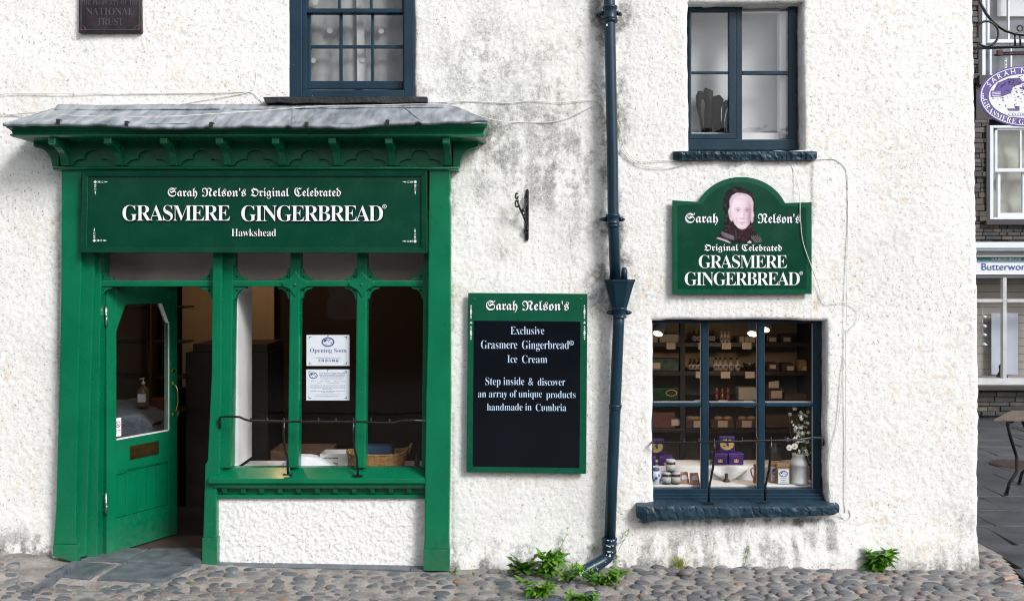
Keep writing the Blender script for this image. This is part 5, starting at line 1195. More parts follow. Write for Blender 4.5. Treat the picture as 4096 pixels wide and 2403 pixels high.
def crumple(x0, x1, y0, y1, z, hfun, m, label, name, cat, n=26, seed=1, amp=.02):
    xs = np.linspace(x0, x1, n); ys_ = np.linspace(y0, y1, n); A, B = np.meshgrid(xs, ys_); t = (A - x0) / (x1 - x0); s_ = (B - y0) / (y1 - y0)
    C = z + hfun(t, s_) + (fbm(A, B, .09, 3, seed) - .5) * amp
    C = np.where((s_ < .05), np.maximum(z, C * .0 + z + .002), C); q = MB(); q.grid(A, B + (fbm(A, B, .1, 2, seed + 3) - .5) * .02, C)
    o = single(name, label, cat, q, m, (x0, y0, z)); md = o.modifiers.new('thick', 'SOLIDIFY'); md.thickness = .002; return o
zw = .658
crumple(X(1118, .2), X(1352, .2), .145, .33, zw, lambda t, s: .115 * np.sin(np.pi * np.clip(t * 1.05, 0, 1)) ** .5 * (1 - .45 * t) * np.clip(s * 3, 0, 1), mat('white tissue paper', (.78, .80, .84), .7), 'crumpled white paper sheet with a small round mark on the window board', 'tissue_paper', 'paper', amp=.03)
T = Thing('plastic_crate', 'low white perforated plastic crate beside the wicker basket', 'crate', (X(1345, .3), .3, zw))
M_plw = mat('white plastic', (.62, .60, .57), .45)
cx0, cx1, cz1 = X(1280, .27), X(1392, .27), Zv(1815, .27)
for nm, b6 in (('front', (cx0, cx1, .265, .271, zw, cz1)), ('back', (cx0, cx1, .46, .466, zw, cz1)), ('side', (cx0, cx0 + .006, .272, .459, zw, cz1)), ('side', (cx1 - .006, cx1, .272, .459, zw, cz1)), ('bottom', (cx0 + .007, cx1 - .007, .272, .459, zw, zw + .006))):
    q = MB(); q.box(*b6); T.part(nm, q, M_plw)
q = MB()
for r_ in range(2):
    for k in range(11): x = cx0 + .03 + k * .0085 * 1.2; z = zw + .028 + r_ * .042; q.box(x, x + .006, .2635, .2648, z, z + .010)
T.part('perforations', q, M_dark, kind='stuff')
T = Thing('wicker_basket', 'shallow oval wicker basket with a raised handle end and a blue box inside', 'basket', (X(1515, .32), .32, zw))
bxc, byc = X(1512, .32), .32; la, lb_ = .225, .125
q = MB()
for k in range(15):
    t = k / 14; z = zw + .006 + .105 * t; a = la * (.86 + .20 * t); b_ = lb_ * (.84 + .2 * t); n = 72
    q.tube([(bxc + a * math.copysign(abs(math.cos(th)) ** .7, math.cos(th)) * (1 + .012 * math.cos(36 * th / 2 + math.pi * k)), byc + b_ * math.copysign(abs(math.sin(th)) ** .7, math.sin(th)) * (1 + .012 * math.cos(18 * th + math.pi * k)), z + .012 * abs(math.cos(th)) ** 6 * t + .02 * t * max(0, math.cos(th)) ** 4) for th in [2 * math.pi * i / n for i in range(n + 1)]], .0042 if k < 14 else .0065, 5, cap=False)
T.part('woven_side', q, M_wicker, kind='stuff')
q = MB(); q.lathe((bxc, byc, zw), [(.09, 0), (.1, .004)], 20); T.part('base', q, M_wicker)
q = MB(); q.tube([(X(1630, .32), .33, zw + .10), (X(1638, .32), .33, zw + .13), (X(1643, .32), .33, zw + .165), (X(1645, .32), .34, zw + .172)], .011, 8); T.part('handle', q, M_wicker)
q = MB(); q.box(X(1462, .36), X(1572, .36), .29, .42, zw + .02, Zv(1781, .33)); single('blue_box', 'plain dark blue box standing in the wicker basket', 'box', q, mat('dark blue card', (.022, .055, .11), .5), (X(1500, .36), .35, zw + .02), bevel=.003)
q = MB(); q.box(X(1098, .75), X(1331, .75), .62, .95, .45, Zv(1790, .75)); single('cardboard_carton', 'brown cardboard carton in the dark behind the white paper', 'box', q, M_card, (X(1200, .75), .7, .45), bevel=.004)
q = MB(); q.box(X(1098, .75) - .05, X(1331, .75) + .1, .60, 1.0, .03, .449); single('low_counter', 'dark low counter behind the display window carrying the carton', 'counter', q, M_dark, (-1.7, .8, .03))
q = MB(); q.lathe((X(1668, .2), .2, zw), [(.018, 0), (.020, .01), (.020, .075), (.012, .09), (.009, .11), (.010, .125)], 14); single('dark_bottle', 'small dark bottle at the far end of the window board', 'bottle', q, M_dark, (X(1668, .2), .2, zw))
# shop fittings seen dimly
M_cab = mat('dark timber cabinet', (.020, .014, .011), .5, nscale=5, namp=.3)
T = Thing('tall_cabinet', 'stepped dark timber cabinet inside the open doorway', 'cabinet', (-2.7, 1.8, .03))
q = MB(); q.box(X(742, 1.6), X(742, 1.6) + .75, 1.6, 2.2, .031, Zv(1410, 1.6)); T.part('lower_case', q, M_cab, bevel=.006)
q = MB(); q.box(X(768, 1.6), X(742, 1.6) + .74, 1.62, 2.2, Zv(1410, 1.6) + .001, Zv(1376, 1.6)); T.part('upper_case', q, M_cab, bevel=.006)
T = Thing('wall_shelving', 'thin dark glass shelves on a timber post behind the door glass', 'shelf', (-3.3, 1.6, .03))
for v in (1228, 1368, 1508, 1640): q = MB(); z = Zv(v, 1.5); q.box(-3.73, X(740, 1.5) , 1.45, 1.75, z - .012, z + .006); T.part('shelf_board', q, M_cab)
q = MB(); q.box(X(590, 1.43), X(604, 1.43), 1.41, 1.448, .031, 2.5); T.part('post', q, mat('tan timber', (.05, .034, .02), .6)); q = MB(); q.box(X(604, 1.5) , X(606, 1.5), 1.76, 1.78, .031, 2.5); T.part('post', q, M_cab)
T = Thing('draped_counter', 'counter covered by a rumpled dark grey cloth behind the door glass', 'counter', (-3.2, 1.1, .03))
q = MB(); q.box(-3.72, -2.98, .85, 1.35, .031, .90); T.part('counter_body', q, M_cab)
A, B = np.meshgrid(np.linspace(-3.72, -2.93, 30), np.linspace(0, 1, 30)); yy_ = np.where(B < .4, .835, .835 + (B - .4) * .85); zz_ = np.where(B < .4, .45 + B * 1.25, .95 + (B - .4) * .16) + (fbm(A, B, .2, 4, 8) - .5) * .08 - np.clip((A + 3.15) / .22, 0, 1) ** 2 * .14
q = MB(); q.grid(A, yy_ + (fbm(A, B, .15, 3, 2) - .5) * .05, zz_); T.part('cloth', q, mat('rumpled grey cloth', (.095, .11, .14), .85, nscale=14, namp=.3, bump=.5, bscale=60))
T = Thing('pump_bottle', 'clear pump bottle of hand gel with a white pump and label', 'bottle', (X(573, 1.15), 1.15, 1.03))
c = (X(573, 1.15), 1.15, 1.0); q = MB(); q.lathe(c, [(.046, 0), (.05, .01), (.05, .14), (.04, .165), (.016, .185), (.014, .195)], 18); T.part('bottle', q, mat('amber gel', (.12, .10, .05), .2))
q = MB(); q.lathe((c[0], c[1], c[2] + .195), [(.017, 0), (.017, .02), (.006, .022), (.006, .05)], 12); q.tube([(c[0] + .012, c[1], c[2] + .25), (c[0] - .03, c[1] - .01, c[2] + .243)], .007, 6); T.part('pump', q, M_plw)
q = MB(); q.box(c[0] - .028, c[0] + .04, c[1] - .053, c[1] - .048, c[2] + .05, c[2] + .12); T.part('label', q, M_paper)
q = MB(); q.box(X(600, 1.25), X(660, 1.25), 1.2, 1.35, .955, 1.06); single('red_box', 'dull red box beside the pump bottle behind the door glass', 'box', q, mat('dull red card', (.10, .018, .012), .6), (X(630, 1.25), 1.25, .955), bevel=.003)
# no-smoking sticker on the door glass
T = Thing('no_smoking_sticker', 'white sticker with red crossed circle on the door glass', 'sticker', D(.12, .95, -.02))
def dflat(pts, t, q=None): q = q or MB(); q.add([D(a, b_, t) for a, b_ in pts], [tuple(range(len(pts)))]); return q
T.part('sticker_sheet', dflat([(.088, 1.055), (.146, 1.055), (.146, .915), (.088, .915)], -.0225), mat('sticker white', (.75, .76, .78), .5))
cs, cz, rr = .117, 1.005, .025
T.part('red_ring', dflat([(cs + rr * .9 * math.cos(k * .349), cz + rr * math.sin(k * .349)) for k in range(18)], -.0220), M_red)
T.part('ring_field', dflat([(cs + rr * .68 * math.cos(k * .349), cz + rr * .78 * math.sin(k * .349)) for k in range(18)], -.0216), M_paper)
T.part('cigarette', dflat([(cs - .013, cz + .001), (cs + .012, cz + .001), (cs + .012, cz - .004), (cs - .013, cz - .004)], -.0212), M_black)
T.part('red_bar', dflat([(cs - .015, cz + .018), (cs - .011, cz + .019), (cs + .015, cz - .018), (cs + .011, cz - .019)], -.0208), M_red)
T.part('printed_line', dflat([(.094, .962), (.140, .962), (.140, .957), (.094, .957)], -.0220), M_red); T.part('printed_line', dflat([(.094, .945), (.140, .945), (.140, .943), (.094, .943)], -.0220), M_ink2)
q = MB(); q.lathe((-2.25, 1.5, 2.50), [(.05, 0), (.07, .01), (.07, .1)], 16); lamp = single('ceiling_lamp', 'round warm ceiling lamp above the dark cabinet inside the shop', 'lamp', q, M_steel, (-2.25, 1.5, 2.5))
ld = bpy.data.lights.new('lamp_light', 'POINT'); ld.energy = 12; ld.color = (1, .62, .32); ld.shadow_soft_size = .05; lo_ = bpy.data.objects.new('lamp_light', ld); COL.objects.link(lo_); lo_.parent = lamp; lo_.location = (0, 0, -.08)

# ------------------------------------------------------------------ things in the navy display window
zc, zc2 = .550, .652
def jar(T, x, y, z, r, h):
    q = MB(); q.lathe((x, y, z), [(r * .85, 0), (r, h * .08), (r, h * .72), (r * .86, h * .82)], 18); T.part('jar_glass', q, mat('dark preserve jar', (.05, .018, .010), .12))
    q = MB(); q.lathe((x, y, z + h * .12), [(r * 1.012, 0), (r * 1.012, h * .5)], 18); T.part('label', q, mat('jar label', (.46, .47, .43), .6))
    q = MB(); q.lathe((x, y, z + h * .82), [(r * .98, 0), (r * 1.0, h * .03), (r * 1.0, h * .14), (r * .94, h * .18)], 18); T.part('lid', q, mat('white lid', (.5, .56, .6), .35))
for u, z, lb in ((2683, zc + .093, 'small dark preserve jar standing on top of two others'), (2665.5, zc, 'small dark preserve jar, the lower one nearer the ginger jar'), (2703, zc, 'small dark preserve jar, the lower one nearer the wrapped biscuits')):
    T = Thing('preserve_jar', lb, 'jar', (X(u, .2), .2, z), 'preserve jars stacked in the window'); jar(T, X(u, .2), .2, z, .0355, .092)
T = Thing('ginger_jar', 'blue and white china ginger jar at the edge of the window', 'jar', (X(2622, .22), .22, zc))
q = MB(); q.lathe((X(2622, .22), .22, zc), [(.03, 0), (.033, .004), (.046, .05), (.048, .07), (.035, .092), (.026, .098)], 20); T.part('body', q, mat('blue and white china', (.60, .64, .72), .15, nscale=0))
q = MB(); q.lathe((X(2622, .22), .22, zc + .098), [(.030, 0), (.031, .012), (.02, .02), (.005, .024)], 18); T.part('lid', q, mat('blue china', (.05, .08, .22), .2))
for k in range(7): q = MB(); a = -math.pi / 2 + (k - 3) * .42; q.ball((X(2622, .22) + .044 * math.cos(a), .22 + .044 * math.sin(a), zc + .05 + .02 * math.sin(k * 2.1)), .010, 8, (1, .6, 1.3)); T.part('blue_motif', q, MATS['blue china'])
M_bis = mat('ginger biscuit in film', (.34, .15, .09), .25, nscale=40, namp=.5, bump=.5, bscale=60)
for u, lb in ((2737, 'film wrapped biscuit packet half hidden behind another'), (2777, 'film wrapped biscuit packet with round white label in front')):
    T = Thing('biscuit_packet', lb, 'packet', (X(u, .2), .2, zc), 'wrapped biscuit packets in the window'); x = X(u, .2); yy = .215 if u < 2750 else .19
    q = MB(); q.hexa([(x - .033, yy + .02, zc + .080), (x + .033, yy + .02, zc + .083), (x + .041, yy - .02, zc), (x - .038, yy - .02, zc), (x - .033, yy + .03, zc + .080), (x + .033, yy + .03, zc + .083), (x + .041, yy, zc), (x - .038, yy, zc)]); T.part('packet', q, M_bis, bevel=.006)
    q = MB(); q.tube([(x + .004, yy + .001 - .002, zc + .042), (x + .004, yy - .003 - .002, zc + .042)], .023, 18); T.part('round_label', q, M_paper)
M_lidl = mat('purple tin lid', (.075, .03, .19), .3)
def crown(T, x, y, z, s):
    q = MB(); pts = [(-1, -.9), (1, -.9), (1.1, -.2), (1.35, .35), (1.0, .75), (.55, .55), (.3, .8), (0, 1.2), (-.3, .8), (-.55, .55), (-1.0, .75), (-1.35, .35), (-1.1, -.2)]
    q.add([(x + a * s, y, z + b_ * s) for a, b_ in pts], [tuple(range(13))]); T.part('gold_crown', q, M_gold)
    q = MB()
    for a in (-.62, .62): q.add([(x + (a + .28 * math.cos(t)) * s, y - .0005, z + (.12 + .32 * math.sin(t)) * s) for t in np.linspace(0, 5.6, 8)], [tuple(range(8))])
    q.add([(x + .12 * s, y - .0005, z + 1.15 * s), (x - .12 * s, y - .0005, z + 1.15 * s), (x - .12 * s, y - .0005, z + 1.6 * s), (x + .12 * s, y - .0005, z + 1.6 * s)], [(0, 1, 2, 3)])
    T.part('crown_mark', q, M_purple)
def tin_low(u, lb, w=.115, z=zc2, y=.40, cr=True):
    T = Thing('gift_tin', lb, 'tin', (X(u, y), y, z), 'purple gift tins in the window'); x = X(u, y)
    q = MB(); q.box(x - w / 2, x + w / 2, y, y + .10, z, z + .072); T.part('tin_body', q, M_purple, bevel=.006); q = MB(); q.box(x - w / 2 - .001, x + w / 2 + .001, y - .001, y + .101, z + .0725, z + .089); T.part('lid', q, M_lidl, bevel=.005)
    if cr: crown(T, x, y - .0012, z + .034, .015)
    return T
def tin_up(u, v1, lb, z, y=.44, w=.128):
    T = Thing('gift_tin', lb, 'tin', (X(u, y), y, z), 'purple gift tins in the window'); x = X(u, y)
    q = MB(); q.box(x - w / 2, x + w / 2, y, y + .05, z, z + w); T.part('tin_body', q, M_purple, bevel=.012)
    cv = VH + (EYE - z - w / 2) * S * DIST / (DIST + y); emblem(T, u, cv, 27.5, 22, y - .0015, M_gold, M_gold)
    q = MB(); f = lambda a, b_: (u + a * 27, cv - b_ * 22)
    flat([f(-.35, .1), f(.15, .62), f(.45, .5), f(-.05, .15)], y - .004, q); flat([f(-.1, .1), f(.22, .3), f(.3, -.35), f(.05, -.3)], y - .004, q); flat([f(-.6, -.2), f(-.2, -.28), f(-.2, -.42), f(-.55, -.4)], y - .004, q); T.part('printed_cottage', q, M_purple)
tin_low(2881, 'low purple tin with gold crown below the upright one, on the left'); tin_low(2945, 'low purple tin with gold crown below the upright one, on the right'); tin_up(2908, 0, 'upright purple tin with gold oval on the middle tin stack', zc2 + .090)
tin_low(2665, 'low purple tin with gold crown partly behind the topmost preserve jar', w=.105, z=.632, y=.38); tin_low(2596, 'low purple tin at the window edge below the other upright tin', w=.105, z=.632, y=.38, cr=False); tin_up(2624, 0, 'upright purple tin with gold oval at the window edge', .722)
M_napk = mat('white napkin', (.78, .79, .80), .8)
A, B = np.meshgrid(np.linspace(0, 1, 26), np.linspace(0, 1, 26)); x0, x1 = X(2846, .33), X(2990, .33)
wd = np.interp(B, [0, .35, 1], [1, 1, .02]); xx = x0 + (x1 - x0) * (.42 + (A - .42) * wd); yy_ = .335 - .015 * np.sin(A * 9) * B - .02 * B
q = MB(); q.grid(xx, yy_, zc2 + .003 - B * .118 + .012 * np.sin(A * 14) * B * (1 - B)); o = single('napkin', 'white cloth napkin hanging in a point below the purple tins', 'napkin', q, M_napk, (x0, .33, zc2)); md = o.modifiers.new('thick', 'SOLIDIFY'); md.thickness = .002
q = MB(); q.lathe((X(2906, .28), .285, zc), [(.030, 0), (.028, .004), (.012, .02), (.014, .06)], 16); single('stand_foot', 'dark turned stand foot showing below the napkin', 'stand', q, M_cab, (X(2906, .28), .285, zc))
T = Thing('copper_jug', 'copper jug with a curved handle beside the navy mullion', 'jug', (X(3031, .24), .24, zc)); M_cop = mat('copper', (.45, .16, .08), .3, metal=.9, nscale=12, namp=.3)
q = MB(); q.lathe((X(3031, .24), .24, zc), [(.036, 0), (.038, .01), (.030, .06), (.028, .10), (.034, .135), (.030, .137)], 18); T.part('body', q, M_cop)
q = MB(); q.tube([(X(3016, .24), .23, zc + .02), (X(3004, .24), .23, zc + .07), (X(3002, .24), .23, zc + .10), (X(3009, .24), .23, zc + .117), (X(3018, .24), .23, zc + .10)], .005, 6); T.part('handle', q, M_cop)
def bag(u0, u1, vt, yb0, lb):
    T = Thing('coffee_bag', lb, 'bag', (X((u0 + u1) / 2, yb0), yb0, zc), 'brown paper bags in the window'); x0, x1 = X(u0, yb0), X(u1, yb0); zt = Zv(vt, yb0); q = MB()
    q.hexa([(x0, yb0 + .012, zt - .028), (x1, yb0 + .012, zt - .028), (x1, yb0, zc), (x0, yb0, zc), (x0, yb0 + .05, zt - .028), (x1, yb0 + .05, zt - .028), (x1, yb0 + .055, zc), (x0, yb0 + .055, zc)]); T.part('bag_body', q, M_kraft, bevel=.003)
    q = MB(); q.box(x0, x1, yb0 + .006, yb0 + .030, zt - .030, zt); T.part('folded_top', q, M_kraft, bevel=.003)
    vb = VH + (EYE - zc) * S * DIST / (DIST + yb0); vt2 = vt + 22; m_ = (u0 + u1) / 2; q = MB(); q.rect(u0 + 5, vt2, u1 - 5, vb - 3, yb0 - .003, yb0 - .001); T.part('label', q, M_paper)
    emblem(T, m_, vt2 + 19, (u1 - u0) / 2 - 9, 13, yb0 - .004, M_ink, M_paper)
    for k in range(4): q = MB(); v = vt2 + 38 + k * 6.5; w_ = 14 - (k % 2) * 4; flat([(m_ - w_, v - 1), (m_ + w_, v - 1), (m_ + w_, v + 1), (m_ - w_, v + 1)], yb0 - .004, q); T.part('printed_line', q, M_ink2)
bag(3078, 3126, 1845, .26, 'brown paper bag with blue oval label, the rear one'); bag(3108, 3160, 1853, .19, 'brown paper bag with blue oval label, the front one beside the churn')
T = Thing('milk_churn', 'white enamelled milk churn vase with ribbed body and chipped foot', 'vase', (X(3195, .22), .22, zc)); M_en = mat('white enamel', (.66, .69, .67), .35, nscale=10, namp=.05, chips=.72, chipcol=(.12, .08, .06))
c = (X(3195, .22), .22, zc); n = 40; q = MB(); prof = [(.064, 0), (.066, .004), (.066, .02), (.064, .024), (.064, .135), (.067, .14), (.066, .155), (.058, .175), (.048, .19), (.047, .212), (.051, .222), (.050, .226), (.044, .224)]
o_ = 0; q.lathe(c, prof, 40); v2 = []
for i, (x, y, z) in enumerate(q.v):
    k = i % 40; dz = z - c[2]
    if .022 < dz < .137 and k % 2: x = c[0] + (x - c[0]) * .955; y = c[1] + (y - c[1]) * .955
    v2.append((x, y, z))
q.v = v2; T.part('body', q, M_en); q = MB(); q.tube([(c[0] + .048, c[1], zc + .205), (c[0] + .07, c[1] - .01, zc + .19), (c[0] + .082, c[1] - .01, zc + .165)], .002, 6); q.ball((c[0] + .082, c[1] - .01, zc + .16), .007); T.part('handle', q, M_steel)
# artificial blossom in the churn
FL = Thing('blossom_spray', 'tall spray of white blossom and two daisies in the churn', 'flowers', (c[0], c[1], zc + .2))
M_pet = mat('white petal', (.66, .70, .62), .6); M_lf = mat('dark green leaf', (.02, .075, .02), .5); M_yel = mat('yellow daisy eye', (.65, .35, .02), .6); M_twig = mat('twig', (.05, .045, .025), .7)
rf = random.Random(5); tops = []
for k in range(7):
    top = P(rf.choice((3158, 3175, 3185, 3200, 3215, 3232, 3240)), rf.uniform(1640, 1760), .22 + rf.uniform(-.05, .05)); q = MB(); a = Vector((c[0] + rf.uniform(-.02, .02), c[1], zc + .21)); m_ = a.lerp(top, .5) + Vector((rf.uniform(-.02, .02), 0, 0)); q.tube([a, m_, top], .0022, 5); FL.part('twig', q, M_twig); tops.append((a, m_, top))
def petal_mesh():
    q = MB()
    for k in range(5):
        t = k * 2 * math.pi / 5; ca, sa = math.cos(t), math.sin(t)
        pts = [(0, 0, 0), (.5, -.32, -.14), (.95, -.25, -.05), (1.05, 0, -.02), (.95, .25, -.05), (.5, .32, -.14)]; q.add([(x * ca - y * sa, z, x * sa + y * ca) for x, y, z in pts], [tuple(range(6))])
    return q
pm = mesh(petal_mesh(), 'blossom', M_pet)
for k in range(64):
    if k < 52: pc = P(rf.gauss(3200, 21), rf.uniform(1632, 1772), .22 + rf.uniform(-.06, .03))
    else: pc = P(rf.gauss(3205, 22), rf.uniform(1770, 1818), .2 + rf.uniform(-.05, .03))
    if pc.x > X(3249, .2): pc.x = X(3245, .2)
    o = bpy.data.objects.new('blossom', pm); COL.objects.link(o); o.parent = FL.o; s_ = rf.uniform(.011, .018); o.matrix_local = Matrix.Translation(pc - FL.loc) @ Matrix.Rotation(rf.uniform(-.9, .9), 4, 'X') @ Matrix.Rotation(rf.uniform(-.8, .8), 4, 'Z') @ Matrix.Rotation(rf.uniform(0, 3), 4, 'Y') @ Matrix.Diagonal((s_, s_, s_, 1))
def daisy(cu, cv, r):
    q = MB(); p0 = P(cu, cv, .15)
    for k in range(13): t = k * 2 * math.pi / 13; d = Vector((math.cos(t), 0, math.sin(t))); w = Vector((-d.z, 0, d.x)) * r * .17; q.add([p0 + d * r * .2 - w * .5, p0 + d * r - w, p0 + d * r * 1.08, p0 + d * r + w, p0 + d * r * .2 + w * .5], [(0, 1, 2, 3, 4)])
    FL.part('daisy_petals', q, mat('daisy white', (.78, .78, .76), .6)); q = MB(); q.ball(p0 + Vector((0, -.003, 0)), r * .3, 8, (1, .5, 1)); FL.part('daisy_eye', q, M_yel)
    q = MB(); q.tube([p0, P(cu + 8, cv + 22, .19), (c[0] - .01, c[1], zc + .21)], .0018, 5); FL.part('stalk', q, M_lf)
daisy(3158, 1789, .022); daisy(3179, 1784, .023)
def leafmb(w=.28, fold=.12, droop=.25, n=5, teeth=0):
    q = MB(); rows = []
    for i in range(n + 1):
        t = i / n; ww = w * math.sin(math.pi * min(1, t * .93 + .07)) ** .8 * (1 - .12 * t) if not teeth else w * (.25 + .75 * t) * (1 - max(0, t - .8) * 4.2) * (1.25 if i % 2 else .6)
        if i == n: ww = .004
        z = -droop * t * t; rows.append([(t, -ww, z + fold * ww), (t, 0, z), (t, ww, z + fold * ww)])
    v = [p for r in rows for p in r]; f = []
    for i in range(n): a = i * 3; f += [(a, a + 1, a + 4, a + 3), (a + 1, a + 2, a + 5, a + 4)]
    q.add(v, f, True); return q
def leafmat(name, c, c2):
    m = bpy.data.materials.new(name); m.use_nodes = True; nt = m.node_tree; b = nt.nodes['Principled BSDF']; L = nt.links.new; MATS[name] = m
    oi = N(nt, 'ShaderNodeObjectInfo'); ge = N(nt, 'ShaderNodeNewGeometry'); a = N(nt, 'ShaderNodeMath', operation='ADD'); L(oi.outputs['Random'], a.inputs[0]); L(ge.outputs['Random Per Island'], a.inputs[1])
    fr = N(nt, 'ShaderNodeMath', operation='FRACT'); L(a.outputs[0], fr.inputs[0]); r = N(nt, 'ShaderNodeValToRGB'); r.color_ramp.elements[0].color = (*c, 1); r.color_ramp.elements[1].color = (*c2, 1); L(fr.outputs[0], r.inputs['Fac']); L(r.outputs[0], b.inputs['Base Color'])
    b.inputs['Roughness'].default_value = .4; tr = N(nt, 'ShaderNodeBsdfTranslucent'); L(r.outputs[0], tr.inputs[0]); mi = N(nt, 'ShaderNodeMixShader'); mi.inputs[0].default_value = .3; L(b.outputs[0], mi.inputs[1]); L(tr.outputs[0], mi.inputs[2]); L(mi.outputs[0], nt.nodes['Material Output'].inputs[0]); return m
M_leaf = leafmat('fresh weed leaf', (.07, .22, .015), (.20, .42, .04)); M_leafd = leafmat('dark weed leaf', (.04, .14, .015), (.10, .27, .03)); M_grass = leafmat('pale grass', (.18, .26, .05), (.36, .40, .12))
LM = [mesh(leafmb(.18, .3, .3), 'leaf', M_leaf), mesh(leafmb(.23, .25, .2), 'leaf', M_leaf), mesh(leafmb(.22, .2, .35, 9, 1), 'leaf', M_leafd), mesh(leafmb(.24, .25, .35), 'leaf', M_leafd), mesh(leafmb(.15, .2, .15), 'leaf', M_leaf)]
def put_leaf(T, me, base, az, el, ln, roll=0):
    o = bpy.data.objects.new('leaf', me); COL.objects.link(o); o.parent = T.o
    o.matrix_local = Matrix.Translation(Vector(base) - T.loc) @ Matrix.Rotation(az, 4, 'Z') @ Matrix.Rotation(-el, 4, 'Y') @ Matrix.Rotation(roll, 4, 'X') @ Matrix.Diagonal((ln, ln, ln, 1)); return o
for k in range(9): a, m_, t = tops[k % 7]; put_leaf(FL, LM[3], m_.lerp(t, rf.random()), rf.uniform(2.8, 6.4), rf.uniform(-.4, .6), rf.uniform(.03, .05))
# spotlights under the window head
M_lampw = mat('grey spotlight body', (.35, .39, .42), .4); M_lens = mat('lit lens', (1.0, .78, .52), .3, emit=1.9)
def spot(u, v, tgt, lb, en, tilt):
    p = P(u, v, .40); d = Vector((-.30, -.55, -.85)).normalized(); T = Thing('spotlight', lb, 'lamp', p, 'spotlights under the window head')
    q = MB(); q.tube([p - d * .05, p + d * .05], .046, 20); T.part('body', q, M_lampw, bevel=.003); q = MB(); q.tube([p + d * .0505, p + d * .052], .038, 20); T.part('lens', q, M_lens)
    q = MB(); q.tube([p - d * .03, p + Vector((0, 0, .3))], .008, 6); T.part('stem', q, M_lampw)
    l = bpy.data.lights.new('spotlight_beam', 'SPOT'); l.energy = en; l.color = (1, .72, .45); l.spot_size = R(165); l.spot_blend = .8; l.shadow_soft_size = .03; lo_ = bpy.data.objects.new('spotlight_beam', l); COL.objects.link(lo_); lo_.parent = T.o; lo_.location = d * .06; bd = Vector((0, .62, -.8)); lo_.rotation_euler = (-bd).to_track_quat('Z', 'Y').to_euler()
spot(2636, 1312, (1.15, 1.2, 1.5), 'lit grey spotlight nearest the downpipe side of the navy window', 6.5, 0); spot(3014, 1313, (1.95, 1.15, 1.25), 'lit grey spotlight just left of the second navy mullion', 9.5, 0); spot(3062, 1296, (2.25, .9, 1.9), 'grey spotlight just right of the second navy mullion', 3, 0)
# shelves with goods
SH = Thing('display_shelves', 'dark wall shelves of jars, bottles and boxes inside the navy window', 'shelf', (1.7, 1.2, .45)); YS = 1.0; kS = (DIST + YS) / DIST
SZ_ = [Zv(v, YS) for v in (1370, 1485, 1602, 1714)]
for z in SZ_: q = MB(); q.box(.72, 2.74, YS, 1.40, z - .035, z); SH.part('shelf_board', q, M_cab, bevel=.003)
q = MB(); q.box(X(2722, YS), X(2741, YS), YS + .005, YS + .08, .2, 2.3); SH.part('shelf_post', q, M_dark); q = MB(); q.box(X(3230, YS), X(3245, YS), YS + .005, YS + .3, .2, 2.3); SH.part('shelf_post', q, M_dark)
M_btlw = mat('pale bottle', (.42, .36, .28), .35); M_btld = mat('dark bottle', (.025, .018, .014), .15); M_btlg = mat('grey bottle', (.20, .19, .17), .2); M_lab = mat('cream label', (.42, .37, .31), .7); M_labi = mat('label oval', (.07, .05, .13), .6); M_tagc = mat('price card', (.46, .37, .29), .7)
ordn = ['first', 'second', 'third', 'fourth', 'fifth', 'sixth']
def bottle(u, sh, w, hh, m, lb, grp, lab=True, y=None, cap=None):
    y = y or YS + .05; x = X(u, y); z = SZ_[sh] + .001; r = w / 2 * kS / S; h = hh * kS / S; T = Thing('shop_bottle', lb, 'bottle', (x, y, z), grp)
    q = MB(); q.lathe((x, y, z), [(r * .92, 0), (r, h * .03), (r, h * .58), (r * .8, h * .68), (r * .36, h * .76), (r * .34, h * .86)], 14); T.part('bottle_glass', q, m)
    q = MB(); q.lathe((x, y, z + h * .86), [(r * .42, 0), (r * .42, h * .13), (r * .3, h * .14)], 12); T.part('cap', q, cap or M_btld)
    if lab:
        q = MB(); q.lathe((x, y, z + h * .12), [(r * 1.02, 0), (r * 1.02, h * .38)], 14); T.part('label', q, M_lab); q = MB(); q.lathe((x, y, z + h * .2), [(r * 1.035, 0), (r * 1.035, h * .2)], 14)
        q = MB(); q.add([(x + r * .62 * math.cos(t), y - r * 1.06, z + h * .32 + h * .12 * math.sin(t)) for t in np.linspace(0, 2 * math.pi, 12, endpoint=False)], [tuple(range(12))]); T.part('label_oval', q, M_labi)
for k, u in enumerate((2886, 2900, 2914)): bottle(u, 0, 14, 43, M_btlw, f'{ordn[k]} of three small cream bottles on the top shelf', 'small cream bottles on the top shelf', cap=M_btlw)
for k, u in enumerate((2777, 2795)): bottle(u, 0, 17, 48, M_btld, f'{ordn[k]} dark labelled bottle on the top shelf before the mullion', 'dark labelled bottles on the top shelf')
for k, u in enumerate((2841, 2853)): bottle(u, 0, 15, 48, M_btld, f'{ordn[k]} dark labelled bottle on the top shelf after the mullion', 'dark labelled bottles on the top shelf')
for k, u in enumerate((2863, 2880, 2901, 2924, 2950)): bottle(u, 1, 22, 52, M_btlg, f'{ordn[k]} of five grey labelled bottles on the middle shelf', 'grey labelled bottles on the middle shelf')
for k, u in enumerate((2762, 2778, 2797)): bottle(u, 1, 19, 50, M_btld, f'{ordn[k]} of three dark bottles on the middle shelf before the mullion', 'dark bottles on the middle shelf')
M_redj = mat('red spice jar', (.13, .025, .02), .3)
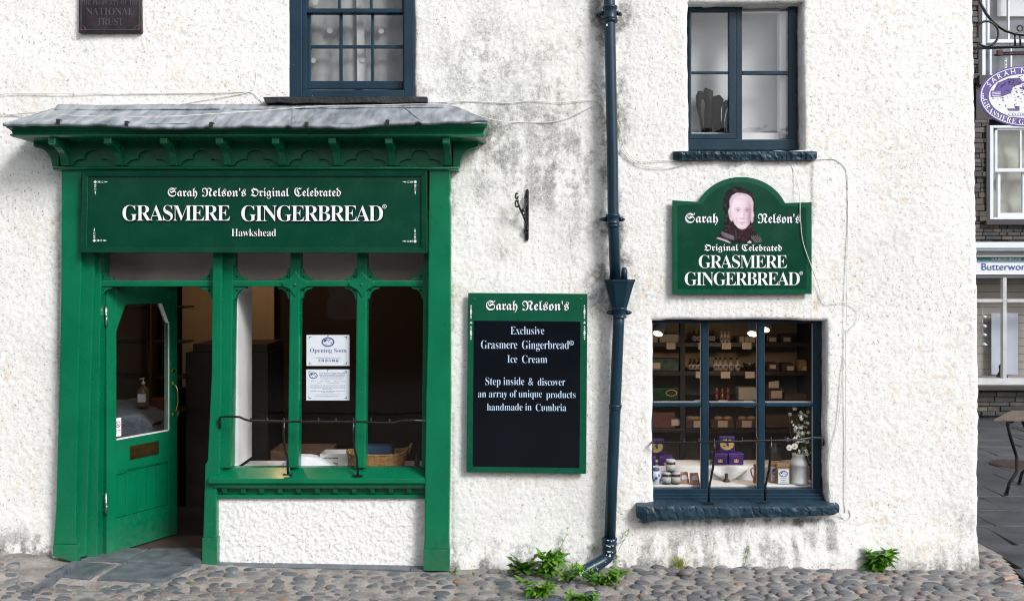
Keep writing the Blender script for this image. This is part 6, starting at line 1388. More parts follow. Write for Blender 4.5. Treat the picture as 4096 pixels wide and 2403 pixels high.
for k, u in enumerate((2867, 2889, 2911)):
    for r_ in range(2):
        T = Thing('spice_jar', f'{ordn[k]} small red jar in the {"upper" if r_ else "lower"} row on the third shelf', 'jar', (X(u, YS + .05), YS + .05, SZ_[2] + r_ * .055), 'small red jars on the third shelf'); x = X(u, YS + .05); z = SZ_[2] + .001 + r_ * .052
        q = MB(); q.lathe((x, YS + .05, z), [(.017, 0), (.018, .003), (.018, .034), (.013, .038)], 12); T.part('jar_glass', q, M_redj); q = MB(); q.lathe((x, YS + .05, z + .038), [(.016, 0), (.016, .011)], 12); T.part('lid', q, M_brassb)
def gbox(u0, u1, vt, sh, m, lb, grp=None, name='carton', cat='box', y=None, card=None):
    y = y or YS + .03; x0, x1 = X(u0, y), X(u1, y); z0 = SZ_[sh] + .001; z1 = Zv(vt, y); T = Thing(name, lb, cat, ((x0 + x1) / 2, y, z0), grp); q = MB(); q.box(x0, x1, y, y + .12, z0, z1); T.part('box_body', q, m, bevel=.003)
    if card: q = MB(); q.rect(*card, y - .004, y - .001); T.part('price_card', q, M_tagc)
    return T
M_wbox = mat('white carton', (.33, .30, .26), .7); M_brbox = mat('brown crate', (.075, .038, .022), .7, nscale=6, namp=.3)
gbox(2639, 2719, 1336, 0, M_wbox, 'pale long carton on the top shelf at the window edge'); gbox(2612, 2631, 1338, 0, M_wbox, 'pale small carton cut off by the window edge')
for k, (a, b_) in enumerate(((2958, 2977), (2979, 2998), (3000, 3020))): gbox(a, b_, 1346, 0, M_wbox, f'{ordn[k]} of three pale tubs in a low row on the top shelf', 'pale tubs on the top shelf', 'tub', 'tub')
M_dpk = mat('dark wrapped packet', (.05, .028, .026), .4, nscale=40, namp=.5)
gbox(3069, 3110, 1340, 0, M_dpk, 'dark wrapped packet with a card on the top shelf nearest the mullion', None, 'packet', 'packet', card=(3077, 1349, 3104, 1366)); gbox(3127, 3169, 1338, 0, M_dpk, 'dark wrapped packet with a card on the top shelf nearer the reveal', None, 'packet', 'packet', card=(3134, 1349, 3162, 1366))
gbox(3074, 3116, 1452, 1, M_dpk, 'dark shiny packet on the middle shelf nearest the mullion', None, 'packet', 'packet', card=(3080, 1459, 3104, 1474)); gbox(3130, 3176, 1453, 1, M_dpk, 'dark packet with cream card in the middle of the second shelf', None, 'packet', 'packet', card=(3148, 1464, 3176, 1481)); gbox(3195, 3226, 1440, 1, mat('yellow packet', (.24, .16, .06), .5, nscale=40, namp=.5), 'yellowish packet with a card on the middle shelf', None, 'packet', 'packet', card=(3211, 1464, 3228, 1481))
gbox(2612, 2715, 1435, 1, mat('green grey picture tin', (.045, .075, .06), .35, nscale=18, namp=.6), 'long greenish picture tin on the middle shelf at the window edge', None, 'picture_tin', 'tin', card=(2613, 1450, 2641, 1475))
T = gbox(2612, 2712, 1552, 2, mat('glossy green tin', (.015, .06, .015), .2, nscale=8, namp=.4), 'glossy green tin with gold oval on the third shelf', None, 'green_tin', 'tin'); q = MB(); flat(ell(2686, 1571, 23, 13, 20), YS + .026, q); T.part('gold_oval', q, M_gold); q = MB(); flat(ell(2686, 1571, 20, 10.5, 20), YS + .025, q); T.part('oval_field', q, M_dark)
gbox(2955, 3027, 1551, 2, M_wbox, 'tall pale carton on the third shelf beside the red jars'); gbox(3076, 3133, 1548, 2, M_brbox, 'dark brown box with printed card on the third shelf', card=(3085, 1562, 3128, 1592)); gbox(3140, 3226, 1576, 2, M_brbox, 'low dark tray with orange sweets on the third shelf', None, 'sweet_tray', 'tray'); gbox(2612, 2700, 1650, 3, mat('dull orange box', (.10, .03, .015), .6, nscale=20, namp=.4), 'dull orange boxes with a card in the bottom row at the window edge', card=(2686, 1676, 2722, 1702))
for k, (a, b_, cu) in enumerate(((2743, 2802, 2775), (2846, 2938, 2872), (2943, 3030, 2968))):
    T = gbox(a, b_, 1678, 3, M_brbox, f'{ordn[k]} brown crate of bread bags on the bottom shelf', 'brown crates of bread bags', 'bread_crate', 'crate', card=(cu, 1682, cu + 38, 1708))
    for j in range(2): u = a + (b_ - a) * (.3 + .4 * j); q = MB(); q.ball(P(u, 1672, YS + .07), .038, 9, (1.1, .7, .5)); T.part('paper_bag', q, M_kraft)
gbox(3066, 3200, 1660, 3, M_brbox, 'long brown crate on the bottom shelf behind the blossom', None, 'bread_crate', 'crate')
T = Thing('ribbed_bowl', 'dark ribbed bowl of glass sweets on the middle shelf', 'bowl', (X(2997, YS + .1), YS + .1, SZ_[1])); q = MB(); q.lathe((X(2997, YS + .1), YS + .1, SZ_[1]), [(.022, 0), (.024, .006), (.045, .03), (.055, .06), (.052, .062)], 18); T.part('bowl_body', q, M_btld)
for k in range(9): q = MB(); q.ball((X(2997, YS + .1) + .03 * math.cos(k * 2.4), YS + .1 + .025 * math.sin(k * 2.4), SZ_[1] + .062), .013, 8); T.part('sweet', q, M_btlg)
for k, (u, v, w) in enumerate(((2684, 1383, 36), (2906, 1383, 37), (2987, 1383, 37), (2800, 1383, 12), (2796, 1498, 26), (2902, 1499, 37), (3000, 1499, 37), (3095, 1538, 40), (2892, 1612, 36), (2792, 1612, 28), (2993, 1614, 36))):
    lbs = ['price card under the pale long carton', 'price card under the three small cream bottles', 'price card under the pale tubs', 'price card under the dark bottles at the mullion', 'price card under the dark bottles on the middle shelf', 'price card under the grey labelled bottles', 'price card under the ribbed bowl', 'tilted price card standing on the dark brown box', 'price card under the red jars', 'price card on the third shelf edge before the mullion', 'price card under the tall pale carton']
    T = Thing('price_card', lbs[k], 'price card', P(u, v, YS - .003), 'cream price cards on the shelves'); q = MB(); dv = 3 if k == 7 else 0; q.slab([(u - w / 2, v - 13 + dv), (u + w / 2, v - 13 - dv), (u + w / 2, v + 13), (u - w / 2, v + 13)], YS - .006, YS - .003); T.part('card', q, M_tagc)
    for j in range(3): q = MB(); ww = w * (.36 if j < 2 else .18); flat([(u - ww, v - 8 + j * 7), (u + ww, v - 8 + j * 7), (u + ww, v - 6 + j * 7), (u - ww, v - 6 + j * 7)], YS - .0066, q); T.part('printed_line', q, M_ink2)
q = MB(); q.lathe((X(3108, .5), .55, .652), [(.04, 0), (.046, .01), (.046, .10), (.03, .12), (.03, .135), (.034, .14)], 16); single('glass_jar', 'empty dark glass storage jar behind the brown paper bags', 'jar', q, mat('dim glass jar', (.06, .065, .07), .1), (X(3108, .5), .55, .652))
# things behind the upper window
M_blk = mat('black vinyl', (.003, .003, .004), .5, spec=.08)
T = Thing('tall_boots', 'group of tall black boots drying behind the upstairs pane', 'boots', P(2820, 533, .22))
for pts, rs_ in (([(2800, 366), (2797, 385), (2793, 420), (2802, 470), (2812, 533)], [.016, .026, .018, .010, .012]), ([(2815, 366), (2832, 372), (2835, 420), (2832, 470), (2833, 533)], [.03, .042, .030, .030, .032])): q = MB(); q.tube([P(u, v, .22) for u, v in pts], rs_, 12); T.part('boot_leg', q, M_blk)
q = MB(); q.uvprism([(2792, 372), (2804, 366), (2828, 368), (2838, 380), (2842, 396), (2800, 394)], .20, .24); T.part('boot_top', q, M_blk, bevel=.006)
q = MB(); q.tube([P(u, v, .24) for u, v in ((2864, 385), (2868, 400), (2865, 440), (2866, 490), (2880, 533))], [.030, .052, .036, .034, .05], 12); T.part('boot_leg', q, M_blk); q = MB(); q.uvprism([(2843, 392), (2856, 385), (2878, 387), (2891, 396), (2880, 404), (2846, 402)], .21, .26); T.part('boot_top', q, M_blk, bevel=.005)
q = MB(); q.uvprism([(2892, 410), (2902, 401), (2918, 402), (2920, 416), (2894, 418)], .21, .26); T.part('boot_top', q, M_blk, bevel=.005); q = MB(); q.tube([P(2905, 415, .25), P(2908, 533, .25)], [.03, .05], 10); T.part('boot_leg', q, M_blk)
q = MB(); q.tube([P(u, v, .18) for u, v in ((2901, 533), (2900, 480), (2903, 455), (2910, 436), (2920, 428), (2932, 428))], .006, 8); single('swan_neck_tap', 'curved chrome tap pipe beside the black boots upstairs', 'tap', q, M_steel, P(2901, 533, .18))
q = MB(); q.box(X(2740, .22), X(3120, .22), (.19), .33, 2.80, Zv(534, .22)); single('upstairs_worktop', 'pale worktop behind the upper casement window', 'worktop', q, M_lin, (1.6, .3, 3.0))

# ------------------------------------------------------------------ weeds at the foot of the wall
rp = random.Random(21)
def weed(name, label, cat, u, v, n, ln, el, meshes, stems=3, h=.08, spread=.05, y=None, az=(3.0, 6.4)):
    n = int(n * 2.6) if n > 13 else n; ln = (ln[0], ln[1] * 1.2); spread *= 1.15
    z = .0; b_ = G(u, v, -.01) if y is None else P(u, v, y); b_.z = float(gz(b_.x, b_.y)); T = Thing(name, label, cat, b_)
    for s_ in range(stems):
        top = b_ + Vector((rp.uniform(-spread, spread), rp.uniform(-spread * .5, spread * .2), h * rp.uniform(.6, 1))); q = MB(); q.tube([b_, b_.lerp(top, .5) + Vector((rp.uniform(-.01, .01), 0, 0)), top], .0025, 5); T.part('stem', q, M_leafd)
        for k in range(n // stems):
            t = rp.uniform(.15, 1.0); put_leaf(T, rp.choice(meshes), b_.lerp(top, t), rp.uniform(*az), rp.uniform(*el), rp.uniform(*ln), rp.uniform(-.4, .4))
    return T
T = weed('dandelion', 'dandelion rosette with long toothed leaves nearest the menu board', 'weed', 2105, 2292, 16, (.08, .14), (.1, 1.15), [LM[2], LM[2], LM[3]], 2, .05, .035, az=(2.6, 6.8))
put_leaf(T, LM[2], T.loc + Vector((-.03, 0, .02)), 2.9, 1.05, .16); put_leaf(T, LM[2], T.loc + Vector((.01, .0, .03)), .35, 1.25, .15)
weed('broadleaf_weed', 'bushy bright weed with broad leaves beside the dandelion', 'weed', 2188, 2296, 62, (.05, .085), (-.2, 1.2), [LM[0], LM[1], LM[1]], 7, .17, .09, az=(2.2, 7.2))
weed('trailing_weed', 'bright trailing weed spilling over the cobbles below the dandelion', 'weed', 2140, 2372, 56, (.04, .075), (-.3, .9), [LM[0], LM[4], LM[1]], 8, .12, .14, az=(2.2, 7.2))
weed('chickweed', 'small leaved weed low in front of the pipe shoe', 'weed', 2328, 2392, 60, (.025, .045), (-.3, .9), [LM[1], LM[1], LM[3]], 8, .05, .11, az=(0, 6.3))
weed('pipe_foot_weed', 'thick green weed growing behind the downpipe shoe', 'weed', 2408, 2334, 110, (.03, .058), (-.3, 1.1), [LM[0], LM[4], LM[3], LM[1]], 12, .13, .17, az=(0, 6.3))
weed('feathery_weed', 'feathery weed climbing beside the downpipe collar', 'weed', 2472, 2262, 40, (.02, .04), (-.2, 1.2), [LM[4], LM[0]], 4, .17, .05, az=(0, 6.3))
weed('slender_weed', 'slender pale weed between the broadleaf weed and the pipe shoe', 'weed', 2272, 2325, 40, (.03, .055), (0, 1.2), [LM[4], LM[0]], 6, .14, .10, az=(0, 6.3))
weed('dock_plant', 'leafy green weed at the foot of the bare wall near the corner', 'weed', 3492, 2266, 60, (.06, .105), (-.35, 1.0), [LM[0], LM[3], LM[1]], 8, .17, .13, az=(2.4, 7.0))
weed('seedling', 'tiny green seedling beside the middle post of the shopfront', 'weed', 784, 2270, 12, (.02, .04), (.0, .9), [LM[1], LM[4]], 3, .025, .02)
weed('seedling', 'tiny seedling against the right green pilaster foot', 'weed', 1812, 2290, 7, (.03, .05), (.1, 1.1), [LM[4], LM[0]], 2, .03, .02, az=(2.5, 6.9)); weed('seedling', 'lone seedling on the wall foot between pilaster and dandelion', 'weed', 1896, 2288, 5, (.02, .035), (.1, 1.1), [LM[4], LM[0]], 2, .02, .02)
weed('seedling', 'flat little weed among the cobbles below the door slabs', 'weed', 762, 2344, 8, (.015, .03), (0, .5), [LM[1]], 2, .01, .03); weed('mossy_weed', 'round mossy tuft at the wall foot beside the left pilaster', 'weed', 68, 2212, 26, (.014, .025), (0, 1.2), [LM[1]], 4, .03, .03); weed('mossy_weed', 'low mossy patch at the wall foot close to the photo edge', 'weed', 22, 2218, 14, (.014, .022), (0, 1), [LM[1]], 3, .015, .04)
def stalk(label, pts, y):
    T = Thing('cleavers_stalk', label, 'weed', P(*pts[0], y)); P3 = [P(u, v, y) for u, v in pts]; q = MB(); q.tube(P3, .0017, 5); T.part('stem', q, M_leaf)
    for p in P3[1:]:
        for k in range(5): put_leaf(T, LM[4], p, k * 1.26 + rp.uniform(0, .5), rp.uniform(.1, .8), rp.uniform(.018, .032))
stalk('tall thin stalk with small whorled leaves rising beside the dandelion', [(2232, 2285), (2232, 2225), (2238, 2195), (2252, 2165), (2268, 2135), (2270, 2112)], -.05); stalk('thin leaning stalk just left of the downpipe collar', [(2392, 2218), (2380, 2198), (2370, 2180)], -.05); stalk('thin stalk leaning away to the right of the downpipe', [(2475, 2195), (2492, 2165), (2505, 2142), (2515, 2124)], -.05)
stalk('pale seedling stalk at the wall foot right of the grass tuft', [(2978, 2258), (2984, 2230), (2992, 2205), (2996, 2190)], -.05)
T = Thing('grass_tuft', 'pale yellowish grass tuft at the wall foot under the navy window', 'grass', P(2718, 2268, -.06)); T.o.location.z = T.loc.z = float(gz(T.loc.x, -.06)); q = MB()
for k in range(90):
    b_ = T.loc + Vector((rp.gauss(0, .018), rp.gauss(0, .012), 0)); t = b_ + Vector((rp.gauss(0, .045), rp.uniform(-.05, .02), rp.uniform(.05, .115))); m_ = b_.lerp(t, .5) + Vector((0, 0, .012)); w = Vector((.0015, 0, 0)); q.add([b_ - w, b_ + w, m_ + w, m_ - w, t], [(0, 1, 2, 3), (3, 2, 4)])
T.part('grass_blades', q, M_grass, kind='stuff')
# loose stones and wood chip
T = Thing('loose_pebble', 'large rounded purple grey pebble lying against the wall foot', 'stone', P(2742, 2287, -.10)); q = MB(); q.ball(G(2742, 2290, .015), .052, 14, (1.05, .7, .55)); T.part('pebble', q, mat('purple grey pebble', (.15, .13, .13), .5, nscale=20, namp=.2))
q = MB(); a = G(4020, 2318, .01); q.hexa([a + Vector(p) for p in ((-.005, 0, .016), (.115, .05, .018), (.118, .046, .0), (-.002, -.01, 0), (-.01, .022, .016), (.11, .066, .018), (.11, .066, 0), (-.01, .022, 0))]); single('wood_chip', 'pale splinter of wood lying on the cobbles past the house corner', 'wood', q, mat('pale wood', (.36, .24, .16), .7, nscale=20, namp=.2), a, bevel=.002)

# ------------------------------------------------------------------ the lane: flagstones, table, building behind
patio = MB(); patio.box(3.3, 14, -3.2, 7.6, -.14, -.075); pat = single('flagged_yard', 'dark joints of the slate flagged yard beside the white house', None, patio, M_dark, kind='structure')
def patio_mat():
    m = mat('wet slate flag', (.050, .055, .063), .5, nscale=3, namp=.45, bump=.3, bscale=14); return m
M_flag = patio_mat(); M_flag2 = mat('brown slab', (.030, .022, .020), .6, nscale=4, namp=.3, bump=.3)
y = -3.0; rf2 = random.Random(4); r_ = 0
while y < 7.3:
    dy = rf2.uniform(.42, .62); x = 3.45 + rf2.uniform(-.3, 0)
    while x < 9.5:
        w = rf2.uniform(.55, 1.05); x0 = max(x, xbound(y + dy / 2) + .02 if y < .75 else XR + .0); x1 = x + w - .012
        if x1 - x0 > .08:
            xl0 = max(x0, xbound(y) + .01) if y < .75 else x0; xl1 = max(x0, xbound(y + dy) + .01) if y < .75 else x0; sk = rf2.uniform(-.03, .03); z = -.045 + rf2.uniform(-.004, .004)
            q = MB(); q.add([(xl0, y + .006, z), (x1 + sk, y + .006, z), (x1 - sk, y + dy - .006, z), (xl1, y + dy - .006, z), (xl0, y + .006, z - .05), (x1 + sk, y + .006, z - .05), (x1 - sk, y + dy - .006, z - .05), (xl1, y + dy - .006, z - .05)], [(3, 2, 1, 0), (4, 5, 6, 7), (0, 1, 5, 4), (1, 2, 6, 5), (2, 3, 7, 6), (3, 0, 4, 7)])
            o = bpy.data.objects.new('flagstone', mesh(q, 'flagstone', M_flag2 if (1.8 < y < 2.2 and x < 5.2) else M_flag, bevel=.006, seg=1)); COL.objects.link(o); o.parent = pat
        x += w
    y += dy; r_ += 1
T = Thing('manhole_cover', 'round rusty manhole cover set in the dark flagstones', 'manhole', G(4062, 1856, -.04)); q = MB(); c = G(4062, 1856, -.04); q.lathe((c.x, c.y, -.05), [(.27, 0), (.27, .016), (.25, .018), (.245, .014)], 30); T.part('cover', q, mat('rusty cover', (.045, .026, .022), .6, nscale=60, namp=.5, bump=.8, bscale=60)); 
q = MB()
for k in range(-5, 6):
    w = math.sqrt(max(0, .23 ** 2 - (k * .04) ** 2)); q.box(c.x - w, c.x + w, c.y + k * .04 - .008, c.y + k * .04 + .008, -.036, -.030)
T.part('tread_ribs', q, MATS['rusty cover'], kind='stuff')
# bistro table
M_iront = mat('dull black iron', (.010, .010, .011), .7, spec=.2); TB = Thing('bistro_table', 'weathered slatted wooden table on curved black iron legs', 'table', G(4050, 1941, -.045)); M_wood = mat('weathered timber', (.12, .095, .07), .7, nscale=12, namp=.35)
ty, tz, tx0 = 2.6, .70, X(3977, 2.3)
for k in range(9): q = MB(); yy = 2.30 + k * .068; dx = k * .055; q.hexa([(tx0 + dx, yy, tz + .022), (tx0 + dx + 1.1, yy - .0, tz + .022), (tx0 + dx + 1.1, yy, tz), (tx0 + dx, yy, tz), (tx0 + dx + .05, yy + .060, tz + .022), (tx0 + dx + 1.15, yy + .060, tz + .022), (tx0 + dx + 1.15, yy + .060, tz), (tx0 + dx + .05, yy + .060, tz)]); TB.part('slat', q, M_wood, bevel=.003)
q = MB(); q.hexa([(tx0 + .12, 2.31, tz - .001), (tx0 + .17, 2.31, tz - .001), (tx0 + .17, 2.31, tz - .026), (tx0 + .12, 2.31, tz - .026), (tx0 + .60, 2.89, tz - .001), (tx0 + .65, 2.89, tz - .001), (tx0 + .65, 2.89, tz - .026), (tx0 + .60, 2.89, tz - .026)]); TB.part('batten', q, M_iront)
for xx in (.12, 1.0):
    for s_, yy in ((1, 2.36), (-1, 2.84)):
        zf = -.043; sg = 1 if xx < .5 else -1; q = MB(); a = tx0 + xx + .04 + (yy - 2.36) * .8; q.tube([(a, yy, tz - .027), (a + sg * .04, yy + s_ * .03, .55), (a + sg * .13, yy + s_ * .12, .40), (a + sg * .20, yy + s_ * .20, .30), (a + sg * .12, yy + s_ * .05, .18), (a + sg * .02, yy - s_ * .0, .08), (a - sg * .01, yy, zf + .012)], .016, 8); q.ball((a - sg * .01, yy, zf + .014), .022, 8, (1.2, 1, .6)); TB.part('leg', q, M_iront)
# stone house across the yard
BH = Thing('stone_house', 'dark slate stone house with white sash windows and a shopfront', 'building', (9, 7.4, -.05)); YB = 7.4; kB = (DIST + YB) / DIST
def bq(r, yf, yb, m, name, parent=None, bevel=0): q = MB(); q.rect(*r, yf, yb); return BH.part(name, q, m, parent, bevel=bevel)
M_stb = [mat('dark walling stone', (.040, .040, .042), .65, nscale=8, namp=.4, bump=.5, bscale=20), mat('brown walling stone', (.065, .050, .042), .65, nscale=8, namp=.4, bump=.5, bscale=20), mat('grey walling stone', (.085, .083, .078), .65, nscale=8, namp=.4, bump=.5, bscale=20), mat('blackish walling stone', (.022, .023, .026), .6, nscale=8, namp=.4, bump=.5, bscale=20)]
# core walls leave openings for the windows
for r in ((3700, -500, 3924, 968), (3924, -500, 4420, -120), (3700, 1562, 4900, 1700), (3924, 340, 4420, 478), (3950, 895, 4420, 968), (4420, -500, 5200, 968)): q = MB(); q.rect(*r, YB + .05, YB + .35); BH.part('wall_core', q, M_dark)
q = MB(); q.box(X(3700, YB), 15, YB + 3.2, YB + 3.4, -.1, 7.4); BH.part('rear_wall', q, M_dark); q = MB(); q.prismx([(YB - .3, 7.0), (YB + 2.5, 9.0), (YB + 5, 7.0), (YB + 5, 6.9), (YB - .3, 6.9)], X(3700, YB), 15); BH.part('roof', q, M_slated)
rw = random.Random(9); cnt = 0
def stones(u0, u1, v0, v1, hr=(15, 26), wr=(30, 62)):
    v = v0
    while v < v1 - 2:
        h = min(rw.uniform(*hr), v1 - v); u = u0 - rw.uniform(0, 20)
        while u < u1:
            w = rw.uniform(*wr); a, b_ = max(u, u0), min(u + w - 2.4, u1)
            if b_ - a > 5: bq((a, v + rw.uniform(.4, 1.6), b_, v + h - rw.uniform(.6, 2)), YB + rw.uniform(-.02, .02), YB + .06, rw.choices(M_stb, (5, 3, 2, 3))[0], 'wall_stone', bevel=.006)
            u += w
        v += h
stones(3730, 3880, -60, 966, (22, 34), (50, 90)); stones(3730, 3880, 1566, 1664, (18, 26), (60, 110)); stones(3885, 3928, -60, 336); stones(3885, 3957, 478, 896); stones(3885, 4135, 896, 966, (13, 20), (30, 70)); stones(3885, 4135, 1566, 1664, (16, 24), (50, 110)); stones(3925, 3957, 330, 352)
M_upvc = mat('white joinery', (.62, .66, .72), .45, nscale=5, namp=.06); M_gb = glass_mat('far glass', 1.6)
M_lint = mat('dark lintel', (.03, .028, .028), .6, nscale=6, namp=.3)
bq((3917, 300, 4420, 340), YB - .06, YB + .1, M_lint, 'stone_lintel', bevel=.01); bq((3905, 340, 4420, 478), YB - .0, YB + .06, M_lint, 'string_course'); bq((3945, 880, 4420, 900), YB - .08, YB + .1, M_lint, 'stone_sill', bevel=.01); bq((3914, -60, 3929, 332), YB - .02, YB + .1, M_lint, 'jamb_stone'); bq((3946, 500, 3960, 880), YB - .02, YB + .1, M_lint, 'jamb_stone')
def sashwin(u0, v0, v1, um, vm, u1, blind, g0, off):
    w = bq((u0, v0, u0 + 15, v1), YB - .01, YB + .12, M_upvc, 'sash_window', bevel=.008)
    for nm, r, yf in (('outer_frame', (u0 + 15, v0, u1, v0 + 10), 0), ('outer_frame', (u0 + 15, v1 - 9, u1, v1), 0), ('upper_sash_stile', (g0 - 9, v0 + 10, g0, vm), .03), ('sash_rail', (g0 - 9, vm, u1, vm + 14), .01), ('lower_sash_stile', (g0 + 1, vm + 14, g0 + off, v1 - 9), .05), ('sash_rail', (g0 + off, v1 - 26, u1, v1 - 9), .05), ('sash_rail', (g0 - 9, v0 + 10, u1, v0 + 19), .03), ('glazing_bar', (um, v0 + 19, um + 7, vm), .035), ('glazing_bar', (um + 10, vm + 14, um + 17, v1 - 26), .055), ('glazing_bar', (um + 130, v0 + 19, um + 137, v1 - 26), .05)): bq(r, YB + yf, YB + yf + .05, M_upvc, nm, w, bevel=.004)
    for r, yf in (((g0, v0 + 19, um, vm), .05), ((um + 7, v0 + 19, u1, vm), .05), ((g0 + off, vm + 14, um + 10, v1 - 26), .07), ((um + 17, vm + 14, u1, v1 - 26), .07)): bq(r, YB + yf, YB + yf + .004, M_gb, 'pane', w)
    A, B = np.meshgrid(np.linspace(X(u0, YB), X(u1, YB), 24), np.linspace(Zv(v1 - 12, YB), Zv(v0, YB), 30)); q = MB(); q.grid(A, YB + .22 + (fbm(A * .3, B, .3, 3, 5) - .5) * .14, B); BH.part('blind', q, blind, w)
    return w
sashwin(3928, -330, 322, 4032, 158, 4420, mat('blue grey room', (.10, .12, .15), .6, nscale=1), 3959, 8)
sashwin(3959, 502, 878, 4080, 674, 4420, mat('pleated greenish blind', (.30, .31, .27), .8, nscale=3, namp=.2, bump=.4, bscale=6), 3990, 12)
bq((3990, -330, 4420, 66), YB + .16, YB + .18, mat('white roller blind', (.55, .57, .60), .7), 'blind_backing', None)
# pharmacy shopfront
for nm, r, yf in (('cornice', (3725, 968, 4700, 992), -.22), ('cornice', (3725, 992, 4700, 1003), -.18), ('moulding', (3725, 1003, 4700, 1012), -.10), ('moulding', (3725, 1012, 4700, 1022), -.08), ('moulding', (3725, 1022, 4700, 1028), -.12)):
    bq(r, YB + yf, YB + .1, M_upvc if 'corn' in nm else mat('grey moulding', (.32, .33, .34), .5), nm, bevel=.006)
T = Thing('pharmacy_sign', 'white and teal pharmacy fascia sign with blue lettering', 'sign', P(4096, 1090, YB - .1)); q = MB(); q.rect(3730, 1026, 4700, 1098, YB - .06, YB + .06); T.part('sign_panel', q, mat('white sign panel', (.66, .70, .74), .4))
q = MB(); q.rect(3730, 1027, 4700, 1044, YB - .066, YB - .061); T.part('teal_band', q, mat('teal band', (.0, .15, .11), .4)); q = MB(); q.rect(3730, 1047, 4700, 1049.5, YB - .066, YB - .061); T.part('blue_line', q, mat('sign blue', (.015, .04, .26), .4))
q = MB(); add_text(q, "Butterworths", 'sans', 3927, 4150, 1080, 1053, YB - .066); T.part('lettering', q, MATS['sign blue'])
q = MB(); add_text(q, "NUMARK", 'light', 3965, 4010, 1040, 1030, YB - .070); T.part('lettering', q, M_ofw); q = MB(); add_text(q, "PHARMACIST", 'light', 4020, 4086, 1040, 1030, YB - .070); T.part('lettering', q, M_ofw); q = MB(); flat(ell(4015, 1035, 4.6, 4.6, 14), YB - .070, q); T.part('round_logo', q, M_ofw)
q = MB(); flat([(4014, 1031.5), (4016, 1031.5), (4016, 1038.5), (4014, 1038.5)], YB - .071, q); flat([(4011.5, 1034), (4018.5, 1034), (4018.5, 1036), (4011.5, 1036)], YB - .072, q); T.part('logo_cross', q, MATS['teal band'])
sw = bq((3730, 1098, 4700, 1111), YB - .02, YB + .1, mat('grey head rail', (.22, .22, .22), .5), 'shop_window', bevel=.004)
M_off = mat('greyed white paint', (.45, .46, .47), .5, nscale=6, namp=.12)
for nm, r in (('mullion', (3775, 1111, 3800, 1513)), ('mullion', (4012, 1111, 4027, 1513)), ('mullion', (4250, 1111, 4265, 1513)), ('transom', (3800, 1196, 4011, 1209)), ('transom', (4028, 1196, 4249, 1209)), ('bottom_rail', (3730, 1513, 4700, 1532)), ('sill', (3730, 1533, 4700, 1540))): bq(r, YB - .03 - (.05 if nm == 'sill' else 0), YB + .05, M_off, nm, sw, bevel=.006)
for r in ((3800, 1111, 4012, 1196), (4027, 1111, 4250, 1196), (3800, 1209, 4012, 1513), (4027, 1209, 4250, 1513)): bq(r, YB + .02, YB + .024, M_gb, 'pane', sw)
bq((3725, 1541, 4900, 1562), YB - .16, YB + .1, M_lint, 'stone_sill', None, bevel=.01)
for k in range(14): bq((3730, 1106 + k * 31, 4700, 1135 + k * 31), YB + .50, YB + .53, mat('cream boarding', (.30, .28, .25), .6, nscale=4, namp=.06), 'lining_board', sw)
bq((3880, 1512, 4700, 1540), YB + .06, YB + .5, mat('cream boarding', (.3, .28, .25)), 'window_bed', sw); bq((3880, 1098, 4700, 1105), YB + .06, YB + .5, M_dark, 'window_head', sw)
q = MB(); q.rect(3966, 1252, 4072, 1498, YB + .40, YB + .405); single('hanging_sheet', 'pale blue paper sheet hanging in the pharmacy window', 'sheet', q, mat('bluish paper', (.42, .46, .54), .7, nscale=3, namp=.06), P(4019, 1498, YB + .4))
T = Thing('thinker_statuette', 'small dark seated figure statuette in the pharmacy window', 'statuette', P(4010, 1513, YB + .2)); yy = YB + .22
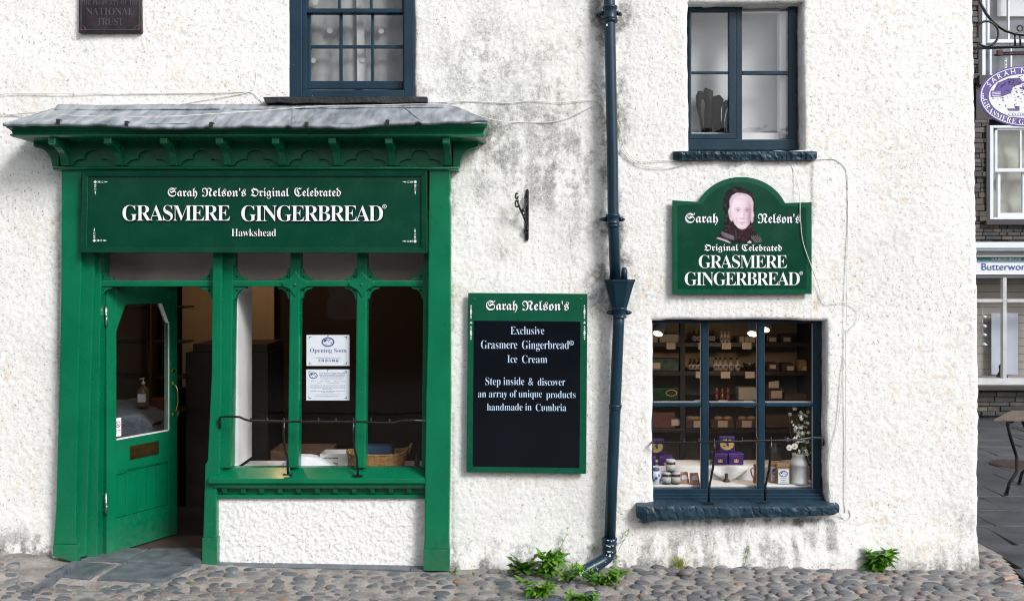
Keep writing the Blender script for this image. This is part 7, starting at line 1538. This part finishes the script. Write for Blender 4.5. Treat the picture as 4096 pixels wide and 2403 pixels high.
q = MB(); q.tube([P(4008, 1514, yy), P(4009, 1494, yy), P(4012, 1482, yy)], [.10, .06, .05], 10); T.part('plinth', q, M_blk); q = MB(); q.tube([P(4013, 1484, yy), P(4008, 1466, yy), P(4014, 1452, yy)], [.045, .05, .035], 10); T.part('torso', q, M_blk); q = MB(); q.ball(P(4011, 1447, yy), .032); T.part('head', q, M_blk); q = MB(); q.tube([P(4012, 1478, yy), P(4000, 1474, yy), P(4003, 1496, yy)], .02, 7); T.part('leg', q, M_blk); q = MB(); q.tube([P(4010, 1458, yy), P(4001, 1470, yy), P(4008, 1450, yy)], .013, 6); T.part('arm', q, M_blk)
T = Thing('string_lights', 'string of small coloured bulbs hanging inside the pharmacy window', 'lights', P(3932, 1380, YB + .1)); q = MB(); q.tube([P(3931, 1200, YB + .1), P(3930, 1290, YB + .1), P(3932, 1383, YB + .1)], .006, 6); T.part('wire', q, M_off)
for v, c_ in ((1265, (.8, .1, .2)), (1302, (.3, .3, .7)), (1337, (.3, .25, .7)), (1375, (.8, .8, .8))): q = MB(); q.tube([P(3931, v, YB + .09), P(3943, v + 3, YB + .09)], .022, 8); T.part('socket', q, M_upvc); q = MB(); q.tube([P(3943, v + 3, YB + .09), P(3950, v + 5, YB + .09)], [.012, .004], 6); T.part('bulb', q, mat(f'bulb {c_[0]}{c_[2]}', c_, .2))
# terrace behind the camera, seen only as a reflection in the panes
OB = Thing('facing_terrace', 'dark stone terrace on the other side of the street', 'building', (0, -17, 0))
q = MB(); q.box(-16, 14, -23, -17, -.11, 4.6); OB.part('wall', q, mat('facing stone', (.045, .043, .042), .8, nscale=2, namp=.3)); q = MB(); q.prismx([(-16.7, 4.5), (-20, 6.3), (-23.3, 4.5)], -16.2, 14.2); OB.part('roof', q, M_slated)
q = MB(); q.box(9.5, 11, -20.6, -19.4, 5.6, 7.6); OB.part('chimney', q, MATS['facing stone'])
for k in range(9):
    x = -14 + k * 3.1; q = MB(); q.box(x, x + 1.1, -17.04, -16.99, 1.0, 2.4); OB.part('window', q, M_off)
q = MB(); q.box(-30, -16.2, -22, -17, -.11, 3.6); q.box(14.4, 34, -22, -17, -.11, 4.2); single('far_row', 'low dark row of buildings further along the street', 'building', q, MATS['facing stone'], (0, -18, 0))
